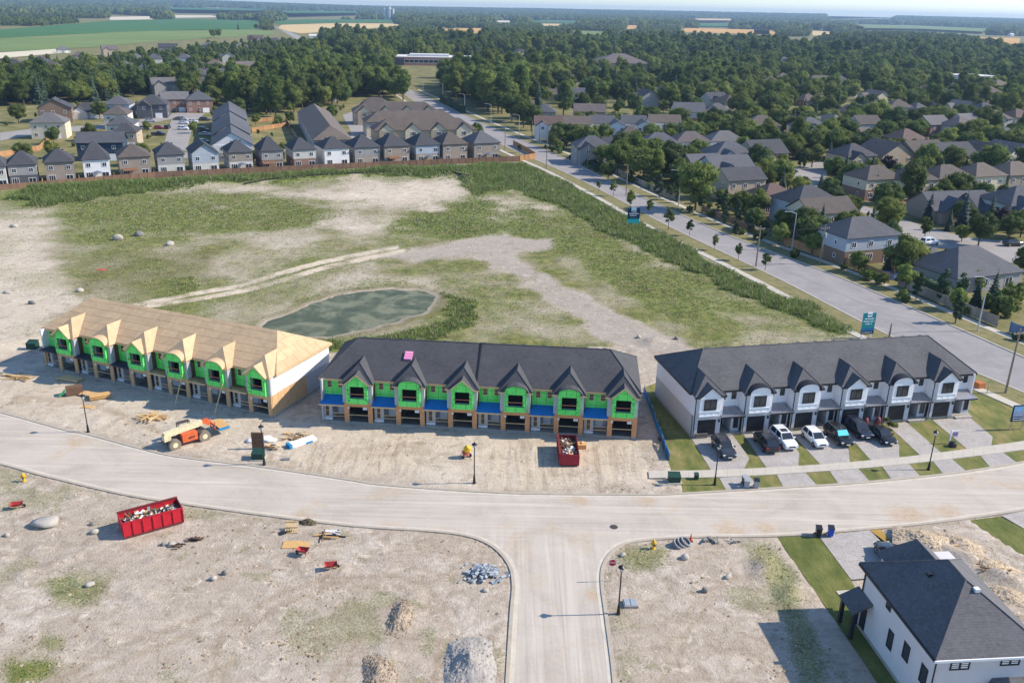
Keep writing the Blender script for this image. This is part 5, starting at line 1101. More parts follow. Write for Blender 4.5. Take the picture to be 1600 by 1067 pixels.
ML_blue = leaf_mat('blue_spruce_needles', [(.052, .074, .070), (.066, .088, .084)], .1)
ML_purple = leaf_mat('purple_foliage', [(.036, .020, .026), (.050, .026, .030)], .15)
ML_ced = leaf_mat('cedar_foliage', [(.036, .066, .028), (.050, .084, .034)], .12)
M_bark = pm('bark', (.085, .066, .05), .95, .2, 2.0, fine=12)

def ico(sub=2):
    import bmesh
    bm = bmesh.new(); bmesh.ops.create_icosphere(bm, subdivisions=sub, radius=1); bm.verts.ensure_lookup_table()
    v = np.array([q.co[:] for q in bm.verts]); f = np.array([[l.index for l in q.verts] for q in bm.faces]); bm.free(); return v, f
ICO1, ICO2 = ico(1), ico(2)
def crown(name, h, w, mat, seed, lobes=16, cards=1000, size=.55, base=.22, shape='round'):
    """foliage: knobbly lobes, each covered in loose leaf sprays; height h, width w, foot at z = 0"""
    r = np.random.default_rng(seed); V, Fs = [], []; nv = 0; C = []
    zb = h * base; H2 = (h - zb) / 2; zc = zb + H2
    for k in range(lobes):
        a = r.uniform(0, 2 * np.pi); q = (k + .5) / lobes; zz = -1 + 2 * q + r.uniform(-.12, .12); zz = np.clip(zz, -.95, .95)
        if shape == 'round': rad = np.sqrt(max(0, 1 - zz * zz)) * (.62 + .1 * r.random())
        elif shape == 'oval': rad = np.sqrt(max(0, 1 - zz * zz)) * .55 * (1.0 - .25 * zz)
        else: rad = (1 - (zz + 1) / 2) * .6
        lr = (.26 + .20 * r.random()) * w / 2 * (1.0 if abs(zz) < .6 else .82)
        C.append((rad * w / 2 * np.cos(a * 1.0 + k * 2.4), rad * w / 2 * np.sin(a + k * 2.4), zc + zz * H2 * .80, lr))
    C.append((0, 0, zc, w * .30))
    C = np.array(C)
    for cx, cy, cz, lr in C:
        v, f = ICO2; n = 1 + .22 * (r.random(len(v)) - .5); V.append(v * n[:, None] * lr * .80 * np.array([1, 1, .85]) + [cx, cy, cz]); Fs.append(np.c_[f, f[:, :1]][:, :3] + nv); nv += len(v)
    V = [np.concatenate(V)]; F3 = np.concatenate(Fs)
    pick = r.choice(len(C), cards, p=C[:, 3] ** 2 / (C[:, 3] ** 2).sum()); d = r.normal(size=(cards, 3)); d /= np.linalg.norm(d, axis=1)[:, None]; d[:, 2] = np.abs(d[:, 2]) * np.where(r.random(cards) < .72, 1, -1)
    pos = C[pick, :3] + d * C[pick, 3:4] * r.uniform(.80, 1.22, (cards, 1)) * np.array([1, 1, .9])
    nrm_ = d + r.normal(size=(cards, 3)) * .45; nrm_ /= np.linalg.norm(nrm_, axis=1)[:, None]
    t1 = np.cross(nrm_, r.normal(size=(cards, 3))); t1 /= np.linalg.norm(t1, axis=1)[:, None]; t2 = np.cross(nrm_, t1)
    s = (size * r.uniform(.6, 1.3, cards))[:, None]
    q = np.stack([pos - t1 * s * .5, pos + t2 * s * .38 + nrm_ * s * .1, pos + t1 * s * .55, pos - t2 * s * .38], 1).reshape(-1, 3)
    b = nv + np.arange(cards) * 4; F4 = np.concatenate([np.c_[b, b + 1, b + 2], np.c_[b, b + 2, b + 3]])
    V = np.concatenate(V + [q]); z0 = V[:, 2].min()
    return np_mesh(name, V, np.concatenate([F3, F4]), mat)
def conifer(name, h, w, mat, seed, tiers=11, per=15):
    r = np.random.default_rng(seed); V, Fc = [], []; nv = 0
    for k in range(tiers):
        q = k / (tiers - 1); z = h * (.08 + .86 * q); rad = w / 2 * (1 - q) ** .85 + .12; n = max(6, int(per * (1 - q * .6)))
        for j in range(n):
            a = 2 * np.pi * (j + r.random() * .8) / n; L = rad * r.uniform(.78, 1.12); wd = L * .42 + .1; c, s_ = np.cos(a), np.sin(a); dz = -L * r.uniform(.28, .45)
            p = np.array([[0, 0, z + .12 * h / tiers], [c * L * .6 - s_ * wd / 2, s_ * L * .6 + c * wd / 2, z + dz * .55], [c * L, s_ * L, z + dz], [c * L * .6 + s_ * wd / 2, s_ * L * .6 - c * wd / 2, z + dz * .55]])
            p += r.normal(size=p.shape) * .04 * rad; V.append(p); Fc += [(nv, nv + 1, nv + 2), (nv, nv + 2, nv + 3)]; nv += 4
            u = np.array([[c * L * .25, s_ * L * .25, z + .05], [c * L * .62 - s_ * wd * .6, s_ * L * .62 + c * wd * .6, z + dz * .9], [c * L * .8, s_ * L * .8, z + dz * 1.3], [c * L * .62 + s_ * wd * .6, s_ * L * .62 - c * wd * .6, z + dz * .9]])
            V.append(u); Fc += [(nv, nv + 1, nv + 2), (nv, nv + 2, nv + 3)]; nv += 4
    v, f = ICO1
    for k in range(6):
        q = k / 6; V.append(v * np.array([w * .30 * (1 - q) + .1, w * .30 * (1 - q) + .1, h * .12]) + [0, 0, h * (.12 + .76 * q)]); Fc += [tuple(x + nv) for x in f]; nv += len(v)
    V.append(np.array([[.1, 0, h * .9], [-.05, .09, h * .9], [-.05, -.09, h * .9], [0, 0, h]])); Fc += [(nv, nv + 1, nv + 3), (nv + 1, nv + 2, nv + 3), (nv + 2, nv, nv + 3)]
    return np_mesh(name, np.concatenate(V), np.array(Fc), mat)
def trunk_mesh(h, r, limbs=4, seed=0):
    rr_ = random.Random(seed); mb = MB(); mb.tube((0, 0, -.4), (0, 0, h * .45), r, r * .7, 7); mb.tube((0, 0, h * .45), (rr_.uniform(-.2, .2), rr_.uniform(-.2, .2), h * .85), r * .7, r * .25, 6)
    for k in range(limbs):
        a = k * 2 * math.pi / max(1, limbs) + rr_.uniform(-.4, .4); z = h * rr_.uniform(.28, .5); L = h * .28
        mb.tube((0, 0, z), (math.cos(a) * L, math.sin(a) * L, z + L * .8), r * .4, r * .12, 5)
    return mb.mesh('trunk', M_bark)
KINDS = {  # kind: list of (crown mesh, trunk mesh, nominal height)
    'broad': [(crown('crown', 10, 8.6, ML_dec, s, 26, 2600, .52), trunk_mesh(10, .26, 5, s), 10) for s in (1, 2, 3, 4, 5)],
    'tall': [(crown('crown', 13, 7.4, ML_dec, s, 26, 2600, .54, .16, 'oval'), trunk_mesh(13, .28, 5, s), 13) for s in (11, 12, 13)],
    'light': [(crown('crown', 8, 6.6, ML_lite, s, 20, 1900, .42), trunk_mesh(8, .2, 4, s), 8) for s in (21, 22)],
    'young': [(crown('crown', 5, 2.5, ML_dec, s, 12, 600, .30, .34, 'oval'), trunk_mesh(5, .07, 3, s), 5) for s in (31, 32)],
    'spruce': [(conifer('crown', 11, 5.4, ML_con, s, 13), trunk_mesh(11, .2, 0, s), 11) for s in (41, 42)],
    'bluespruce': [(conifer('crown', 9, 4.8, ML_blue, s, 12), trunk_mesh(9, .2, 0, s), 9) for s in (51,)],
    'cedar': [(crown('crown', 6, 2.3, ML_ced, s, 14, 700, .32, .04, 'oval'), trunk_mesh(6, .12, 0, s), 6) for s in (61, 62)],
    'purple': [(crown('crown', 6, 5.0, ML_purple, s, 14, 800, .45), trunk_mesh(6, .16, 4, s), 6) for s in (71,)],
    'bush': [(crown('crown', 2.2, 2.6, ML_dec, s, 10, 420, .3, .0), None, 2.2) for s in (81, 82)]}
KN = {'broad': ('broadleaf_tree', 'round green broadleaf tree', 'tree'), 'tall': ('tall_tree', 'tall oval green tree', 'tree'), 'light': ('pale_tree', 'bright yellow-green tree', 'tree'), 'young': ('young_tree', 'slim young street tree', 'tree'), 'spruce': ('spruce_tree', 'dark pointed spruce', 'tree'), 'bluespruce': ('blue_spruce', 'blue-grey pointed spruce', 'tree'), 'cedar': ('cedar_tree', 'narrow column-shaped cedar', 'tree'), 'purple': ('purple_tree', 'dark purple-leaved tree', 'tree'), 'bush': ('shrub', 'rounded green shrub', 'shrub')}
TREES = []            # (kind, x, y, height, place words or None)
def add_tree(kind, px, py, hpx=None, h=None, where=None):
    """foot of the tree at px, py in the photograph"""
    p = GG(px, py); TREES.append((kind, p[0], p[1], h, where))
def clear(x, y, m=0.0):
    for q in EXC:
        xs = [a for a, b in q]; ys_ = [b for a, b in q]
        if min(xs) - m < x < max(xs) + m and min(ys_) - m < y < max(ys_) + m:
            if inpoly(np.array([x]), np.array([y]), q)[0]: return False
            if m and dist_line(np.array([x]), np.array([y]), list(q) + [q[0]])[0] < m: return False
    return True
rt = random.Random(5)
# --- trees the photograph lets one single out: foot, height, words
for kind, px, py, h, where in [
    ('young', 635, 0, 5, None)][:0] + [
    ('young', 958, 308, 4.6, 'on the dry verge, first from the far end'), ('young', 984, 332, 6.0, 'beside the far teal billboard'), ('young', 1014, 338, 4.4, 'on the dry verge, third from the far end'), ('young', 1044, 360, 5.4, 'on the dry verge, fourth from the far end'), ('young', 1077, 370, 4.2, 'on the dry verge, fifth from the far end'), ('young', 1116, 392, 3.6, 'on the dry verge, sixth from the far end'), ('young', 1153, 408, 3.9, 'on the dry verge, seventh from the far end'), ('young', 1195, 424, 4.0, 'beside the near utility pole on the verge'), ('young', 812, 240, 3.5, 'beside the corner of the brown fence'), ('young', 935, 300, 3.4, 'on the dry verge above the far end'),
    ('young', 1096, 334, 4.8, 'on the far verge right of the dark round tree'), ('young', 1046, 313, 4.4, 'on the far verge left of the dark round tree'), ('light', 1216, 384, 5.2, 'by the pavement left of a streetlight'), ('light', 1268, 398, 5.4, 'between streetlight and utility pole by the fence'), ('light', 1414, 452, 5.0, 'by the grey fence below the cedar hedge'), ('light', 1494, 486, 4.6, 'by the grey fence with orange leaves'), ('light', 1340, 426, 4.6, 'by the brown fence below the cedars'),
    ('broad', 1086, 330, 13, 'dark one behind the streetlight by the road'), ('broad', 868, 232, 8, 'at the road junction left'), ('light', 872, 238, 5, 'at the road junction, small'), ('broad', 893, 226, 8, 'at the road junction right'), ('broad', 926, 205, 8.5, 'in front of the cream house'), ('light', 920, 204, 8, 'in front of the brown-roofed house'), ('broad', 955, 206, 8.5, 'in front of the blue-grey roofs'), ('light', 970, 205, 8, 'below the narrow white gable'),
    ('light', 940, 262, 8, 'with yellowing top left of the thicket by the road'), ('broad', 965, 272, 10.5, 'first in the thicket along the road'), ('broad', 985, 268, 12, 'second in the thicket along the road'), ('broad', 1005, 285, 11, 'third in the thicket along the road'), ('tall', 1025, 288, 11, 'fourth in the thicket along the road'), ('broad', 1048, 282, 12, 'fifth in the thicket along the road'), ('broad', 1068, 276, 10, 'sixth in the thicket along the road'), ('broad', 1020, 262, 10, 'seventh in the thicket along the road'), ('light', 1000, 262, 10, 'behind the thicket along the road'), ('broad', 950, 282, 6, 'low one at the near edge of the thicket'), ('bush', 910, 250, 3, 'by the pavement left of the thicket'), ('bush', 925, 258, 3, 'by the pavement below the decked house'),
    ('purple', 1008, 243, 7, 'left of the conifer near the thicket'), ('spruce', 1024, 240, 10, 'beside the purple tree'), ('broad', 1040, 240, 9, 'right of the spruce near the thicket'), ('spruce', 1021, 200, 9, 'between two white houses'), ('broad', 1092, 224, 8, 'dark one before the mauve roof'),
    ('broad', 1182, 275, 10, 'in front of the brick gabled blue house'), ('light', 1200, 272, 6, 'at the cul-de-sac mouth'), ('purple', 1205, 258, 8, 'in front of the dark gabled house'), ('light', 1222, 268, 6, 'yellowish one by the parked dark car'), ('light', 1268, 262, 8, 'on the lawn inside the cul-de-sac bend'), ('bluespruce', 1263, 240, 13, 'tall one behind the cul-de-sac'), ('cedar', 1250, 262, 7, 'at the cul-de-sac bend, left'), ('cedar', 1255, 264, 6, 'at the cul-de-sac bend, right'), ('tall', 1243, 240, 14, 'tall one right of the dark gabled house'), ('broad', 1290, 232, 12, 'large one right of the blue spruce'), ('broad', 1310, 226, 12, 'wide one behind the cul-de-sac houses'), ('bluespruce', 1311, 246, 9, 'small one at right of the cul-de-sac'), ('broad', 1308, 250, 6, 'small one by the cul-de-sac edge'),
    ('cedar', 1230, 360, 5, 'before the red brick bungalow, left'), ('spruce', 1251, 366, 8, 'before the red brick bungalow, middle'), ('broad', 1180, 342, 7.5, 'beside the red brick bungalow'), ('broad', 1178, 360, 5.5, 'near the pavement left of the bungalow'), ('cedar', 1131, 340, 4.6, 'first along the fence by the round dark tree'), ('cedar', 1152, 346, 6, 'second along the fence by the round dark tree'), ('cedar', 1130, 352, 4, 'low one along the fence by the round dark tree'),
    ('spruce', 1280, 376, 9.5, 'in front of the cream lit gable'), ('cedar', 1236, 374, 5, 'left of the streetlight garden'), ('broad', 1258, 380, 4.5, 'in the garden under the cream house'), ('cedar', 1311, 396, 6.5, 'left of two before the grey-blue house'), ('cedar', 1325, 400, 7, 'right of two before the grey-blue house'), ('cedar', 1300, 392, 5, 'small one before the grey-blue house'), ('tall', 1388, 398, 8, 'beside the grey-blue hip-roofed house'), ('light', 1402, 432, 8.5, 'wide one behind the brown and grey fence'), ('light', 1420, 428, 7, 'right half of the wide clump behind the fence'),
    ('light', 1310, 300, 5.5, 'bright one right of the charcoal hip roof'), ('purple', 1308, 286, 6, 'beside the cul-de-sac corner'), ('spruce', 1318, 290, 11, 'at the cul-de-sac corner'), ('broad', 1334, 300, 9, 'first in front of the cream brick row'), ('spruce', 1366, 312, 8, 'in front of the cream brick row'), ('broad', 1382, 345, 10, 'large one beside the cul-de-sac'), ('tall', 1420, 320, 13, 'with yellow leaves in front of the cream row'), ('broad', 1430, 300, 9, 'behind the yellow-leaved tree'), ('bluespruce', 1450, 345, 8, 'left of two by the stone bungalow'), ('bluespruce', 1502, 360, 10.5, 'right of two by the stone bungalow'), ('young', 1443, 380, 6, 'alone on the lawn by the cul-de-sac'), ('broad', 1528, 385, 8, 'round one above the wide bungalow'), ('broad', 1502, 378, 4, 'small one left of the round lawn tree'), ('purple', 1560, 362, 6, 'by the drive of the stone bungalow'), ('cedar', 1545, 362, 6, 'by the door of the stone bungalow'),
    ('spruce', 1523, 478, 6, 'left of two in the fenced lawn'), ('spruce', 1548, 480, 7.5, 'right of two in the fenced lawn'), ('bush', 1518, 452, 4, 'pale domed one below the bungalow windows'), ('cedar', 1484, 468, 2.6, 'tiny one on the fenced lawn, left'), ('cedar', 1503, 472, 2.4, 'tiny one on the fenced lawn, right'), ('bush', 1555, 490, 4, 'by the end of the grey fence'), ('bush', 1568, 495, 4, 'by the blue fence at right edge'), ('bush', 1580, 475, 4, 'in the bed at the right edge, front'), ('bush', 1596, 470, 4, 'in the bed at the right edge, back'), ('broad', 1598, 430, 6, 'at the right edge beside the white shed'), ('spruce', 1384, 430, 6, 'beside the pool behind the brown fence'),
    ('broad', 1540, 284, 12, 'dark round one behind the stone bungalow'), ('cedar', 1505, 300, 7, 'before the white third row house'), ('broad', 1575, 290, 6, 'left of the right edge brick garage'), ('broad', 1445, 205, 11, 'dark round one behind the gabled row'), ('broad', 1395, 210, 12, 'wide one behind the gabled row'), ('broad', 1365, 205, 14, 'widest one left behind the gabled row'), ('broad', 1470, 208, 12, 'third behind the gabled row'), ('broad', 1530, 210, 12, 'fourth behind the gabled row'), ('tall', 1555, 212, 11, 'fifth behind the gabled row'), ('light', 1490, 248, 6, 'yellow one by the gabled row'), ('light', 1580, 244, 5, 'yellow one at right end of the gabled row'), ('purple', 1338, 250, 6, 'first purple one in front of the gabled row'), ('purple', 1420, 250, 6, 'second purple one in front of the gabled row'), ('spruce', 1530, 246, 7, 'in front of the gabled row'), ('broad', 1592, 236, 10, 'at the right edge by the gabled row'),
    ('tall', 722, 152, 17.9, 'first large one where the road bends'), ('tall', 745, 158, 17.9, 'second large one where the road bends'), ('broad', 762, 165, 17.9, 'third large one where the road bends'), ('tall', 784, 178, 20.5, 'biggest one beside the arterial road'), ('broad', 800, 190, 12.8, 'low one by the streetlight'), ('light', 816, 192, 12.8, 'bright one by the cream gable'), ('broad', 712, 146, 14.1, 'behind the bend in the road'), ('broad', 830, 205, 11.5, 'under the cream gable by the road'), ('broad', 818, 200, 11.5, 'by the second streetlight'), ('tall', 880, 184, 17.9, 'large one before the long brown roof'), ('broad', 905, 182, 11.5, 'right of the large one before the roof'), ('broad', 938, 178, 9, 'round one above the blue-grey roof'), ('broad', 990, 178, 10, 'round one behind the second blue-grey roof'), ('broad', 966, 180, 8, 'dark one between blue-grey roofs'), ('broad', 1036, 178, 7, 'small round one above brown roof'),
    ('broad', 290, 152, 10, 'wide yellowish clump behind the dark grey house'), ('spruce', 262, 140, 10, 'behind the dark grey house'), ('cedar', 200, 268, 4, 'between fenced houses')]:
    add_tree(kind, px, py, None, h, where)
# --- trees scattered through the rest of the town and the woods
def fill(poly, gap, kinds, margin, seed, hmul=(.8, 1.25), keep=1.0, open_=0.0):
    P_ = gpoly(poly); r = random.Random(seed); xs = [a for a, b in P_]; ys_ = [b for a, b in P_]
    nx_ = int((max(xs) - min(xs)) / gap) + 1; ny_ = int((max(ys_) - min(ys_)) / gap) + 1
    gx_, gy_ = np.meshgrid(np.arange(nx_), np.arange(ny_)); n = gx_.size; rg = np.random.default_rng(seed)
    x = min(xs) + (gx_.ravel() + rg.uniform(-.42, .42, n) + .5 * (gy_.ravel() % 2)) * gap; y = min(ys_) + (gy_.ravel() + rg.uniform(-.42, .42, n)) * gap
    ok = inpoly(x, y, P_) & (rg.random(n) < keep); x, y = x[ok], y[ok]
    q = Pix(np.stack([x, y, 0 * x], -1)); v = (q[:, 0] > -60) & (q[:, 0] < 1670); x, y = x[v], y[v]
    for e in EXC + FIELDPOLY:
        ex = [a for a, b in e]; ey = [b for a, b in e]
        near = (x > min(ex) - margin) & (x < max(ex) + margin) & (y > min(ey) - margin) & (y < max(ey) + margin)
        if not near.any(): continue
        bad = np.zeros(len(x), bool); bad[near] = sdf(x[near], y[near], e) < margin; x, y = x[~bad], y[~bad]
        if open_:
            for k_ in (6, 12, 19, 26):
                q = np.hypot(x, y); bad = (sdf(x * (1 + k_ / q), y * (1 + k_ / q), e) < 1) & (rg.random(len(x)) < open_) & (np.hypot(x - ex[0], y - ey[0]) < 80); x, y = x[~bad], y[~bad]
    for a, b in zip(x, y): TREES.append((r.choice(kinds), float(a), float(b), None if True else 0, r.uniform(*hmul)))
B, T_, S_, L_, P_u = 'broad', 'tall', 'spruce', 'light', 'purple'
mixk = [B, B, B, T_, T_, L_, S_]
fill([(-40, 150), (-40, 114), (90, 103), (150, 98), (240, 88), (330, 76), (420, 70), (455, 70), (480, 82), (540, 110), (560, 140), (480, 150), (380, 142), (250, 142), (120, 146), (0, 158)], 10.5, mixk, 1.0, 101, (.55, .95), 1.0, .6)
fill([(318, 168), (330, 150), (400, 138), (450, 105), (480, 82), (540, 108), (590, 125), (640, 143), (655, 160), (560, 150), (540, 168), (470, 172), (440, 185), (400, 178)], 8.0, [B, T_, T_, B, L_], 1.5, 102, (1.05, 1.6))
fill([(-40, 172), (-40, 138), (110, 134), (240, 134), (300, 140), (310, 150), (230, 150), (160, 160), (60, 164)], 7.6, [B, T_, B, S_], 1.2, 103, (1.1, 1.55))
fill([(0, 285), (0, 180), (140, 165), (260, 158), (330, 165), (460, 165), (540, 165), (545, 225), (780, 205), (780, 240), (560, 252), (240, 268)], 10.0, ['bush', 'light', 'young', 'bush', B], .8, 119, (.45, .8), .35)
fill([(690, 140), (670, 125), (740, 112), (840, 100), (940, 100), (1080, 96), (1250, 92), (1400, 96), (1640, 98), (1650, 200), (1480, 190), (1330, 185), (1240, 190), (1120, 195), (1000, 172), (880, 170), (800, 165)], 14.0, [B, B, B, T_, L_, B, S_], 1.0, 104, (.85, 1.5), 1.0, .7)
fill([(700, 150), (690, 135), (760, 118), (860, 108), (900, 126), (870, 140), (830, 150), (800, 178), (775, 180), (740, 165)], 9.5, [B, B, T_, L_], 1.0, 114, (1.2, 1.8))
fill([(1060, 130), (1080, 108), (1180, 104), (1190, 140), (1130, 160)], 9.0, [B, T_, B, S_], 1.0, 115, (1, 1.4))
fill([(1000, 200), (1100, 195), (1240, 192), (1340, 190), (1500, 194), (1650, 205), (1650, 330), (1560, 290), (1440, 280), (1330, 270), (1200, 262), (1090, 240), (1010, 225)], 7.8, [B, B, L_, B, L_, S_, P_u, B, 'cedar'], .6, 105, (.6, 1.15), .95)
fill([(1090, 305), (1150, 285), (1240, 262), (1330, 268), (1440, 278), (1640, 330), (1640, 385), (1520, 372), (1440, 374), (1396, 415), (1300, 405), (1200, 366), (1110, 330)], 6.6, [B, B, L_, S_, 'cedar', 'bush', B], .6, 116, (.45, .92), .85)
fill([(860, 226), (900, 205), (1000, 215), (1090, 238), (1120, 285), (1100, 318), (1000, 278), (920, 245)], 6.5, [B, B, L_, B], .6, 117, (.5, .95), .8)
fill([(600, 122), (560, 100), (505, 75), (500, 62), (530, 58), (620, 63), (690, 66), (740, 68), (780, 60), (890, 70), (960, 72), (1060, 70), (1210, 72), (1240, 80), (1265, 84), (1500, 84), (1640, 86), (1640, 98), (1400, 96), (1250, 92), (1080, 96), (940, 92), (840, 88), (760, 90), (700, 100), (620, 100)], 13.5, [B, T_, B, B, L_, S_], 2, 106, (1.2, 1.95))
fill([(1272, 70), (1300, 64), (1390, 60), (1505, 66), (1565, 80), (1540, 80)], 9.5, [B, T_, B], 2, 107, (1.1, 1.6))
fill([(330, 62), (345, 42), (400, 40), (430, 46), (425, 50), (360, 58)], 14, [B, S_], 2, 108, (1, 1.4), .25)
# --- small shrubs in the gardens and along the fences
fill([(830, 232), (1000, 300), (1160, 372), (1300, 428), (1440, 490), (1600, 555), (1600, 520), (1440, 460), (1300, 402), (1160, 345), (1000, 280), (860, 225)], 4.0, ['bush', 'bush', 'bush', 'cedar'], .6, 109, (.6, 1.25), .5)
fill([(0, 290), (240, 270), (560, 255), (780, 246), (780, 225), (560, 232), (240, 246), (0, 262)], 7.0, ['bush', 'bush', 'cedar', 'light'], .5, 110, (.4, .75), .35)
# split into single trees and the mass behind
sing, mass = [], []
dist = lambda t_: math.hypot(t_[1], t_[2])
cnt = {}
for t_ in sorted(TREES, key=dist):
    kd = KN[t_[0]][0]; cnt[kd] = cnt.get(kd, 0) + 1
    lim = {'broad': 230, 'tall': 130, 'light': 110, 'spruce': 90, 'bush': 90}.get(t_[0], 90)
    (sing if (cnt[kd] <= lim or isinstance(t_[4], str)) and dist(t_) < 900 else mass).append(t_)
HP = np.array([(h_[0], h_[1]) for h_ in HOUSES])
byhouse = {}
for t_ in sing:
    if not isinstance(t_[4], str):
        k = int(np.argmin(np.hypot(HP[:, 0] - t_[1], HP[:, 1] - t_[2]))); byhouse.setdefault((t_[0], k), []).append(t_)
LABEL = {}
SHORT = {}
for (kd, k), lst in byhouse.items():
    lst.sort(key=lambda q: q[1] / q[2]); hl = HOUSES[k][2]
    for i, t_ in enumerate(lst):
        LABEL[id(t_)] = f"{KN[kd][1]}{(', ' + ordinal(i)) if len(lst) > 1 else ''} by the {hl}"
def trim_label(s, n=16):
    w = s.split(); return ' '.join(w[:n]).rstrip(',')
for t_ in sing:
    kd, x, y, h, ex = t_; cm, tm, h0 = rt.choice(KINDS[kd]); s = (h / h0) if h else ex
    lab = f"{KN[kd][1]} {ex}" if isinstance(ex, str) else LABEL[id(t_)]
    if len(lab.split()) > 16: lab = lab.replace(' two-storey', '').replace('older ', '').replace(' among far right trees,', ' far right,').replace(' among far left trees,', ' far left,').replace(' along the brown fence', ' along brown fence')
    R = thing(KN[kd][0], trim_label(lab), KN[kd][2], (x, y, hz(x, y)), rt.uniform(0, 6.28), {'young': 'young street trees', 'bush': 'garden shrubs'}.get(kd, 'trees around the houses')); sx = s * rt.uniform(.9, 1.12); R.scale = (sx, sx * rt.uniform(.92, 1.08), s)
    link('crown', cm, R)
    if tm: link('trunk', tm, R)

# the woods: every further tree, scattered over points
def scatter(name, label, mesh_src, pts, scl, cat):
    n = len(pts); me = bpy.data.meshes.new(name); me.vertices.add(n); me.vertices.foreach_set('co', np.ascontiguousarray(pts, np.float32).ravel())
    a = me.attributes.new('scl', 'FLOAT_VECTOR', 'POINT'); a.data.foreach_set('vector', np.ascontiguousarray(scl, np.float32).ravel())
    b = me.attributes.new('rot', 'FLOAT_VECTOR', 'POINT'); rz = np.zeros((n, 3), np.float32); rz[:, 2] = np.random.default_rng(n).uniform(0, 6.28, n); b.data.foreach_set('vector', rz.ravel())
    src = bpy.data.objects.new(name + '_source', mesh_src)           # not linked to the scene
    ng = bpy.data.node_groups.new(name + '_scatter', 'GeometryNodeTree'); ng.interface.new_socket('Geometry', in_out='INPUT', socket_type='NodeSocketGeometry'); ng.interface.new_socket('Geometry', in_out='OUTPUT', socket_type='NodeSocketGeometry')
    N = ng.nodes; gi = N.new('NodeGroupInput'); go = N.new('NodeGroupOutput'); io = N.new('GeometryNodeInstanceOnPoints'); ob = N.new('GeometryNodeObjectInfo'); ob.inputs[0].default_value = src
    s1 = N.new('GeometryNodeInputNamedAttribute'); s1.data_type = 'FLOAT_VECTOR'; s1.inputs[0].default_value = 'scl'; s2 = N.new('GeometryNodeInputNamedAttribute'); s2.data_type = 'FLOAT_VECTOR'; s2.inputs[0].default_value = 'rot'
    l = ng.links.new; l(gi.outputs[0], io.inputs['Points']); l(ob.outputs['Geometry'], io.inputs['Instance']); l(s2.outputs[0], io.inputs['Rotation']); l(s1.outputs[0], io.inputs['Scale']); l(io.outputs[0], go.inputs[0])
    o = link(name, me); mod = o.modifiers.new('scatter', 'NODES'); mod.node_group = ng
    return tag(o, label, cat, kind='stuff')
for kd in ('broad', 'tall', 'light', 'spruce', 'bush', 'purple'):
    lst = [q for q in mass if q[0] == kd]
    if not lst: continue
    for v, (cm, tm, h0) in enumerate(KINDS[kd]):
        sub = lst[v::len(KINDS[kd])]
        if sub: scatter('woodland', f"mass of {KN[kd][1]}s in the woods and far streets", cm, [(q[1], q[2], hz(q[1], q[2]) - .3) for q in sub], [((q[4] if not isinstance(q[4], str) else 1),) * 3 for q in sub], 'woodland')
# distant woods: coarser crowns, then whole clumps of crowns
far1 = crown('crown', 11, 11, ML_dec, 201, 12, 120, 1.6, .0); far2 = crown('crown', 15, 34, ML_dec, 202, 30, 160, 2.4, .0)
def far_pts(rmin, rmax, gap, seed, thr):
    rg = np.random.default_rng(seed); n = int((rmax - rmin) / gap); out = []
    y = np.arange(rmin, rmax, gap)
    for yy in y:
        xm = yy * .64; xx = np.arange(-xm, xm, gap); xx = xx + rg.uniform(-.45, .45, len(xx)) * gap; q = yy + rg.uniform(-.45, .45, len(xx)) * gap; out.append(np.stack([xx, q], -1))
    P_ = np.concatenate(out); w = vnoise(P_[:, 0], P_[:, 1], 420, 88, 3); P_ = P_[w > thr]
    for e in FIELDPOLY + [cont_a + cont_b[::-1]]:
        e = [tuple(k) for k in e]
        for k in (1.0, 1.08, 1.16, 1.25, 1.33): P_ = P_[(sdf(P_[:, 0] * k, P_[:, 1] * k, e) > 6) | ((rg.random(len(P_)) < .06) & (k > 1))]
    return P_
def zof(P_): return np.array([hz(a, b) for a, b in P_])
P1 = far_pts(1350, 2900, 13, 301, .36); q1 = Pix(np.c_[P1, 0 * P1[:, 0]]); P1 = P1[(q1[:, 1] < 56) | ((q1[:, 0] > 430) & (q1[:, 1] < 58))]
r1 = np.random.default_rng(5)
scatter('distant_trees', 'distant woods and hedgerows between the farm fields', far1, np.c_[P1, zof(P1) - 1], np.stack([r1.uniform(.8, 1.4, len(P1))] * 3, -1), 'woodland')
P2 = far_pts(2900, 10500, 34, 302, .40)
scatter('distant_woods', 'hazy blue woods reaching to the horizon', far2, np.c_[P2, zof(P2) - 2], np.stack([r1.uniform(.8, 1.3, len(P2)), r1.uniform(.8, 1.3, len(P2)), r1.uniform(.8, 1.6, len(P2))], -1), 'woodland')

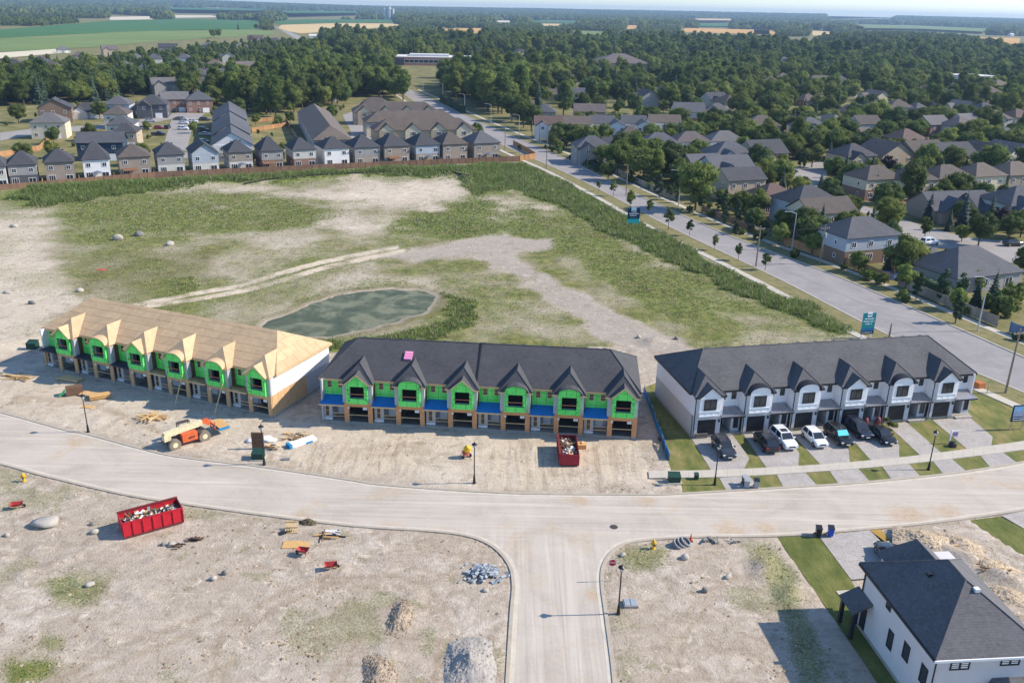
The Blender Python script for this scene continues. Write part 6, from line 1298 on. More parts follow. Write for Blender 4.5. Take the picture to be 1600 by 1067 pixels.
# clipped hedges
def hedge(label, pa, pb, w, h, mat=None):
    a, b = GG(*pa), GG(*pb); d = b - a; L = np.linalg.norm(d[:2]); ang = math.atan2(d[1], d[0]); r = np.random.default_rng(int(L * 10)); n = int(L * 55)
    u = r.uniform(0, L, n); f = r.integers(0, 4, n); y = np.where(f == 0, -w / 2, np.where(f == 1, w / 2, r.uniform(-w / 2, w / 2, n))); z = np.where(f < 2, r.uniform(0, h, n), h) + r.normal(size=n) * .08; y = y + r.normal(size=n) * .08
    pos = np.stack([u, y, z], -1); t1 = r.normal(size=(n, 3)); t1 /= np.linalg.norm(t1, axis=1)[:, None]; t2 = np.cross(t1, r.normal(size=(n, 3))); t2 /= np.linalg.norm(t2, axis=1)[:, None]
    q = np.stack([pos - t1 * .16, pos + t2 * .14, pos + t1 * .16], 1).reshape(-1, 3)
    bx_ = np.array([(x, y_, z_) for z_ in (0, h - .1) for y_ in (-w / 2 + .1, w / 2 - .1) for x in (0, L)]); fb = np.array([(0, 1, 5), (0, 5, 4), (2, 7, 3), (2, 6, 7), (0, 4, 6), (0, 6, 2), (1, 3, 7), (1, 7, 5), (4, 5, 7), (4, 7, 6)])
    V_ = np.concatenate([bx_, q]); F_ = np.concatenate([fb, 8 + np.arange(n * 3).reshape(-1, 3)])
    o = link('hedge', np_mesh('hedge', V_, F_, mat or ML_ced)); o.location = a; o.rotation_euler = (0, 0, ang); return tag(o, label, 'hedge')
hedge('long clipped cedar hedge beside the dark grey house', (262, 172), (320, 168), 2.5, 5)
hedge('dark clipped hedge behind the grey wooden fence', (1422, 446), (1480, 472), 2.2, 2.6)
hedge('dark hedge along the arterial road past the brown townhouses', (724, 178), (690, 158), 2.5, 3.5)
hedge('low hedge along pavement below the decked grey house', (896, 246), (944, 270), 1.8, 2.0)

# --- grass and weeds on the site: real blades in tufts
def tufts():
    rg = np.random.default_rng(21); gr_, tl_ = GRASS; dx = np.diff(gx); dy = np.diff(gy)
    cx = (gx[:-1] + gx[1:]) / 2; cy = (gy[:-1] + gy[1:]) / 2; g = gr_[:-1, :-1]; area = dy[:, None] * dx[None, :]
    XX, YY = np.meshgrid(cx, cy); q = Pix(np.stack([XX.ravel(), np.maximum(YY.ravel(), 25), 0 * XX.ravel()], -1)).reshape(*XX.shape, 2)
    vis = (q[..., 0] > -20) & (q[..., 0] < 1620) & (q[..., 1] < 1085) & (YY > 40)
    lam = np.where(vis & (g > .12), np.clip(g, 0, 1) ** 1.3 * area * (8.5 + 9 * (tl_[:-1, :-1] > .75)) * np.clip(95 / np.maximum(YY, 1), .35, 1.2) ** 1.1, 0)
    n = rg.poisson(lam); j, i = np.nonzero(n); k = n[j, i]; j = np.repeat(j, k); i = np.repeat(i, k); N = len(j)
    x = gx[i] + rg.random(N) * dx[i]; y = gy[j] + rg.random(N) * dy[j]
    u = (x - gx[i]) / dx[i]; v = (y - gy[j]) / dy[j]; Zq = HF[2]
    z = (Zq[j, i] * (1 - u) + Zq[j, i + 1] * u) * (1 - v) + (Zq[j + 1, i] * (1 - u) + Zq[j + 1, i + 1] * u) * v
    big_ = np.clip(y / 100, .8, 2.2)
    h = (.08 + .34 * tl_[j, i] ** 1.5 * g[j, i] + .55 * np.clip(tl_[j, i] - .72, 0, .3) / .3 * g[j, i]) * rg.uniform(.5, 1.4, N) * (.75 + .25 * big_); w = (.09 + .09 * rg.random(N)) * big_
    return x, y, z, h, w, tl_[j, i], N, rg
x, y, z, h, w, tl, N, rg = tufts()
VB, mi = [], []
for b in range(3):
    a = rg.uniform(0, 2 * np.pi, N); lean = rg.uniform(.25, .9, N); ox = np.cos(a) * w * .35; oy = np.sin(a) * w * .35; px_ = -np.sin(a) * w * .5; py_ = np.cos(a) * w * .5
    VB.append(np.stack([np.stack([x + ox + px_, y + oy + py_, z - .04], -1), np.stack([x + ox - px_, y + oy - py_, z - .04], -1), np.stack([x + ox + np.cos(a) * lean * h, y + oy + np.sin(a) * lean * h, z + h], -1)], 1))
VB = np.concatenate(VB).reshape(-1, 3); tone = np.clip(tl * .85 + rg.normal(size=N) * .28, 0, 1); mi = np.tile(np.where(tone > .55, 0, np.where(tone > .25, 1, 2)), 3)
print('tufts', N)
def blade(name, col):
    t = NT(name); p = t.coord(); c = t.mix(t.mapr(t.noise(p, .35, 4), .3, .7), tuple(q * .75 for q in col), tuple(q * 1.3 for q in col)); t.l(c, t.b.inputs['Base Color']); t.b.inputs['Roughness'].default_value = .8; t.b.inputs['Specular IOR Level'].default_value = .15; tl_ = t.n('ShaderNodeBsdfTranslucent'); t.l(c, tl_.inputs[0]); mx = t.n('ShaderNodeMixShader'); mx.inputs[0].default_value = .4; t.l(t.b.outputs[0], mx.inputs[1]); t.l(tl_.outputs[0], mx.inputs[2]); t.l(mx.outputs[0], t.t.nodes['Material Output'].inputs[0]); return t.m
tag(link('weeds_grass', np_mesh('weeds_grass', VB, np.arange(len(VB)).reshape(-1, 3), [blade('lush_blades', (.19, .25, .075)), blade('olive_blades', (.26, .255, .125)), blade('straw_blades', (.46, .41, .27))], mi=mi)), 'wild grass and weeds covering the vacant field', 'grass', kind='stuff')
# ================================================================ the white house with the dark roof, lower right
_A, _B, _C = G(1354, 883, 5.9), G(1466, 1025, 5.9), None
_yd = (_A - _B)[:2]; HD = float(np.linalg.norm(_yd)); _yd = _yd / HD; HANG = math.atan2(_yd[1], _yd[0]) - math.pi / 2
R = thing('detached_house', 'white two-storey house with dark hip roof at lower right', 'house', (_B[0], _B[1], 0), HANG)
M_shade = roof_mat('dark_hip_shingles', (.105, .102, .108)); M_stuc = pm('house_stucco', L3(206, 202, 202), .85, .04, .8, fine=14)
HW, EZ = 8.2, 5.9
MB().box(-.02, -.02, -.4, HW + .02, HD + .02, .3).build('foundation', M_found, R)
MB().box(0, 0, .3, HW, HD, EZ).build('wall', M_stuc, R); MB().box(2.2, HD, .0, HW, HD + 1.6, EZ).build('garage_wall', M_stuc, R)
rp = [(-.4, -.4), (HW + .4, -.4), (HW + .4, HD + .4), (-.4, HD + .4)]; z_ = EZ + .02; q0, q1 = (4.0, 4.3, 9.2), (4.1, 6.9, 9.2)
E4 = [(x, y, z_) for x, y in rp]
for q in ([E4[0], E4[1], q0], [E4[1], E4[2], q1, q0], [E4[2], E4[3], q1], [E4[3], E4[0], q0, q1]): MB().slab(q, .16).build('roof_slope', M_shade, R)
w0, w1 = (4.3, HD + .5, 8.0), (4.3, 7.5, 8.0)
for q in ([(1.8, HD + 2.0, z_ - .04), (1.8, 7.0, z_ - .04), w1, w0], [(6.8, 7.0, z_ - .04), (6.8, HD + 2.0, z_ - .04), w0, w1], [(6.8, HD + 2.0, z_ - .04), (1.8, HD + 2.0, z_ - .04), w0]): MB().slab(q, .15).build('wing_roof', M_shade, R)
cp = MB()
for a, b in ((E4[0], q0), (E4[1], q0), (E4[2], q1), (E4[3], q1), (q0, q1)): cp.tube(a, b, .07, n=5)
cp.build('hip_cap', M_shade, R)
g = MB(); g.box(-.5, -.5, z_ - .22, HW + .5, -.4, z_ - .03); g.build('gutter', M_trim, R)
MB().box(-.5, -.4, z_ - .22, -.4, HD + .4, z_ - .03).build('gutter', M_black, R)
MB().box(-.4, -.4, z_ - .24, HW + .4, HD + .4, z_ - .2).build('soffit', M_trim, R)
for x, y in ((-.07, -.07), (-.07, HD - .2)): MB().tube((x, y, .1), (x, y, EZ), .06, n=6).build('downspout', M_black, R)
def hy(px, py):
    d = ray(px, py); o = np.array([0, 0, CAMH]) - np.array([_B[0], _B[1], 0]); xd = np.array([_yd[1], -_yd[0], 0]); t_ = -(o @ xd) / (d @ xd); p = o + t_ * d; return float(p @ np.array([*_yd, 0])), float(p[2])
def hx(px, py):
    d = ray(px, py); o = np.array([0, 0, CAMH]) - np.array([_B[0], _B[1], 0]); yd3 = np.array([*_yd, 0]); t_ = -(o @ yd3) / (d @ yd3); p = o + t_ * d; return float(p @ np.array([_yd[1], -_yd[0], 0])), float(p[2])
for (px, py), w, h in (((1390, 941), .75, 1.35), ((1391, 999), .8, 1.7), ((1416, 1018), .9, 1.5), ((1443, 1054), .9, 1.6)):
    y, z = hy(px, py); window(R, y - w / 2, y + w / 2, z - h / 2, z + h / 2, 0, M_black, nx=1, axis='x', t=.09)
for (px, py), w, h in (((1501, 1034), 1.5, 1.35), ((1580, 1027), 1.5, 1.35)):
    x, z = hx(px, py); wn2 = window(R, x - w / 2, x + w / 2, z - h / 2, z + h / 2, 0, M_black, nx=2, t=.09)
    for s in (-1, 1):
        sl2 = MB()
        for k in range(6): sl2.box(x + s * w * .24 - .26, -.03, z - h / 2 + .14 + k * .18, x + s * w * .24 + .26, -.019, z - h / 2 + .24 + k * .18)
        tag(sl2.build('shutter_slats', M_trim, wn2), kind='stuff')
window(R, .9, 2.9, .5, 2.5, 0, M_black, nx=2, t=.1, name='patio_door')
cpy = MB().slab([(4.2, -2.6, 2.75), (HW + .6, -2.6, 2.75), (HW + .6, 0, 3.7), (4.6, 0, 3.7)], .15).build('canopy_roof', M_shade, R); MB().slab([(4.2, -2.6, 2.75), (4.6, 0, 3.7), (4.2, 0, 2.75)], .05).build('hip_end', M_shade, cpy)
MB().slab([(-1.7, HD - 2.1, 2.65), (-.02, HD - 2.1, 3.5), (-.02, HD + .5, 3.5), (-1.7, HD + .5, 2.65)], .14).build('porch_roof', M_shade, R)
MB().box(-1.5, HD - 2.0, .05, -1.2, HD - 1.7, 2.55).build('porch_post', M_black, R); MB().box(-1.5, HD + .1, .05, -1.2, HD + .4, 2.55).build('porch_post', M_black, R)
MB().box(-.04, HD - 1.4, .3, 0, HD - .5, 2.4).build('front_door', M_door, R)
sl3 = (9.2 - z_) / 4.7
for x, y in ((4.5, 3.6), (2.5, 6.5)): MB().obox((x, y, z_ + (y + .4) * sl3 - .05 if x > 4 else z_ + (x + .4) * .74), .38, .38, .28).build('roof_vent', M_trim if x > 4 else M_black, R)
EXC.append([tuple((np.array(_B[:2]) + np.array([_yd[1], -_yd[0]]) * a + _yd * b)) for a, b in ((-2, -2), (10, -2), (10, 15), (-2, 15))])

# ================================================================ vehicles
t = NT('tyre_rubber'); t.b.inputs['Base Color'].default_value = (.018, .018, .019, 1); t.b.inputs['Roughness'].default_value = .85; M_tyre = t.m
t = NT('alloy_rim'); t.b.inputs['Base Color'].default_value = (.42, .42, .44, 1); t.b.inputs['Metallic'].default_value = .9; t.b.inputs['Roughness'].default_value = .35; M_rim = t.m
t = NT('headlight_lens'); t.b.inputs['Base Color'].default_value = (.75, .77, .8, 1); t.b.inputs['Roughness'].default_value = .1; M_lens = t.m
t = NT('tail_lamp_lens'); t.b.inputs['Base Color'].default_value = (.30, .015, .015, 1); t.b.inputs['Roughness'].default_value = .2; M_tail = t.m
PAINT = {'black': (.012, .012, .014), 'navy': (.016, .02, .034), 'white': (.74, .75, .76), 'silver': (.40, .41, .43), 'grey': (.10, .105, .115), 'red': (.26, .018, .028), 'blue': (.03, .07, .17), 'charcoal': (.035, .037, .042)}
_pt = {}
def paint(k):
    if k not in _pt:
        t = NT(k + '_car_paint'); n = t.noise(t.coord('obj'), 2.0, 3); t.l(t.mix(t.mapr(n, .3, .7), tuple(q * .9 for q in PAINT[k]), tuple(min(1, q * 1.1) for q in PAINT[k])), t.b.inputs['Base Color']); t.b.inputs['Roughness'].default_value = .22; t.b.inputs['Coat Weight'].default_value = .6; t.b.inputs['Coat Roughness'].default_value = .06; _pt[k] = t.m
    return _pt[k]
SHAPES = {  # length, width, height, bonnet height, cabin from, roof from, roof to, cabin to (along x, front is +)
    'suv': (4.7, 1.88, 1.68, 1.05, -2.2, -1.85, .45, 1.15), 'hatch': (4.3, 1.78, 1.52, .96, -2.0, -1.55, .35, 1.15), 'sedan': (4.7, 1.82, 1.43, .94, -1.75, -.95, .35, 1.2), 'pickup': (5.5, 1.98, 1.82, 1.14, -.75, -.45, .75, 1.45)}
CARMESH = {}
def car_mesh(kind):
    if kind in CARMESH: return CARMESH[kind]
    L, W_, H_, hb, c0, r0, r1, c1 = SHAPES[kind]; l = L / 2; w = W_ / 2; D = {}
    st = [(-l, .80, .42, hb - .18), (-l + .12, .93, .30, hb - .06), (-l + .6, 1.0, .24, hb), (-l * .35, 1.0, .22, hb), (l * .2, 1.0, .22, hb), (l * .48, 1.0, .22, hb - .02), (l - .55, .97, .24, hb - .10), (l - .14, .90, .28, hb - .24), (l, .74, .38, hb - .38)]
    V, Fq, n = [], [], 12
    for x, k, zb, zt in st:
        ww = w * k; ring = [(-ww * .86, zb), (-ww * .97, zb + .14), (-ww, (zb + zt) / 2), (-ww * .97, zt - .10), (-ww * .86, zt), (-ww * .4, zt + .03), (ww * .4, zt + .03), (ww * .86, zt), (ww * .97, zt - .10), (ww, (zb + zt) / 2), (ww * .97, zb + .14), (ww * .86, zb)]
        V += [(x, y, z) for y, z in ring]
    for i in range(len(st) - 1):
        for j in range(n): Fq.append((i * n + j, i * n + (j + 1) % n, (i + 1) * n + (j + 1) % n, (i + 1) * n + j))
    Fq += [tuple(range(n - 1, -1, -1)), tuple(range((len(st) - 1) * n, len(st) * n))]
    b = MB().idx(V, Fq); wb, wr = w * .90, w * .70; zs = hb - .04
    P_ = lambda x, y, z: (x, y, z)
    cb = [(c0, zs), (r0, H_ - .05), ((r0 + r1) / 2, H_), (r1, H_ - .04), (c1, zs)]
    yw = [wb, wr, wr * 1.0, wr, wb * .95]
    vv = [(x, -y, z) for (x, z), y in zip(cb, yw)] + [(x, y, z) for (x, z), y in zip(cb, yw)]
    b.idx(vv, [(0, 1, 6, 5), (1, 2, 7, 6), (2, 3, 8, 7), (3, 4, 9, 8), (0, 4, 3, 2, 1), (5, 6, 7, 8, 9)])
    if kind == 'pickup':
        b.box(-l + .1, -w * .95, hb - .02, c0, -w * .86, hb + .10); b.box(-l + .1, w * .86, hb - .02, c0, w * .95, hb + .10); b.box(-l + .02, -w * .95, hb - .02, -l + .1, w * .95, hb + .10)
    D['body'] = b.mesh('body', None, False)
    def quad_on(p, inset, off):
        p = [np.array(q, float) for q in p]; c = sum(p) / 4; nn_ = np.cross(p[1] - p[0], p[3] - p[0]); nn_ /= np.linalg.norm(nn_)
        if nn_ @ (c - np.array([0, 0, H_ * .55])) < 0: nn_ = -nn_
        return [q + (c - q) * inset + nn_ * off for q in p]
    g = MB().slab(quad_on([(r1, -wr, H_ - .04), (c1, -wb * .95, zs), (c1, wb * .95, zs), (r1, wr, H_ - .04)], .10, .012), .008); D['windscreen'] = g.mesh('windscreen', M_glass)
    g = MB().slab(quad_on([(c0, -wb, zs), (r0, -wr, H_ - .05), (r0, wr, H_ - .05), (c0, wb, zs)], .16, .012), .008); D['rear_window'] = g.mesh('rear_window', M_glass)
    xm = (r0 + r1) / 2 + .05; bm_ = (c0 + c1) / 2 + .05; D['side_window'] = []
    for s in (-1, 1):
        for a in (((c0 + .18), (r0 + .1), xm - .05, bm_ - .05), (bm_ + .05, xm + .05, r1 - .08, c1 - .25)):
            q = [np.array(v_) for v_ in ((a[0], s * wb, zs), (a[1], s * wr, H_ - .05), (a[2], s * wr, H_ - .05), (a[3], s * wb, zs))]; c = sum(q) / 4; off = np.array([0, s * .014, .006])
            D['side_window'].append(MB().face([v_ + (c - v_) * .12 + off for v_ in q]).mesh('side_window', M_glass))
    tw = MB().tube((0, -.11, 0), (0, .11, 0), .34, n=16); rw = MB().tube((0, -.118, 0), (0, .118, 0), .21, n=10); D['tyre'] = tw.mesh('tyre', M_tyre); D['rim'] = rw.mesh('rim', M_rim)
    D['wheels'] = [(x, s * (w - .10), .34) for x in (-l * .60, l * .60) for s in (-1, 1)]
    D['headlight'] = [MB().obox((l - .17, s * w * .66, hb - .40), .2, .42, .14, -s * .25).mesh('headlight', M_lens) for s in (-1, 1)]
    D['tail_light'] = [MB().obox((-l + .06, s * w * .74, hb - .26), .16, .34, .18, s * .2).mesh('tail_light', M_tail) for s in (-1, 1)]
    D['mirror'] = [MB().obox((c1 - .35, s * (w + .06), zs + .02), .16, .2, .14) .mesh('mirror', None) for s in (-1, 1)]
    D['grille'] = MB().box(l - .03, -w * .42, .52, l + .012, w * .42, .72).mesh('grille', M_black); D['number_plate'] = MB().box(l + .012, -.26, .42, l + .03, .26, .54).mesh('number_plate', M_trim)
    CARMESH[kind] = D; return D
def car(kind, colour, label, pos, heading, group, rails=False, extra=None, simple=False):
    """heading: direction the front points to, as an angle"""
    D = car_mesh(kind); R = thing('parked_car', label, 'car', pos, heading, group)
    def part(nm, me, par=R, mat=None):
        o = link(nm, me.copy() if mat else me, par)
        if mat: o.data.materials.clear(); o.data.materials.append(mat)
        return o
    key = ('b', kind, colour)
    if key not in CARMESH:
        me = D['body'].copy(); me.materials.clear(); me.materials.append(paint(colour)); CARMESH[key] = me
        CARMESH[key + ('m',)] = [q.copy() for q in D['mirror']]
        for q in CARMESH[key + ('m',)]: q.materials.clear(); q.materials.append(paint(colour))
    bo = part('body', CARMESH[key])
    if not simple: bv = bo.modifiers.new('round', 'BEVEL'); bv.width = .07; bv.segments = 2; bv.limit_method = 'ANGLE'
    part('windscreen', D['windscreen']); part('rear_window', D['rear_window'])
    for q in D['side_window']: part('side_window', q)
    for p_ in D['wheels']:
        wh = link('wheel', D['tyre'], R); wh.location = p_; link('rim', D['rim'], wh)
    if not simple:
        for q in D['headlight']: part('headlight', q)
        for q in D['tail_light']: part('tail_light', q)
        for q in CARMESH[key + ('m',)]: part('mirror', q)
        part('grille', D['grille']); part('number_plate', D['number_plate'])
    L, W_, H_, hb, c0, r0, r1, c1 = SHAPES[kind]
    if rails:
        for s in (-1, 1): MB().box(r0 + .1, s * W_ * .33 - .02, H_ - .02, r1 - .05, s * W_ * .33 + .02, H_ + .05).build('roof_rail', M_rim, R)
    if extra == 'sunroof': MB().box(r1 - 1.0, -.42, H_ - .03, r1 - .25, .42, H_ + .012).build('sunroof', M_glass, R)
    if extra == 'shade': t_ = MB().slab([(r1 + .06, -.62, H_ - .10), (c1 - .06, -.72, hb + .05), (c1 - .06, .72, hb + .05), (r1 + .06, .62, H_ - .10)], .008); o = t_.build('sunshade', pm('turquoise_sunshade', L3(70, 200, 214), .4, .25, 3), R); o.location = (.03, 0, .03)
    return R
def at(px, py): p = G(px, py); return (p[0], p[1], 0.012)
gq = 'cars parked on the white townhouse driveways'; hd = math.radians(-82)
car('suv', 'charcoal', 'dark grey vehicle on the first driveway from left', at(1130, 706), math.radians(-83), gq)
car('suv', 'black', 'black vehicle showing its tail lights on the second driveway', at(1196, 697), math.radians(96), gq)
car('suv', 'white', 'white car with dark sunroof on the second driveway', at(1223, 692), math.radians(-79), gq, extra='sunroof')
car('hatch', 'white', 'white car with plain roof on the third driveway', at(1272, 690), math.radians(-80), gq)
car('suv', 'black', 'black car with turquoise sunshade in its windscreen', at(1309, 687), math.radians(-79), gq, True, 'shade')
car('suv', 'navy', 'dark navy car close to the fourth garage door', at(1339, 676), math.radians(-78), gq)
car('sedan', 'black', 'low black car, rightmost on the white row driveways', at(1376, 685), math.radians(-79), gq)
car('sedan', 'charcoal', 'dark car half hidden behind the dark-roofed white house', at(1392, 876), math.radians(95), None)
car('sedan', 'silver', 'silver car driving on the arterial road', at(746, 197), math.radians(-62), None, simple=True); car('sedan', 'silver', 'silver car on the far stretch of the road', at(494, 79), math.radians(110), None, simple=True)
gl = 'cars parked among the newer houses on the left'
for i, (px, py, k, c_, hd_, lab) in enumerate([(248, 212, 'pickup', 'navy', 10, 'dark blue pickup on the driveway below the red car'), (227, 203, 'suv', 'silver', 10, 'silver car on a driveway left of the red car'), (249, 202, 'hatch', 'red', 10, 'red car at the edge of the grey street'), (262, 201, 'suv', 'black', 95, 'black car on the grey street beside the red car'), (235, 191, 'suv', 'silver', 15, 'silver van near the dark grey gabled house'), (286, 203, 'suv', 'white', 5, 'white car on the right kerb of grey street, nearer'), (287, 194, 'hatch', 'white', 5, 'white car on the right kerb of grey street, farther'), (279, 188, 'sedan', 'grey', 5, 'grey car at the head of the grey street'), (285, 188, 'suv', 'silver', 5, 'silver car at the head of the grey street'), (320, 189, 'suv', 'charcoal', 5, 'charcoal car, farthest in shade of the stepped townhouses'), (302, 192, 'hatch', 'white', 8, 'white car by the stepped townhouse pavement'), (318, 205, 'suv', 'navy', 5, 'navy car, second in shade of the stepped townhouses'), (321, 212, 'sedan', 'silver', 5, 'silver car in the shade of the stepped townhouses'), (318, 224, 'suv', 'blue', 5, 'blue car nearest the fenced houses by stepped townhouses'), (124, 186, 'pickup', 'white', 20, 'white pickup in front of the pale bungalow'), (238, 184, 'suv', 'black', 100, 'black car in front of the dark grey gabled house')]):
    car(k, c_, lab, at(px, py), math.radians(hd_), gl, simple=True)
gr_ = 'cars parked right of the arterial road'
for px, py, k, c_, hd_, lab in [(1236, 270, 'sedan', 'black', 15, 'black car parked by the cul-de-sac'), (1582, 384, 'suv', 'black', 10, 'black car on the drive at the right edge'), (1452, 382, 'suv', 'white', 20, 'white car beside the low grey garage wing'), (1506, 252, 'suv', 'silver', 20, 'silver car between the gabled row and cream row'), (1595, 244, 'pickup', 'white', 0, 'white pickup at right edge of the gabled row'), (590, 214, 'sedan', 'grey', 20, 'grey car in the paved court of brown townhouses')]:
    car(k, c_, lab, at(px, py), math.radians(hd_), gr_, simple=True)

# --- telehandler
M_cream = pm('cream_machine_paint', L3(218, 206, 166), .6, .16, 2.5); M_orange = pm('orange_machine_paint', L3(204, 98, 56), .6, .18, 2.5); M_grime = pm('machine_grime', (.07, .062, .055), .8, .25, 4); M_dtyre = pm('dusty_tyre', L3(128, 118, 104), .9, .15, 4); M_ply = pm('plywood', L3(200, 160, 104), .8, .10, 3, fine=14); M_plyb = pm('blue_painted_edges', L3(40, 128, 176), .7, .1, 3)
a, b = G(274.5, 703), G(320.6, 689); d = b - a; ang = math.atan2(d[1], d[0]); WBs = float(np.linalg.norm(d)); nn_ = np.array([-math.sin(ang), math.cos(ang), 0]); c = (a + b) / 2 + nn_ * 1.05
R = thing('telehandler', 'dusty orange and cream telehandler carrying boards by the road', 'telehandler', (c[0], c[1], .0), ang)
for sx in (-1, 1):
    for sy in (-1, 1):
        w = MB().tube((sx * WBs / 2, sy * 1.0 - .22, .68), (sx * WBs / 2, sy * 1.0 + .22, .68), .68, n=18).build('wheel', M_dtyre, R); MB().tube((sx * WBs / 2, sy * 1.0 - .235, .68), (sx * WBs / 2, sy * 1.0 + .235, .68), .32, n=10).build('rim', M_cream, w)
        tr_ = MB()
        for k in range(14):
            t_ = 2 * math.pi * k / 14; tr_.obox((sx * WBs / 2 + math.cos(t_) * .69, sy * 1.0, .68 + math.sin(t_) * .69 - .05), .07, .42, .1, 0, -t_)
        tag(tr_.build('tread', M_dtyre, w), kind='stuff')
MB().box(-WBs / 2 - .7, -.5, .55, WBs / 2 + .6, .5, 1.05).build('chassis', M_grime, R); MB().tube((-WBs / 2, -.95, .68), (-WBs / 2, .95, .68), .14).build('axle', M_grime, R); MB().tube((WBs / 2, -.95, .68), (WBs / 2, .95, .68), .14).build('axle', M_grime, R)
MB().box(-.85, -1.15, .62, .95, -.42, 1.62).build('engine_cover', M_orange, R)
lg = MB()
for k in range(5): lg.box(-.18 + k * .17, -1.162, .9 + .02 * k, -.07 + k * .17, -1.151, 1.2)
tag(lg.build('lettering', M_black, R), kind='stuff')
cab = MB(); cab.box(-.7, .42, .75, .9, 1.12, 1.3); cab.box(-.65, .46, 2.35, .8, 1.08, 2.45)
for x in (-.62, .72):
    for y in (.5, 1.0): cab.box(x, y, 1.3, x + .08, y + .08, 2.36)
cab.build('cab', M_grime, R); MB().box(-.3, .6, 1.3, .2, 1.0, 1.75).build('seat', M_black, R)
def boom(x0, z0, x1, z1, s, m, nm): MB().slab([(x0, -s, z0 + s), (x1, -s, z1 + s), (x1, s, z1 + s), (x0, s, z0 + s)], 2 * s).build(nm, m, R)
boom(-WBs / 2 - .8, 1.72, WBs / 2 + .2, 2.05, .30, M_cream, 'boom'); boom(WBs / 2 - .2, 2.0, WBs / 2 + 1.0, 2.1, .23, M_orange, 'inner_boom'); MB().box(-WBs / 2 - .9, -.4, 1.0, -WBs / 2 - .1, .4, 1.75).build('counterweight', M_cream, R)
MB().slab([(WBs / 2 + .75, -.22, 2.3), (WBs / 2 + 1.25, -.22, 1.8), (WBs / 2 + 1.25, .22, 1.8), (WBs / 2 + .75, .22, 2.3)], .5).build('boom_head', M_orange, R)
fx = WBs / 2 + 1.5; cr = MB(); cr.box(fx, -.8, .75, fx + .1, .8, .95); cr.box(fx, -.8, 1.35, fx + .1, .8, 1.5); cr.box(fx, -.7, .75, fx + .1, -.6, 1.9); cr.box(fx, .6, .75, fx + .1, .7, 1.9); cr.build('fork_carriage', M_orange, R)
for y in (-.4, .4): MB().box(fx + .1, y - .06, .75, fx + 1.4, y + .06, .82).build('fork', M_grime, R)
for s in (-1, 1): MB().slab([(WBs / 2 + .5, s * .75 - .07, .95), (WBs / 2 + 1.2, s * .75 - .07, .25), (WBs / 2 + 1.2, s * .75 + .07, .25), (WBs / 2 + .5, s * .75 + .07, .95)], .14).build('outrigger', M_grime, R)
p = np.array([c[0], c[1]]) + np.array([math.cos(ang), math.sin(ang)]) * (fx + .95)
R = thing('board_stack', 'stack of blue-edged boards on the telehandler forks', 'boards', (p[0], p[1], .83), ang)
MB().box(-.65, -1.22, 0, .65, 1.22, .34).build('lower_boards', M_plyb, R); MB().box(-.64, -1.21, .342, .64, 1.21, .40).build('top_board', M_ply, R)
o = MB().obox((0, 0, 0), .9, 1.0, .45).build('green_crate', pm('green_wrap', L3(120, 214, 140), .6, .12, 3)); p = GG(303, 668); o.location = p; o.rotation_euler = (0, 0, .5); tag(o, 'pale green wrapped bundle behind the telehandler', 'bundle')

# --- rubbish skips
def heap(name, mats, rg, x0, x1, y0, y1, z, hh, n, parent):
    mb = MB()
    for k in range(n):
        mb.mi = int(rg.integers(0, len(mats))); x, y = rg.uniform(x0, x1), rg.uniform(y0, y1)
        big_ = rg.random() < .35
        mb.obox((x, y, z + rg.uniform(-.1, hh)), rg.uniform(.5, 1.3) if big_ else rg.uniform(.12, .42), rg.uniform(.06, .26), rg.uniform(.02, .12), rg.uniform(0, 3.14), rg.uniform(-.5, .5), None, rg.uniform(-.4, .4))
    return tag(mb.build(name, mats, parent), kind='stuff')
M_redp = pm('red_skip_paint', L3(186, 34, 48), .55, .14, 2.5, bump=.1); M_rust = pm('dark_red_rust', L3(112, 44, 44), .8, .2, 3); M_foam = pm('white_foam', L3(224, 224, 222), .7, .06, 4); M_card = pm('cardboard', L3(186, 146, 100), .85, .12, 4); M_brownd = pm('brown_debris', L3(108, 84, 66), .9, .2, 4)
def skip(label, c, ang, L, W_, H_, seed, mat=None):
    mat = mat or M_redp
    R = thing('rubbish_skip', label, 'skip', (c[0], c[1], 0), ang, 'red rubbish skips'); rg = np.random.default_rng(seed); x, y = L / 2, W_ / 2
    MB().box(-x, -y, .18, x, y, .3).build('floor', M_rust, R)
    for s in (-1, 1):
        sd_ = MB().box(-x, s * y - .04, .3, x, s * y + .04, H_).build('side_panel', mat, R)
        for k in range(7):
            xx = -x + L * k / 6; MB().box(max(-x, xx - .06), s * (y + .09) - .05, .3, min(x, xx + .06), s * (y + .09) + .05, H_ - .06).build('rib', mat, sd_)
        MB().box(-x - .05, s * y - .09, H_, x + .05, s * y + .12 * s + .05, H_ + .12).build('top_rail', M_rust if s > 0 else mat, sd_); MB().box(-x, s * (y + .05) - .06, .12, x, s * (y + .05) + .06, .3).build('bottom_rail', M_rust, sd_)
    MB().box(-x - .04, -y + .04, .3, -x + .04, y - .04, H_).build('front_panel', mat, R); dr = MB().box(x - .04, -y + .04, .3, x + .04, y - .04, H_).build('door', M_rust, R)
    for z in (.7, 1.2): MB().box(x + .04, -y + .1, z, x + .1, y - .1, z + .1).build('door_rib', M_rust, dr)
    MB().box(-x + .05, -y + .05, .3, x - .05, y - .05, H_ - .55).build('rubble_bed', M_brownd, R)
    heap('rubbish', [M_foam, M_card, M_lumber, M_brownd, M_brownd, M_wrap, M_grime], rg, -x + .6, x - .6, -y + .4, y - .4, H_ - .55, .4, 150, R)
    heap('foam_scraps', [M_foam, M_wrapw], rg, -x + .5, -x + 2.0, -y + .4, y - .4, H_ - .45, .35, 14, R)
    return R
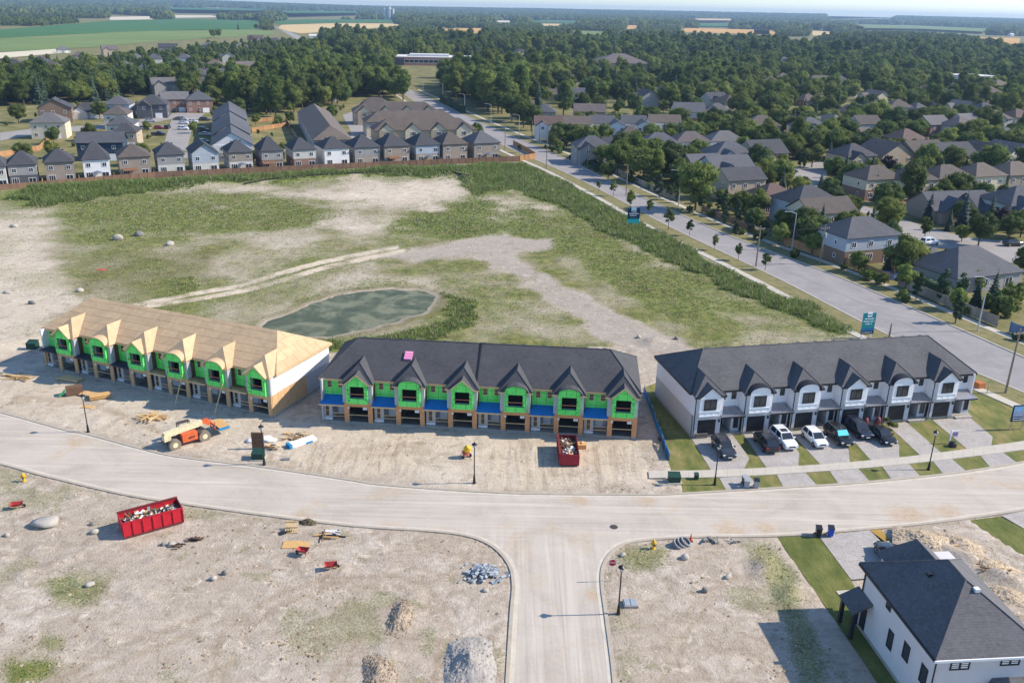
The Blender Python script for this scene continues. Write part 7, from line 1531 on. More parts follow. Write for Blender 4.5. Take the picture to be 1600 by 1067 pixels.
a, b = G(194.5, 843), G(288, 817); d = b - a; ang = math.atan2(d[1], d[0]); L = float(np.linalg.norm(d)); nn_ = np.array([-math.sin(ang), math.cos(ang), 0]); c = (a + b) / 2 + nn_ * 1.15
skip('long bright red skip full of rubbish beside the road', c, ang, L, 2.2, 1.75, 4)
a, b = G(875, 730), G(902, 730); c = (a + b) / 2; skip('dark red skip full of rubbish before half-built row', c + np.array([.0, 2.6, 0]), math.radians(91), 5.0, 2.05, 1.6, 9, pm('dark_red_skip_paint', L3(150, 38, 50), .55, .15, 2.5))
p = G(909, 699); R = thing('timber_crate', 'small tan crate beside the dark red skip', 'crate', (p[0], p[1], 0), 0); MB().box(-.5, -.5, 0, .5, .5, .55).build('box', M_ply, R); MB().obox((.1, .1, .56), .4, .3, .15, .5).build('offcut', M_lumber, R)

# ================================================================ street furniture
def lamp(px, py, label):
    p = G(px, py); R = thing('street_lamp', label, 'street lamp', (p[0], p[1], 0), random.uniform(0, 1), 'black lantern street lamps')
    MB().lathe([(.19, -.2), (.19, .12), (.15, .2), (.13, .75), (.09, .95), (.075, 1.1)], n=10).build('base', M_black, R); MB().lathe([(.07, 1.1), (.055, 4.2), (.05, 4.3), (.11, 4.34), (.11, 4.4)], n=8).build('post', M_black, R)
    ln = MB().lathe([(.12, 4.4), (.17, 4.5), (.24, 4.78)], n=8).build('lantern', pm('frosted_globe', L3(196, 198, 196), .35, .06, 5), R); MB().lathe([(.32, 4.78), (.30, 4.84), (.12, 4.98), (.05, 5.02), (.02, 5.2)], n=10).build('cap', M_black, ln)
    for k in range(4): t_ = k * math.pi / 2; MB().tube((.13 * math.cos(t_), .13 * math.sin(t_), 4.4), (.25 * math.cos(t_), .25 * math.sin(t_), 4.79), .015, n=4).build('rib', M_black, ln)
for q in [(138, 675, 'black street lamp in front of the unfinished tan-roofed row'), (413, 726, 'black street lamp between telehandler and wrapped bundle'), (741, 755, 'black street lamp before the half-built row'), (1116.6, 757, 'black street lamp beside the small green pedestal'), (1450.6, 733.5, 'black street lamp by the lawn sign'), (966, 959, 'black street lamp near the stop sign')]: lamp(*q)
M_galv = pm('galvanised_steel', L3(186, 188, 190), .5, .06, 3, metal=.3); M_pole = pm('weathered_pole', L3(138, 126, 112), .9, .15, 1.2)
def cobra(px, py, h, label, arm=2.6, ang=None):
    p = G(px, py); R = thing('streetlight', label, 'streetlight', (p[0], p[1], 0), math.radians(199) if ang is None else ang, 'tall streetlights along the arterial road')
    MB().tube((0, 0, -.3), (0, 0, h), .13, .085, 8).build('pole', M_galv, R); ar = MB().path([(0, 0, h - .1), (arm * .55, 0, h + .45), (arm, 0, h + .55)], .05, 6).build('arm', M_galv, R); MB().obox((arm + .2, 0, h + .5), .55, .2, .1).build('lamp_head', M_galv, ar)
for px, py, h, l in [(1527, 518, 9.2, 'first streetlight along arterial road, nearest, by grey fence'), (1237, 391, 8.3, 'second streetlight along arterial road, by red brick bungalow'), (1060, 323, 9.4, 'third streetlight along arterial road, by dark round tree'), (811, 216, 8.9, 'streetlight by the cream house with blank gable'), (767, 195, 8.7, 'streetlight left of the cream gabled house'), (726, 176, 8.6, 'streetlight below the biggest roadside tree'), (692, 156, 8.6, 'streetlight between two roadside trees'), (661, 150, 9.2, 'streetlight at the road bend by dark hedge')]: cobra(px, py, h, l)
def upole(px, py, h, label, arm=True, tr=False):
    p = G(px, py); R = thing('utility_pole', label, 'utility pole', (p[0], p[1], 0), math.radians(20), 'wooden utility poles')
    MB().tube((0, 0, -.3), (0, 0, h), .17, .11, 8).build('pole', M_pole, R)
    if arm:
        ca = MB().box(-1.1, -.14, h - .75, 1.1, -.02, h - .62).build('crossarm', M_pole, R)
        for x in (-1, -.45, .45, 1): MB().lathe([(.05, h - .62), (.07, h - .52), (.03, h - .42)], (x, -.08, 0), 6).build('insulator', M_galv, ca)
    if tr: MB().lathe([(.22, h - 2.6), (.24, h - 2.5), (.24, h - 1.8), (.2, h - 1.7)], (.38, 0, 0), 10).build('transformer', M_galv, R)
    return np.array([p[0], p[1], h])
U = [upole(1571, 614, 9.6, 'utility pole behind the white townhouses at right edge', True, False), upole(1181, 417, 8.7, 'utility pole on the field verge beside a young tree', True), upole(978, 306, 8.5, 'utility pole on the field verge behind the far billboard', False), upole(853.6, 264, 13.5, 'tall thin utility pole near the end of the brown fence', False), upole(789, 235, 11, 'utility pole behind the last fenced house', True)]
U2 = [upole(1281, 413, 8.4, 'utility pole by the brown garden fence', True, True), upole(918, 261, 7.2, 'short pole on the pavement left of the thicket', False), upole(831, 218, 7.5, 'pole at the road junction left of reddish roof', False), upole(843, 222, 6.5, 'shorter pole at the junction, right of its neighbour', False)]
for i, (px, yb, yt) in enumerate([(544, 99, 86), (549, 99, 86), (554.5, 100, 87), (573.5, 120, 95), (588.5, 123, 100), (590, 131, 115), (599, 119, 105), (606.5, 122, 104), (612, 120, 106), (614.5, 128, 105), (624, 126, 111), (637, 136, 124), (559, 120, 106), (1135, 150, 118), (1320, 118, 97), (1230, 118, 100)]):
    p = G(px, yb); lo = 4.0
    for _ in range(40):
        if Pix([[p[0], p[1], lo]])[0][1] > yt: lo += .6
    upole(px, yb, min(lo, 15), f"far utility pole, {ordinal(i)} in the string beyond the townhouses" if i < 13 else f"far utility pole among the trees at right, {ordinal(i - 13)}", i % 2 == 0)
M_wire = pm('power_wire', (.12, .12, .125), .6, .1, 1)
def wire(a, b, sag, label, r=.022):
    pts = [tuple(np.array(a) * (1 - k / 10) + np.array(b) * k / 10 - np.array([0, 0, sag * 4 * (k / 10) * (1 - k / 10)])) for k in range(11)]
    tag(MB().path(pts, r, 4).build('power_line', M_wire), label, 'power line', 'overhead power lines')
for i in range(len(U) - 1): wire(U[i] - [0, 0, .4], U[i + 1] - [0, 0, .4], 1.4, f"overhead wire over the field verge, {ordinal(i)} span from the near pole")
wire(U2[0] - [0, 0, .4], np.array([*G(1605, 545)[:2], 8.6]), .8, 'overhead wire running right from the garden fence pole'); wire(U2[0] - [0, 0, .5], U[1] - [0, 0, .5], .4, 'overhead wire crossing the arterial road')
for k, yy in enumerate((97, 103, 112)):
    a, b = G(880, yy + 22), G(1640, yy + 30); wire(np.array([a[0], a[1], 13.5]), np.array([b[0], b[1], 13.5]), 0, f"long pale wire strung above the far right trees, {ordinal(k)} from top", .05)
wire(np.array([*G(544, 99)[:2], 10.5]), np.array([*G(637, 136)[:2], 10.5]), 1.5, 'wire along the far string of poles')

# --- signs
M_teal = pm('teal_sign', L3(18, 128, 132), .5, .08, 1.5); M_tealb = pm('blue_sign_panel', L3(20, 104, 148), .5, .1, 1.5); M_navy = pm('navy_sign', L3(22, 44, 74), .5, .08, 1.5); M_signw = pm('white_print', L3(232, 236, 240), .6, .03, 3); M_aqua = pm('aqua_sign', L3(44, 176, 176), .5, .1, 1.5)
def words(parent, x0, x1, z, h, y, rg, mat, n):
    """a printed line too small to read in the photograph"""
    mb = MB(); x = x0; st_ = (x1 - x0) / n
    for k in range(n):
        if rg.random() < .88: mb.box(x + .1 * st_, y - .012, z, x + .88 * st_, y - .002, z + h * rg.choice([1, .72, .72]))
        x += st_
    return tag(mb.build('lettering', mat, parent), kind='stuff')
def billboard(px, py, label, scheme, w, h, leg, rz):
    p = G(px, py); rg = np.random.default_rng(int(px)); R = thing('billboard', label, 'billboard', (p[0], p[1], 0), rz, 'teal billboards by the field'); x = w / 2
    for s in (-1, 1): MB().box(s * x * .75 - .06, .05, -.3, s * x * .75 + .06, .17, leg + h).build('post', M_signw, R)
    if scheme == 0:
        MB().box(-x, -.04, leg + h * .3, x, .045, leg + h).build('panel', M_teal, R); MB().box(-x, -.05, leg + h * .16, x, .045, leg + h * .3).build('blue_panel', M_tealb, R); MB().box(-x, -.045, leg, x, .045, leg + h * .16).build('navy_panel', M_navy, R)
        MB().box(-x * .35, -.07, leg + h * .82, x * .35, .04, leg + h * 1.03).build('logo_panel', M_signw, R)
        words(R, -x * .28, x * .28, leg + h * .90, h * .05, -.07, rg, M_navy, 5); words(R, -x * .7, x * .7, leg + h * .70, h * .055, -.045, rg, M_signw, 10); words(R, -x * .85, x * .85, leg + h * .58, h * .055, -.045, rg, M_signw, 13); words(R, -x * .5, x * .5, leg + h * .46, h * .055, -.045, rg, M_signw, 6); words(R, -x * .9, x * .7, leg + h * .07, h * .03, -.045, rg, M_signw, 14)
    else:
        MB().box(-x, -.04, leg + h * .36, x, .045, leg + h).build('panel', M_navy, R); MB().box(-x, -.05, leg, x, .045, leg + h * .36).build('aqua_panel', M_aqua, R); MB().box(-x * .45, -.07, leg + h * .84, x * .4, .04, leg + h * 1.03).build('logo_panel', pm('pale_logo', L3(180, 214, 222), .6, .05, 2), R)
        words(R, -x * .4, x * .5, leg + h * .74, h * .05, -.045, rg, M_signw, 6); words(R, -x * .75, x * .8, leg + h * .64, h * .06, -.045, rg, M_signw, 11); words(R, -x * .65, x * .6, leg + h * .54, h * .05, -.045, rg, M_signw, 9); words(R, -x * .8, x * .8, leg + h * .42, h * .025, -.045, rg, M_aqua, 14)
billboard(1353, 529, 'teal and navy billboard beside the road behind white row', 0, 2.3, 3.6, .8, math.radians(12)); billboard(989, 353, 'teal billboard with dark blue top at the far verge', 1, 3.0, 4.2, .2, math.radians(8))
p = (G(1574, 671) + G(1592, 671)) / 2; R = thing('estate_sign', 'blue picture sign on two wooden posts at right edge', 'sign', (p[0] + .9, p[1], 0), math.radians(10))
for x in (-1.35, .25): MB().box(x - .06, .05, -.3, x + .06, .17, 3.3).build('post', M_lumber, R)
MB().box(-1.75, -.06, 1.25, 2.1, .04, 3.5).build('panel', M_navy, R); MB().box(-1.6, -.075, 1.95, 2.0, -.061, 3.35).build('picture', pm('sky_picture', L3(130, 176, 214), .5, .12, 1.6), R)
hs = MB()
for k in range(5): x0 = -1.4 + k * .68; hs.box(x0, -.085, 1.98, x0 + .5, -.076, 2.45); hs.slab([(x0 - .05, -.085, 2.45), (x0 + .55, -.085, 2.45), (x0 + .25, -.085, 2.75)], .008)
hs.build('printed_houses', pm('print_grey', L3(160, 158, 170), .6, .2, 4), R); rg = np.random.default_rng(8); words(R, -1.5, 1.8, 1.7, .13, -.062, rg, M_signw, 16); words(R, -1.5, 1.6, 1.4, .13, -.062, rg, M_signw, 14)
MB().lathe([(.9, 0), (.9, .08)], n=16).build('round_emblem', M_tealb, R); em = R.children[-1]; em.location = (1.0, -.02, 3.45); em.rotation_euler = (math.pi / 2, 0, 0)
p = GG(955, 908); R = thing('stop_sign', 'red octagonal stop sign at the junction corner', 'stop sign', (p[0], p[1], p[2]), math.radians(4)); MB().tube((0, 0, -.3), (0, 0, 2.35), .035, n=6).build('post', M_galv, R)
o8 = [(.38 * math.cos(math.pi / 8 + k * math.pi / 4), .38 * math.sin(math.pi / 8 + k * math.pi / 4)) for k in range(8)]
pl = MB().slab([(x, -.045, 2.05 + z) for x, z in o8], .01).build('plate', M_signw, R); MB().slab([(x * .92, -.056, 2.05 + z * .92) for x, z in o8], .01).build('red_face', pm('stop_red', L3(176, 22, 34), .5, .05, 3), R)
fc = bpy.data.curves.new('stop_text', 'FONT'); fc.body = 'STOP'; fc.size = .27; fc.align_x = 'CENTER'; fc.align_y = 'CENTER'; fc.extrude = .004; ft = bpy.data.objects.new('text_source', fc); COL.objects.link(ft); tm_ = bpy.data.meshes.new_from_object(ft.evaluated_get(bpy.context.evaluated_depsgraph_get())); bpy.data.objects.remove(ft)
tm_.materials.clear(); fo = link('lettering', tm_, R, M_signw); fo.location = (0, -.062, 2.05); fo.rotation_euler = (math.pi / 2, 0, 0)
p = G(1483, 693); R = thing('lawn_sign', 'white post with hanging sale sign on the lawn', 'sign', (p[0], p[1], 0), .2); MB().box(-.06, -.06, 0, .06, .06, 1.9).build('post', M_trim, R); MB().box(.06, -.03, 1.65, 1.0, .03, 1.73).build('arm', M_trim, R); MB().box(.2, -.02, .9, .95, .02, 1.6).build('board', pm('sale_board', L3(170, 140, 170), .6, .2, 4), R); MB().box(.2, -.03, 1.2, .95, .03, 1.35).build('band', M_tealb, R)
p = G(1488, 697); R = thing('dark_planter', 'small dark tub on the lawn beside the sale sign', 'tub', (p[0], p[1], 0), .3); MB().lathe([(.45, 0), (.5, .1), (.42, .5), (.3, .62)], n=9).build('tub', M_black, R); MB().box(-.35, -.35, 0, .35, .35, .05).build('base', M_grime, R)
p = G(1351, 531); upole(1389, 529, 2.6, 'short sign post by the arterial road behind the white row', False)

# --- utility boxes, bins, hydrants, cone
M_ugreen = pm('green_utility_paint', L3(34, 66, 56), .55, .1, 2); M_bin = pm('grey_bin', L3(150, 154, 158), .6, .08, 2); M_blueb = pm('blue_bin', L3(34, 86, 190), .5, .08, 2)
def ubox(px, py, w, d_, h, label, rz=0.0):
    p = GG(px, py); R = thing('utility_box', label, 'utility box', (p[0], p[1], p[2]), rz); MB().box(-w / 2 - .15, -d_ / 2 - .15, -.4, w / 2 + .15, d_ / 2 + .15, .10).build('pad', m_conc, R); MB().box(-w / 2, -d_ / 2, .10, w / 2, d_ / 2, h * .8).build('cabinet', M_ugreen, R)
    MB().slab([(-w / 2 - .03, -d_ / 2 - .03, h * .8), (w / 2 + .03, -d_ / 2 - .03, h * .8), (w / 2 + .03, d_ / 2 + .03, h), (-w / 2 - .03, d_ / 2 + .03, h)], .12).build('lid', M_ugreen, R)
ubox(52, 545, 1.4, 1.2, 1.3, 'green transformer box beyond the unfinished row'); ubox(404, 716, 1.3, 1.1, 1.05, 'green transformer box beside the telehandler street lamp'); ubox(1053, 752, 1.3, 1.0, 1.0, 'green transformer box at the end of the pavement'); ubox(1087.5, 750, .45, .4, .9, 'small green pedestal on the grass strip')
R = None; p = GG(404, 702); o = MB().box(-.7, -.12, 0, .7, .12, 2.2).build('timber_hoarding', M_brownd); o.location = p; tag(o, 'upright brown board screen behind the green box', 'board')
def bin_(px, py, label, mat, lid):
    p = G(px, py); R = thing('wheelie_bin', label, 'wheelie bin', (p[0], p[1], .02), random.uniform(-.2, .2), 'household bins at the kerb'); b_ = MB(); z0, z1 = .08, .95
    vs = [(x * k, y * k, z) for z, k in ((z0, .8), (z1, 1)) for x, y in ((-.28, -.32), (.28, -.32), (.28, .32), (-.28, .32))]; b_.idx(vs, [(3, 2, 1, 0), (4, 5, 6, 7), (0, 1, 5, 4), (1, 2, 6, 5), (2, 3, 7, 6), (3, 0, 4, 7)]); b_.build('body', mat, R)
    MB().slab([(-.31, -.36, .98), (.31, -.36, .98), (.31, .36, 1.08), (-.31, .36, 1.08)], .05).build('lid', lid, R)
    for s in (-1, 1): MB().tube((s * .27 - .03, .3, .11), (s * .27 + .03, .3, .11), .11, n=10).build('wheel', M_tyre, R)
    MB().tube((-.22, .4, .98), (.22, .4, .98), .02, n=5).build('handle', mat, R)
bin_(1166, 762, 'grey bin, left of the two on the apron by the kerb', M_bin, M_bin); bin_(1181, 762, 'grey bin, right of the two on the apron by the kerb', M_bin, M_black); bin_(1278, 837, 'black bin at the kerb of the green side lawn', M_black, M_black); bin_(1297, 837, 'blue bin at the kerb of the green side lawn', M_blueb, M_black)
o_ = bin_(1163, 757, 'dark bin behind the left grey bin', M_black, M_bin)
M_yel = pm('hydrant_yellow', L3(216, 172, 40), .5, .08, 3)
def hydrant(px, py, label):
    p = GG(px, py); R = thing('fire_hydrant', label, 'hydrant', (p[0], p[1], p[2]), .3); MB().lathe([(.2, 0), (.2, .08), (.13, .12), (.13, .7), (.19, .72), (.19, .8), (.12, .95), (.04, 1.02)], n=10).build('barrel', M_yel, R); MB().tube((-.3, 0, .55), (.3, 0, .55), .09, n=8).build('outlet', M_yel, R); MB().tube((0, -.28, .5), (0, 0, .5), .1, n=8).build('nozzle', M_grime, R)
hydrant(38, 752, 'orange-yellow hydrant on bare ground near the left edge'); hydrant(1021, 857, 'yellow hydrant marker among weeds right of the junction')
p = GG(1079, 845); R = thing('traffic_cone', 'orange traffic cone beside the concrete rings', 'cone', p, 0); MB().box(-.22, -.22, 0, .22, .22, .05).build('base', M_black, R); MB().lathe([(.16, .05), (.03, .85)], n=12).build('cone', pm('cone_orange', L3(222, 72, 34), .6, .06, 3), R)
M_ring = pm('grey_concrete_ring', L3(128, 130, 132), .9, .12, 2)
p = GG(1066, 852); R = thing('concrete_rings', 'grey concrete ring pieces leaning together near the cone', 'concrete rings', p, .2)
for k in range(3):
    o = MB().lathe([(.62, 0), (.62, .22), (.45, .22), (.45, .0)], n=18).build('ring', M_ring, R); o.location = (-.5 + k * .42, .1 * k, .1 + .06 * k); o.rotation_euler = (.25, .55, 0)
p = GG(985, 944); R = thing('utility_vault', 'square grey lid on a low concrete vault by the lamp', 'vault', p, .05); MB().box(-.62, -.55, -.2, .62, .55, .22).build('box', M_found, R); MB().box(-.55, -.48, .22, .55, .48, .26).build('lid', pm('grey_lid', L3(150, 158, 166), .5, .1, 3), R); MB().box(-.03, -.47, .26, .0, .47, .275).build('seam', M_black, R)
for px, py, l in ((1111, 845, 'heap of small concrete pieces right of the cone'), (1148, 846, 'second heap of small concrete pieces far right of cone')):
    p = GG(px, py); R = thing('rubble_heap', l, 'rubble', p, 0); tag(heap('rubble', [M_ring, M_found], np.random.default_rng(int(px)), -.7, .7, -.3, .3, 0, .25, 16, R), kind='stuff')

# --- stones and heaps
M_rock = pm('pale_boulder', L3(168, 162, 152), .9, .10, 1.5, bump=.3, fine=7); M_rockg = pm('grey_boulder', L3(120, 119, 114), .9, .15, 1.5, bump=.3, fine=7)
def rock(px, py, sx, sy, sz, label, mat=None, rz=0.0, seed=1):
    p = GG(px, py); v, f = ICO2; r = np.random.default_rng(seed); dirs = r.normal(size=(9, 3)); dirs /= np.linalg.norm(dirs, axis=1)[:, None]; d = v.copy()
    for q in dirs: s = d @ q; lim = r.uniform(.55, .8); d = d - np.where(s > lim, (s - lim) * .85, 0)[:, None] * q
    d = d * np.array([sx, sy, sz]); o = link('boulder', np_mesh('boulder', d, f, mat or M_rock)); o.location = (p[0], p[1], p[2] + sz * .45); o.rotation_euler = (0, 0, rz); tag(o, label, 'rock', 'loose rocks on the site')
for i, q in enumerate([(72, 820, 1.65, 1.05, .55, 'big pale boulder left of the long red skip', M_rock, .4), (148, 833, .42, .4, .38, 'round white rock at the left end of red skip', M_rock, .2), (144, 820, .3, .28, .25, 'small grey rock above the round white rock', M_rockg, .5), (11, 837, .32, .3, .28, 'pale rock near the left edge below the boulder', M_rock, 0), (184, 375, 1.25, .95, .9, 'white boulder, left of two in the field', M_rock, .2), (217, 369, 1.25, 1.0, 1.0, 'grey boulder, right of two in the field', M_rockg, .8), (266, 383, .9, .7, .7, 'small pale rock right of the field boulders', M_rock, .8), (22, 355, 1.0, .6, .5, 'pale rock on bare ground at far left', M_rock, .4), (12, 458, 1.0, .5, .35, 'white rock on bare ground left of the tan roof', M_rock, .2), (50, 475, .7, .5, .5, 'dark rock on bare ground above the tan roof', M_rockg, .3), (126, 455, .8, .6, .5, 'pale rock above the left roof corner', M_rock, .9), (268, 852, .45, .4, .35, 'pale rock below the long red skip', M_rock, .3), (255, 851, .3, .3, .28, 'dark grey rock below the long red skip', M_rockg, .3), (1070, 872, .45, .4, .4, 'pale round rock below the concrete rings', M_rock, .3), (1101, 924, .4, .35, .35, 'grey rock with a stake in the right lot', M_rockg, .3), (1138, 902, .5, .3, .3, 'pale angular rock in the right lot', M_rock, .6), (141, 915, .45, .35, .3, 'pale rock in weeds at lower left', M_rock, .4), (334, 905, .4, .35, .3, 'pale rock in the lower middle lot', M_rock, .1), (351, 897, .35, .3, .3, 'dark rock in the lower middle lot', M_rockg, .1), (758, 923, .36, .28, .2, 'single white block below the slab heap', M_rock, .1), (973, 868, .4, .25, .25, 'pale yellow rock beside the weeds at the junction', M_rock, .8), (998, 528, .5, .4, .4, 'pale rock on the bare slope behind white row', M_rock, .8), (1057, 530, .5, .4, .4, 'grey rock on bare slope behind the white row', M_rockg, .2)]): rock(*q, seed=i + 3)
p = GG(755, 898); R = thing('slab_heap', 'heap of broken grey concrete slabs beside the kerb', 'rubble', p, 0); rg = np.random.default_rng(12); M_slab = pm('broken_slab', L3(160, 166, 170), .85, .12, 3)
for k in range(150):
    rr2 = abs(rg.normal()) * .62; t_ = rg.uniform(0, 6.28); x, y = 1.9 * rr2 * math.cos(t_), 1.45 * rr2 * math.sin(t_)
    if abs(x) < 2.6 and abs(y) < 2.1: MB().obox((x, y, max(0, .75 - .55 * rr2 * 1.2) * rg.uniform(.3, 1)), rg.uniform(.22, .55), rg.uniform(.18, .42), rg.uniform(.05, .12), rg.uniform(0, 3.1), rg.uniform(-.6, .6), None, rg.uniform(-.6, .6)).build('slab', M_slab, R)
M_grav = pm('grey_gravel', L3(158, 152, 144), .95, .22, 2.5, bump=.6, fine=16)
def mat_col(m_): return {'grey_gravel': L3(158, 154, 148), 'dark_brush': L3(96, 86, 66), 'dark_clod_soil': L3(146, 130, 110)}.get(m_.name, L3(184, 166, 140))
def gravel(px, py, rx, ry, h, rz, label, mat, seed):
    p = GG(px, py); u = np.linspace(-1, 1, 70); X_, Y_ = np.meshgrid(u, u); n = vnoise(X_ * 8, Y_ * 8, 2.6, seed, 3); d = np.hypot(X_, Y_) + (n - .5) * .5; z = h * np.clip(1 - d, 0, 1) ** 1.25 * (.8 + .5 * n) - .10 + (vnoise(X_ * 40, Y_ * 40, 1.3, seed, 2) - .5) * .16 * sstep(1 - d, 0, .5)
    I_ = np.arange(4900).reshape(70, 70); Q_ = np.stack([I_[:-1, :-1], I_[:-1, 1:], I_[1:, 1:], I_[1:, :-1]], -1).reshape(-1, 4); win = np.clip(1 - np.maximum(np.abs(X_), np.abs(Y_)) ** 3, 0, 1); z = (z + .25) * win - .45 + .2 * win
    o = link('gravel_heap', np_mesh('gravel_heap', np.stack([X_.ravel() * rx, Y_.ravel() * ry, z.ravel()], -1), Q_, mat)); o.location = p; o.rotation_euler = (0, 0, rz); tag(o, label, 'gravel heap')
    rg = np.random.default_rng(seed); k = rg.choice(4900, 1400); k = k[d.ravel()[k] < 1.02]; s_ = rg.gamma(2, .035, len(k)).clip(.03, .22)[:, None]; c_ = np.stack([X_.ravel()[k] * rx, Y_.ravel()[k] * ry, z.ravel()[k]], -1) + rg.normal(size=(len(k), 3)) * [.05, .05, .01]
    ps = [c_ + s_ * np.array(q) * rg.uniform(.6, 1.4, (len(k), 1)) for q in ((1, 0, -.2), (-.5, .87, -.2), (-.5, -.87, -.2), (.1, 0, .7))]; VV = np.stack(ps, 1).reshape(-1, 3); ii = np.arange(len(k))[:, None] * 4
    tag(link('stones', np_mesh('stones', VV, np.concatenate([ii + [0, 1, 3], ii + [1, 2, 3], ii + [2, 0, 3]]), pm(mat.name + '_stones', tuple(min(1, q) for q in mat_col(mat)), .95, .25, 5)), o), kind='stuff')
gravel(735, 1040, 3.0, 5.2, 1.3, .05, 'large grey gravel heap beside the side road', M_grav, 3); gravel(482, 817, 1.6, .8, .55, -.1, 'small dark brush heap at the kerb', pm('dark_brush', L3(112, 104, 86), .95, .25, 3, bump=.6, fine=16), 5)
gravel(628, 962, 1.5, 3.6, .6, -.1, 'ridge of dark dug soil in the lower lot', pm('dark_clod_soil', L3(160, 146, 128), .95, .25, 3, bump=.6, fine=12), 7); gravel(592, 1050, 1.8, 3.2, .6, .2, 'mound of dark soil at the bottom of the lot', MATS['dark_clod_soil'], 9)
M_dirtp = pm('tan_loose_soil', L3(188, 170, 146), .95, .2, 3, bump=.6, fine=12)
for i, (px, py, rx, ry, h, rz, l) in enumerate([(1440, 838, 2.6, 1.8, .6, -.4, 'first soil heap in the churned lot by the lower house'), (1500, 850, 2.4, 3.2, .75, .9, 'second soil heap in the churned lot by the lower house'), (1545, 885, 2.4, 2.8, .7, .8, 'third soil heap in the churned lot by the lower house'), (1575, 930, 2.2, 3.4, .7, .9, 'fourth soil heap in the churned lot at right edge'), (1030, 700, 1.0, 2.6, .5, .1, 'soil strip beside the blue silt fence'), (470, 680, 2.6, .8, .5, .1, 'reddish soil bank between the two unfinished rows')]): gravel(px, py, rx, ry, h, rz, l, M_dirtp, 20 + i)
def logs(px, py, n, lmin, lmax, spread, label, seed, mats, name='timber_pile', cat='timber'):
    p = GG(px, py); R = thing(name, label, cat, p, 0); r = random.Random(seed)
    for k in range(n):
        L = r.uniform(lmin, lmax); MB().obox((r.uniform(-spread, spread), r.uniform(-spread * .7, spread * .7), .05 + .07 * (k % 4)), L, r.uniform(.09, .24), r.uniform(.04, .1), r.uniform(-.35, .35) if r.random() < .7 else r.uniform(0, 3.1), r.uniform(-.05, .05)).build('plank', r.choice(mats), R)
logs(236, 653, 22, 2.0, 3.4, .7, 'loose pile of pale planks left of the telehandler', 3, [M_lumber, M_lumber, M_ply]); logs(30, 590, 10, 3, 5, .8, 'long planks stacked near the left end of tan row', 4, [M_lumber, M_ply]); logs(515, 838, 18, .8, 2.0, .8, 'heap of scrap boards and dark sheets on the lower lot', 6, [M_ply, M_brownd, M_black, M_wrapw], 'scrap_heap', 'debris'); logs(1490, 850, 10, 1.5, 3.5, .9, 'scattered old planks on the churned lot', 7, [M_lumber, M_brownd]); logs(1552, 888, 10, 1.0, 2.6, 1.0, 'broken branches and boards on the churned lot', 8, [M_brownd, M_lumber]); logs(425, 700, 12, .6, 1.6, .7, 'scrap timber scattered by the green transformer box', 9, [M_lumber, M_brownd, M_wrapw]); logs(460, 683, 24, .5, 1.3, 1.3, 'scrap wood strewn over the reddish soil bank', 10, [M_brownd, M_lumber, M_osb]); logs(103, 592, 6, 2.2, 2.8, .4, 'planks in the shade before the unfinished row', 11, [M_lumber, M_ply])
logs(276, 855, 7, .5, 1.1, .5, 'dark metal scraps below the long red skip', 21, [M_brownd, M_black], 'scrap_heap', 'debris'); logs(306, 843, 8, .5, 1.2, .45, 'twisted dark scraps right of the rocks below the skip', 22, [M_brownd, M_black], 'scrap_heap', 'debris'); logs(1040, 690, 10, .4, 1.1, .7, 'roots and scraps beside the blue silt fence', 23, [M_brownd], 'scrap_heap', 'debris')
def plate(px, py, w, d_, h, rz, mat, name, label, cat):
    p = GG(px, py); o = MB().obox((0, 0, 0), w, d_, h).build(name, mat); o.location = (p[0], p[1], p[2] + .03); o.rotation_euler = (0, 0, rz); tag(o, label, cat)
def stack(px, py, w, d_, n, t_, rz, mat, name, label, cat):
    p = GG(px, py); R = thing(name, label, cat, p, rz); r = random.Random(int(px))
    for k in range(n): MB().obox((r.uniform(-.04, .04), r.uniform(-.04, .04), .1 + k * (t_ + .006)), w, d_, t_, r.uniform(-.02, .02)).build('board', mat, R)
    for s in (-1, 1): MB().obox((s * w * .3, 0, 0), .1, d_, .1).build('skid', M_brownd, R)
stack(156, 622, 2.44, 1.22, 8, .05, .5, M_ply, 'board_stack', 'plywood stack in front of the unfinished row', 'boards'); stack(140, 618, 2.44, 1.22, 4, .05, -.3, M_osb, 'board_stack', 'low board stack left of the plywood stack', 'boards'); stack(112, 594, 3.0, 1.2, 4, .06, -.35, M_lumber, 'board_stack', 'board stack in the shade by the second garage', 'boards')
plate(137, 636, 1.6, .8, .03, -.2, M_ply, 'loose_sheet', 'thin yellow sheet lying right of the left lamp', 'sheet')
p = GG(117, 616); R = thing('trailer_box', 'dark brown crate with green sheet leaning on it', 'crate', p, .5); MB().box(-1.0, -.5, 0, 1.0, .5, 1.2).build('box', M_brownd, R); MB().slab([(-1.9, -.4, .05), (-1.05, -.5, .8), (-1.05, .4, .8), (-1.9, .5, .05)], .02).build('green_sheet', M_green, R)
plate(463, 851, 2.6, 1.25, .03, .05, M_ply, 'plywood_sheet', 'pale plywood sheet lying flat on the lower lot', 'sheet')
p = GG(456, 829); R = thing('pallet', 'wooden pallet propped beside the plywood sheet', 'pallet', p, .1)
for k in range(6): MB().obox((-.55 + k * .22, 0, .35), .13, 1.2, .03, 0, 0, None, .7).build('slat', M_lumber, R)
for k in range(3): MB().obox((0, -.5 + k * .45, .02 + k * .38), 1.25, .08, .1).build('runner', M_lumber, R)
plate(446, 832, 1.1, .5, .12, .6, M_black, 'dark_sheeting', 'crumpled black sheeting left of the pallet', 'sheet')
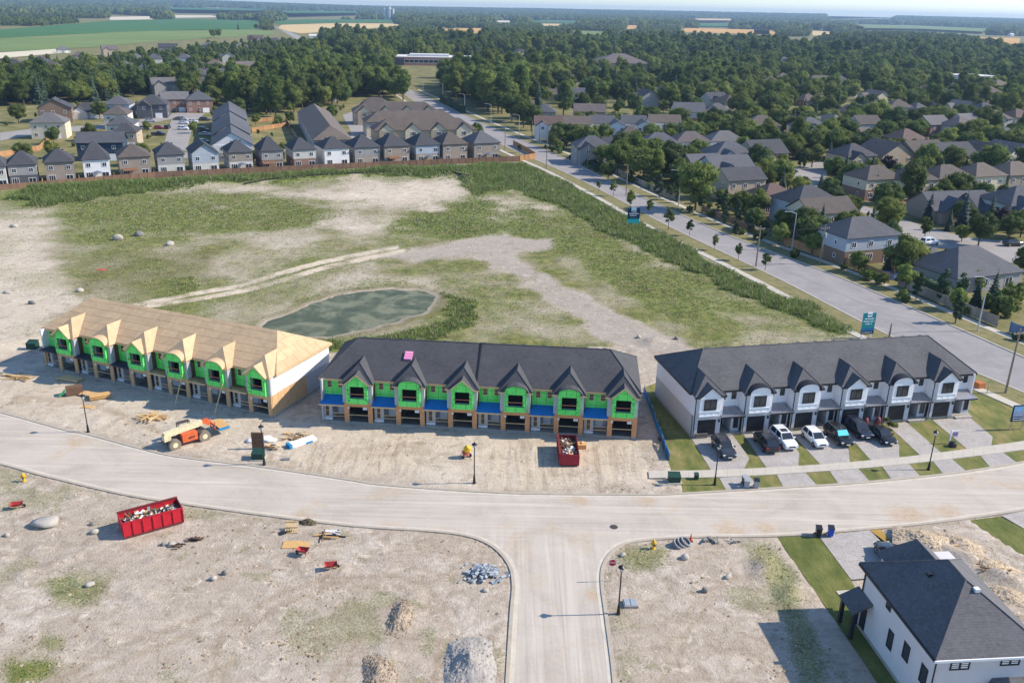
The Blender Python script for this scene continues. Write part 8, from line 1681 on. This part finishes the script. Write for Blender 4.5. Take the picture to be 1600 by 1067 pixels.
def barrow(px, py, label, rz):
    p = GG(px, py); R = thing('wheelbarrow', label, 'wheelbarrow', p, rz, 'red wheelbarrows on the lower lot'); v = [(-.35, -.22, .32), (.35, -.18, .32), (.35, .18, .32), (-.35, .22, .32), (-.55, -.38, .66), (.6, -.32, .62), (.6, .32, .62), (-.55, .38, .66)]
    MB().idx(v, [(3, 2, 1, 0), (0, 1, 5, 4), (1, 2, 6, 5), (2, 3, 7, 6), (3, 0, 4, 7)]).build('tray', pm('barrow_red', L3(160, 56, 58), .6, .15, 3), R); MB().tube((.62, -.05, .2), (.62, .05, .2), .2, n=12).build('wheel', M_tyre, R)
    for s in (-1, 1): MB().path([(.62, s * .07, .2), (-.3, s * .25, .3), (-1.0, s * .3, .62)], .022, 5).build('handle', M_lumber, R); MB().tube((-.35, s * .25, .3), (-.4, s * .3, 0), .02, n=5).build('leg', M_black, R)
barrow(474, 866, 'red wheelbarrow by the plywood sheet', 2.9); barrow(517, 889, 'red wheelbarrow lower right of the plywood sheet', .3); barrow(27, 794, 'red wheelbarrow left of the big boulder', .4)
p = GG(728, 714); R = thing('concrete_mixer', 'small concrete mixer with yellow drum before half-built row', 'concrete mixer', p, .6)
dm = MB().lathe([(.2, 0), (.42, .2), (.46, .5), (.3, .85), (.24, .9)], n=14).build('drum', M_yel, R); dm.location = (0, 0, .75); dm.rotation_euler = (.5, .2, 0)
MB().box(-.35, -.3, .35, .35, .25, .75).build('engine', pm('mixer_red', L3(186, 90, 80), .6, .15, 3), R); MB().path([(-.5, .5, .0), (-.3, .3, .8), (.3, .3, .8), (.5, .5, 0)], .03, 5).build('frame', M_redp, R)
for s in (-1, 1): MB().tube((s * .5 - .06, -.2, .22), (s * .5 + .06, -.2, .22), .22, n=12).build('wheel', M_tyre, R)
MB().path([(0, -.3, .4), (0, -1.3, .15)], .03, 5).build('tow_bar', M_grime, R)
p = GG(461, 697); p2 = GG(482, 690); d = p2 - p; R = thing('wrapped_bundle', 'white and blue wrapped lumber bundle on the dirt', 'bundle', (p + d / 2), math.atan2(d[1], d[0])); MB().box(-1.75, -.5, .08, 1.75, .5, .5).build('wrap', M_foam, R); MB().box(-1.8, -.52, .06, -1.45, .52, .53).build('blue_end', M_plyb, R); MB().box(.3, -.53, .06, 1.2, -.5, .3).build('blue_print', M_plyb, R)
for x in (-1, 1): MB().box(x - .08, -.5, 0, x + .08, .5, .08).build('skid', M_lumber, R)
plate(447, 718, .9, .45, .14, .1, M_ring, 'grey_block', 'small grey block lying by the lamp in the middle', 'block')
for i, (px, py, l) in enumerate(((414, 685, 'crumpled white plastic behind the green transformer box'), (421, 688, 'second crumpled white plastic right of the box'), (395, 689, 'flat white sheet left of the green transformer box'))):
    p = GG(px, py); o = link('plastic_sheet', np_mesh('plastic_sheet', ICO2[0] * np.array([.9, .6, .16]) * (1 + .5 * (np.random.default_rng(i).random((len(ICO2[0]), 1)) - .5)), ICO2[1], M_foam)); o.location = (p[0], p[1], p[2] + .1); tag(o, l, 'plastic sheet')
# planters, steps and a storage box at the white row
M_flow = pm('flower_heads', L3(140, 84, 90), .8, .4, 9); M_pot = pm('clay_pot', L3(120, 66, 56), .8, .15, 4)
for px, py, l in ((1352, 664, 'flower pot left of the fourth porch step'), (1371, 663, 'flower pot with pink blooms right of fourth porch step')):
    p = G(px, py); R = thing('flower_pot', l, 'flower pot', p, 0); MB().lathe([(.25, 0), (.36, .5), (.38, .55)], n=12).build('pot', M_pot, R); o = link('flowers', np_mesh('flowers', ICO2[0] * (.24 + .14 * np.random.default_rng(3).random((len(ICO2[0]), 1))), ICO2[1], M_flow), R); o.location = (0, 0, .75)
p = G(1094, 683); R = thing('storage_box', 'grey-brown storage box beside the first garage door', 'box', p, .2); MB().box(-.75, -.35, 0, .75, .35, .55).build('box', pm('taupe_plastic', L3(112, 104, 100), .6, .08, 3), R); MB().box(-.79, -.39, .55, .79, .39, .64).build('lid', MATS['taupe_plastic'], R)
for px, py, l in ((1427, 655, 'low paver step before the fifth porch'), (1500, 650, 'low paver step before the sixth porch'), (1288, 664, 'low paver step before the third porch')):
    p = G(px, py); o = MB().box(-1.2, -.8, -.1, 1.2, .8, .22).build('garden_step', M_pave); o.location = p; o.rotation_euler = (0, 0, .21); tag(o, l, 'step')
for i, (px, py) in enumerate(((1383, 660), (1390, 667), (1396, 671))):
    sz = .75; c_ = KINDS['light'][0][0] if i != 1 else KINDS['purple'][0][0]; p = G(px, py); R = thing('garden_shrub', f"small shrub in the flower bed by the black sedan, {ordinal(i)} from the porch", 'shrub', p, i); o = link('foliage', c_, R); o.scale = (.16, .16, .13)
p = G(1518, 651); p = GG(1541, 618); o = MB().box(-.05, -.05, 0, .05, .05, 1.7).build('survey_stake', M_lumber); o.location = p; tag(o, 'pale wooden stake on the lawn right of white row', 'stake')
p = GG(1529, 607); R = thing('brick_pallet', 'orange brick pallet behind the right end of white row', 'pallet', p, .3); MB().box(-.6, -.6, 0, .6, .6, .14).build('skid', M_lumber, R); MB().box(-.55, -.55, .14, .55, .55, 1.0).build('bricks', pm('orange_brick', L3(176, 108, 62), .8, .2, 5), R)

# ================================================================ fences
M_fbrown = pm('brown_fence_boards', L3(134, 104, 84), .85, .14, 1.2, fine=7, objvar=.14); M_fgrey = pm('grey_fence_boards', L3(150, 138, 124), .85, .14, 1.2, fine=7, objvar=.14); M_forange = pm('new_cedar_boards', L3(172, 132, 92), .85, .12, 1.2, fine=7, objvar=.14); M_fblue = pm('blue_grey_fence', L3(104, 126, 158), .8, .1, 1.2)
def fence(line, h, mat, label, group=None, step=2.44, z=0.0):
    P_ = resample(line, step); R = thing('wooden_fence', label, 'fence', (P_[0][0], P_[0][1], z), 0, group)
    for i in range(len(P_)):
        x, y = P_[i] - P_[0]; MB().box(x - .07, y - .07, -.2, x + .07, y + .07, h + .08).build('post', mat, R)
        if i + 1 < len(P_):
            d = P_[i + 1] - P_[i]; L = np.linalg.norm(d); a_ = math.atan2(d[1], d[0]); mb = MB(); nb = int(L / .16)
            for k in range(nb): q = (k + .5) / nb; mb.obox((x + d[0] * q, y + d[1] * q, .03), L / nb * .93, .03 + .01 * (k % 2), h - .05 + .015 * (k % 3), a_)
            for zz in (.4, h - .35): mb.obox((x + d[0] / 2, y + d[1] / 2, zz), L, .09, .09, a_)
            mb.build('panel', mat, R)
    return R
fence([fence_w[0]] + fence_w[1:] , 1.8, M_fbrown, 'long brown board fence behind the row of houses')
fence([fence_w[-1], G(838, 248)[:2] - np.array([0, 0]), G(822, 238)[:2], G(800, 226)[:2]], 1.9, M_forange, 'orange fence turning the corner by the last fenced house')
for i in (1, 2, 3, 4, 7, 9, 11, 13, 15):
    a = fence_at(ROWA[i][1] + 4)[:2]; fence([a, a + nrm * 7.0], 1.8, M_forange if i in (1, 2, 3, 7) else M_fgrey, f"side fence right of the {ordinal(i)} house in the fenced row", 'garden side fences')
fb = offset_line(mr_far, -7.4)
def part_line(line, x0, x1):
    q = Pix(np.array([[p[0], p[1], 0] for p in line])); return [p for p, u in zip(line, q) if x0 <= u[0] <= x1]
fbl = resample(fb, 1.0); fence(part_line(fbl, 1222, 1392), 1.85, M_forange, 'tan garden fence along the pavement by the cedars'); fence(part_line(fbl, 1393, 1560), 1.85, M_fgrey, 'weathered grey garden fence along the pavement at right'); fence(part_line(fbl, 1562, 1640), 1.85, M_fblue, 'blue-grey fence at the right edge'); fence(part_line(fbl, 1090, 1180), 1.7, M_fbrown, 'brown garden fence behind the roadside trees'); fence(part_line(fbl, 905, 1060), 1.6, M_fgrey, 'dark grey fence under the thicket along the road')
a = G(1396, 437)[:2]; fence([a, a + np.array([2.5, 8.0])], 1.9, M_forange, 'new yellow side fence beside the wide yellow-green tree')
for l, pts, m_ in (('orange fence around the green yard behind white gable house', [(394, 207), (448, 198), (447, 188)], M_forange), ('orange fence across the yard behind stepped townhouses', [(396, 192), (446, 188)], M_forange), ('grey fence beside the long brown townhouse block', [(446, 190), (466, 222)], M_fgrey), ('tan curved fence by the cream house', [(0, 246), (62, 236), (80, 216)], M_forange)): fence([G(*q)[:2] for q in pts], 1.8, m_, l)
# silt fences: posts carrying a low sheet
def silt(line, h, mat, label, step=2.2, pm_=None):
    P_ = resample(line, step); R = thing('silt_fence', label, 'silt fence', (P_[0][0], P_[0][1], 0), 0); r = random.Random(len(P_)); tops = [(p[0] - P_[0][0] + r.uniform(-.08, .08), p[1] - P_[0][1] + r.uniform(-.08, .08), hz(*p)) for p in P_]
    mb = MB()
    for i, (x, y, z) in enumerate(tops):
        MB().obox((x, y, z - .2), .05, .05, h + .45, 0, r.uniform(-.1, .1)).build('stake', pm_ or M_lumber, R)
        if i + 1 < len(tops): x2, y2, z2 = tops[i + 1]; d = np.array([x2 - x, y2 - y]); d /= np.linalg.norm(d) + 1e-9; o_ = np.array([-d[1], d[0]]) * .02; mb.idx([(x + o_[0], y + o_[1], z - .1), (x2 + o_[0], y2 + o_[1], z2 - .1), (x2 + o_[0], y2 + o_[1], z2 + h), (x + o_[0], y + o_[1], z + h), (x - o_[0], y - o_[1], z - .1), (x2 - o_[0], y2 - o_[1], z2 - .1), (x2 - o_[0], y2 - o_[1], z2 + h), (x - o_[0], y - o_[1], z + h)], [(0, 1, 2, 3), (7, 6, 5, 4), (3, 2, 6, 7)])
    mb.build('sheet', mat, R)
silt([G(*q)[:2] for q in [(1006, 612), (1018, 645), (1032, 685), (1043, 712), (1050, 732)]], .95, pm('blue_silt_cloth', L3(32, 120, 186), .6, .12, 2), 'blue silt fence beside the white row lawn')
silt([G(*q)[:2] for q in smooth_line([np.array(q) for q in [(380, 291), (430, 285), (500, 279), (570, 275), (640, 272), (700, 273), (738, 282)]], 4)], .5, pm('black_silt_cloth', (.025, .027, .025), .7, .15, 2), 'low black silt fence curving across the far field', 3.0)
o = MB().obox((0, 0, 0), 1.6, .8, .1).build('red_patch', pm('red_plastic', L3(206, 82, 62), .6, .1, 3)); p = GG(159, 422); o.location = p; tag(o, 'red plastic sheet lying in the vacant field', 'sheet')
# back garden things right of the road
p = G(1572, 442); R = thing('garden_shed', 'white garden shed beside the wide bungalow', 'shed', p, .38); MB().box(-1.5, -1.3, 0, 1.5, 1.3, 2.1).build('wall', M_trim, R); mb = MB(); roof_geo(mb, 3, 2.6, 2.1, .8, 'gable', .2); mb.build('roof', m_wroof, R); MB().box(-.4, -1.33, 0, .4, -1.305, 1.8).build('door', M_trim, R)
p = G(1447, 424); R = thing('covered_boat', 'boat under a pale blue cover beside the bungalow', 'boat', p, .3); MB().lathe([(.2, .5), (.9, .8), (1.0, 1.1), (.5, 1.4), (.1, 1.5)], n=12).build('cover', pm('boat_cover', L3(170, 186, 202), .6, .08, 2), R); R.children[-1].scale = (2.3, 1, 1); MB().box(-1.6, -.6, .2, 1.8, .6, .45).build('trailer', M_grime, R)
p = G(1386, 433); R = thing('garden_pool', 'round blue garden pool behind the tan fence', 'pool', p, 0); MB().lathe([(2.0, 0), (2.0, 1.1), (1.9, 1.1)], n=24).build('wall', M_fblue, R); MB().lathe([(1.88, .9), (1.88, 1.0)], n=24).build('water', pm('pool_water', L3(66, 160, 190), .1, .05, 2), R)
for px, py, l in ((1391, 344, 'first'),): pass

def litter():
    rg = np.random.default_rng(77); n = 20000; u = rg.uniform(-10, 1610, n); v = 560 + 520 * rg.random(n) ** .8; d = np.stack([ray(a, b) for a, b in zip(u, v)]); t_ = -CAMH / d[:, 2]; x = d[:, 0] * t_; y = d[:, 1] * t_
    dens = vnoise(x, y, 6, 91, 4); ok = (dens > .50 + .16 * rg.random(n)); x, y = x[ok], y[ok]
    ok = inpoly(x, y, site_poly)
    for e in [res_poly] + FLAT + EXC:
        ex = [q[0] for q in e]; ey = [q[1] for q in e]; near = (x > min(ex) - 1) & (x < max(ex) + 1) & (y > min(ey) - 1) & (y < max(ey) + 1)
        if near.any(): k = np.nonzero(near)[0]; ok[k] &= sdf(x[k], y[k], e) > .35
    x, y = x[ok], y[ok]; n = len(x); z = np.array([hz(a, b) for a, b in zip(x, y)]); s_ = rg.gamma(1.6, .045, n).clip(.03, .24); m_ = rg.choice(3, n, p=[.55, .33, .12])
    base = np.array([[1, 0, 0], [-.5, .87, 0], [-.5, -.87, 0], [.1, .05, .8]]); rot = rg.uniform(0, 6.28, n); c_, q_ = np.cos(rot), np.sin(rot); ax = rg.uniform(.6, 1.5, n)
    V_ = np.stack([np.stack([x + s_ * ax * (c_ * b[0] - q_ * b[1]), y + s_ * (q_ * b[0] + c_ * b[1]), z + s_ * b[2] - .01], -1) for b in base], 1).reshape(-1, 3)
    I_ = np.arange(n)[:, None] * 4; F_ = np.concatenate([I_ + [0, 1, 3], I_ + [1, 2, 3], I_ + [2, 0, 3]]); return V_, F_, np.tile(m_, 3)
V_, F_, m_ = litter()
tag(link('clods_gravel', np_mesh('clods_gravel', V_, F_, [pm('clod_dark', L3(140, 124, 104), .95, .2, 6), pm('clod_tan', L3(176, 160, 138), .95, .2, 6), pm('clod_pale', L3(188, 178, 162), .95, .1, 6)], mi=m_)), 'loose clods and stones strewn over the bare ground', 'stones', kind='stuff')
# ================================================================ air
t = NT('haze_air'); out = t.t.nodes['Material Output']; t.t.nodes.remove(t.b); pv = t.n('ShaderNodeVolumePrincipled')
pv.inputs['Color'].default_value = (.46, .66, .92, 1); pv.inputs['Density'].default_value = 9.0e-5; pv.inputs['Anisotropy'].default_value = .2
t.l(pv.outputs[0], out.inputs['Volume'])
hb = MB().box(-13600, -13600, -25, 13600, 15600, 125).build('haze', t.m); tag(hb, 'thin blue summer haze over the plain', 'haze', kind='stuff')
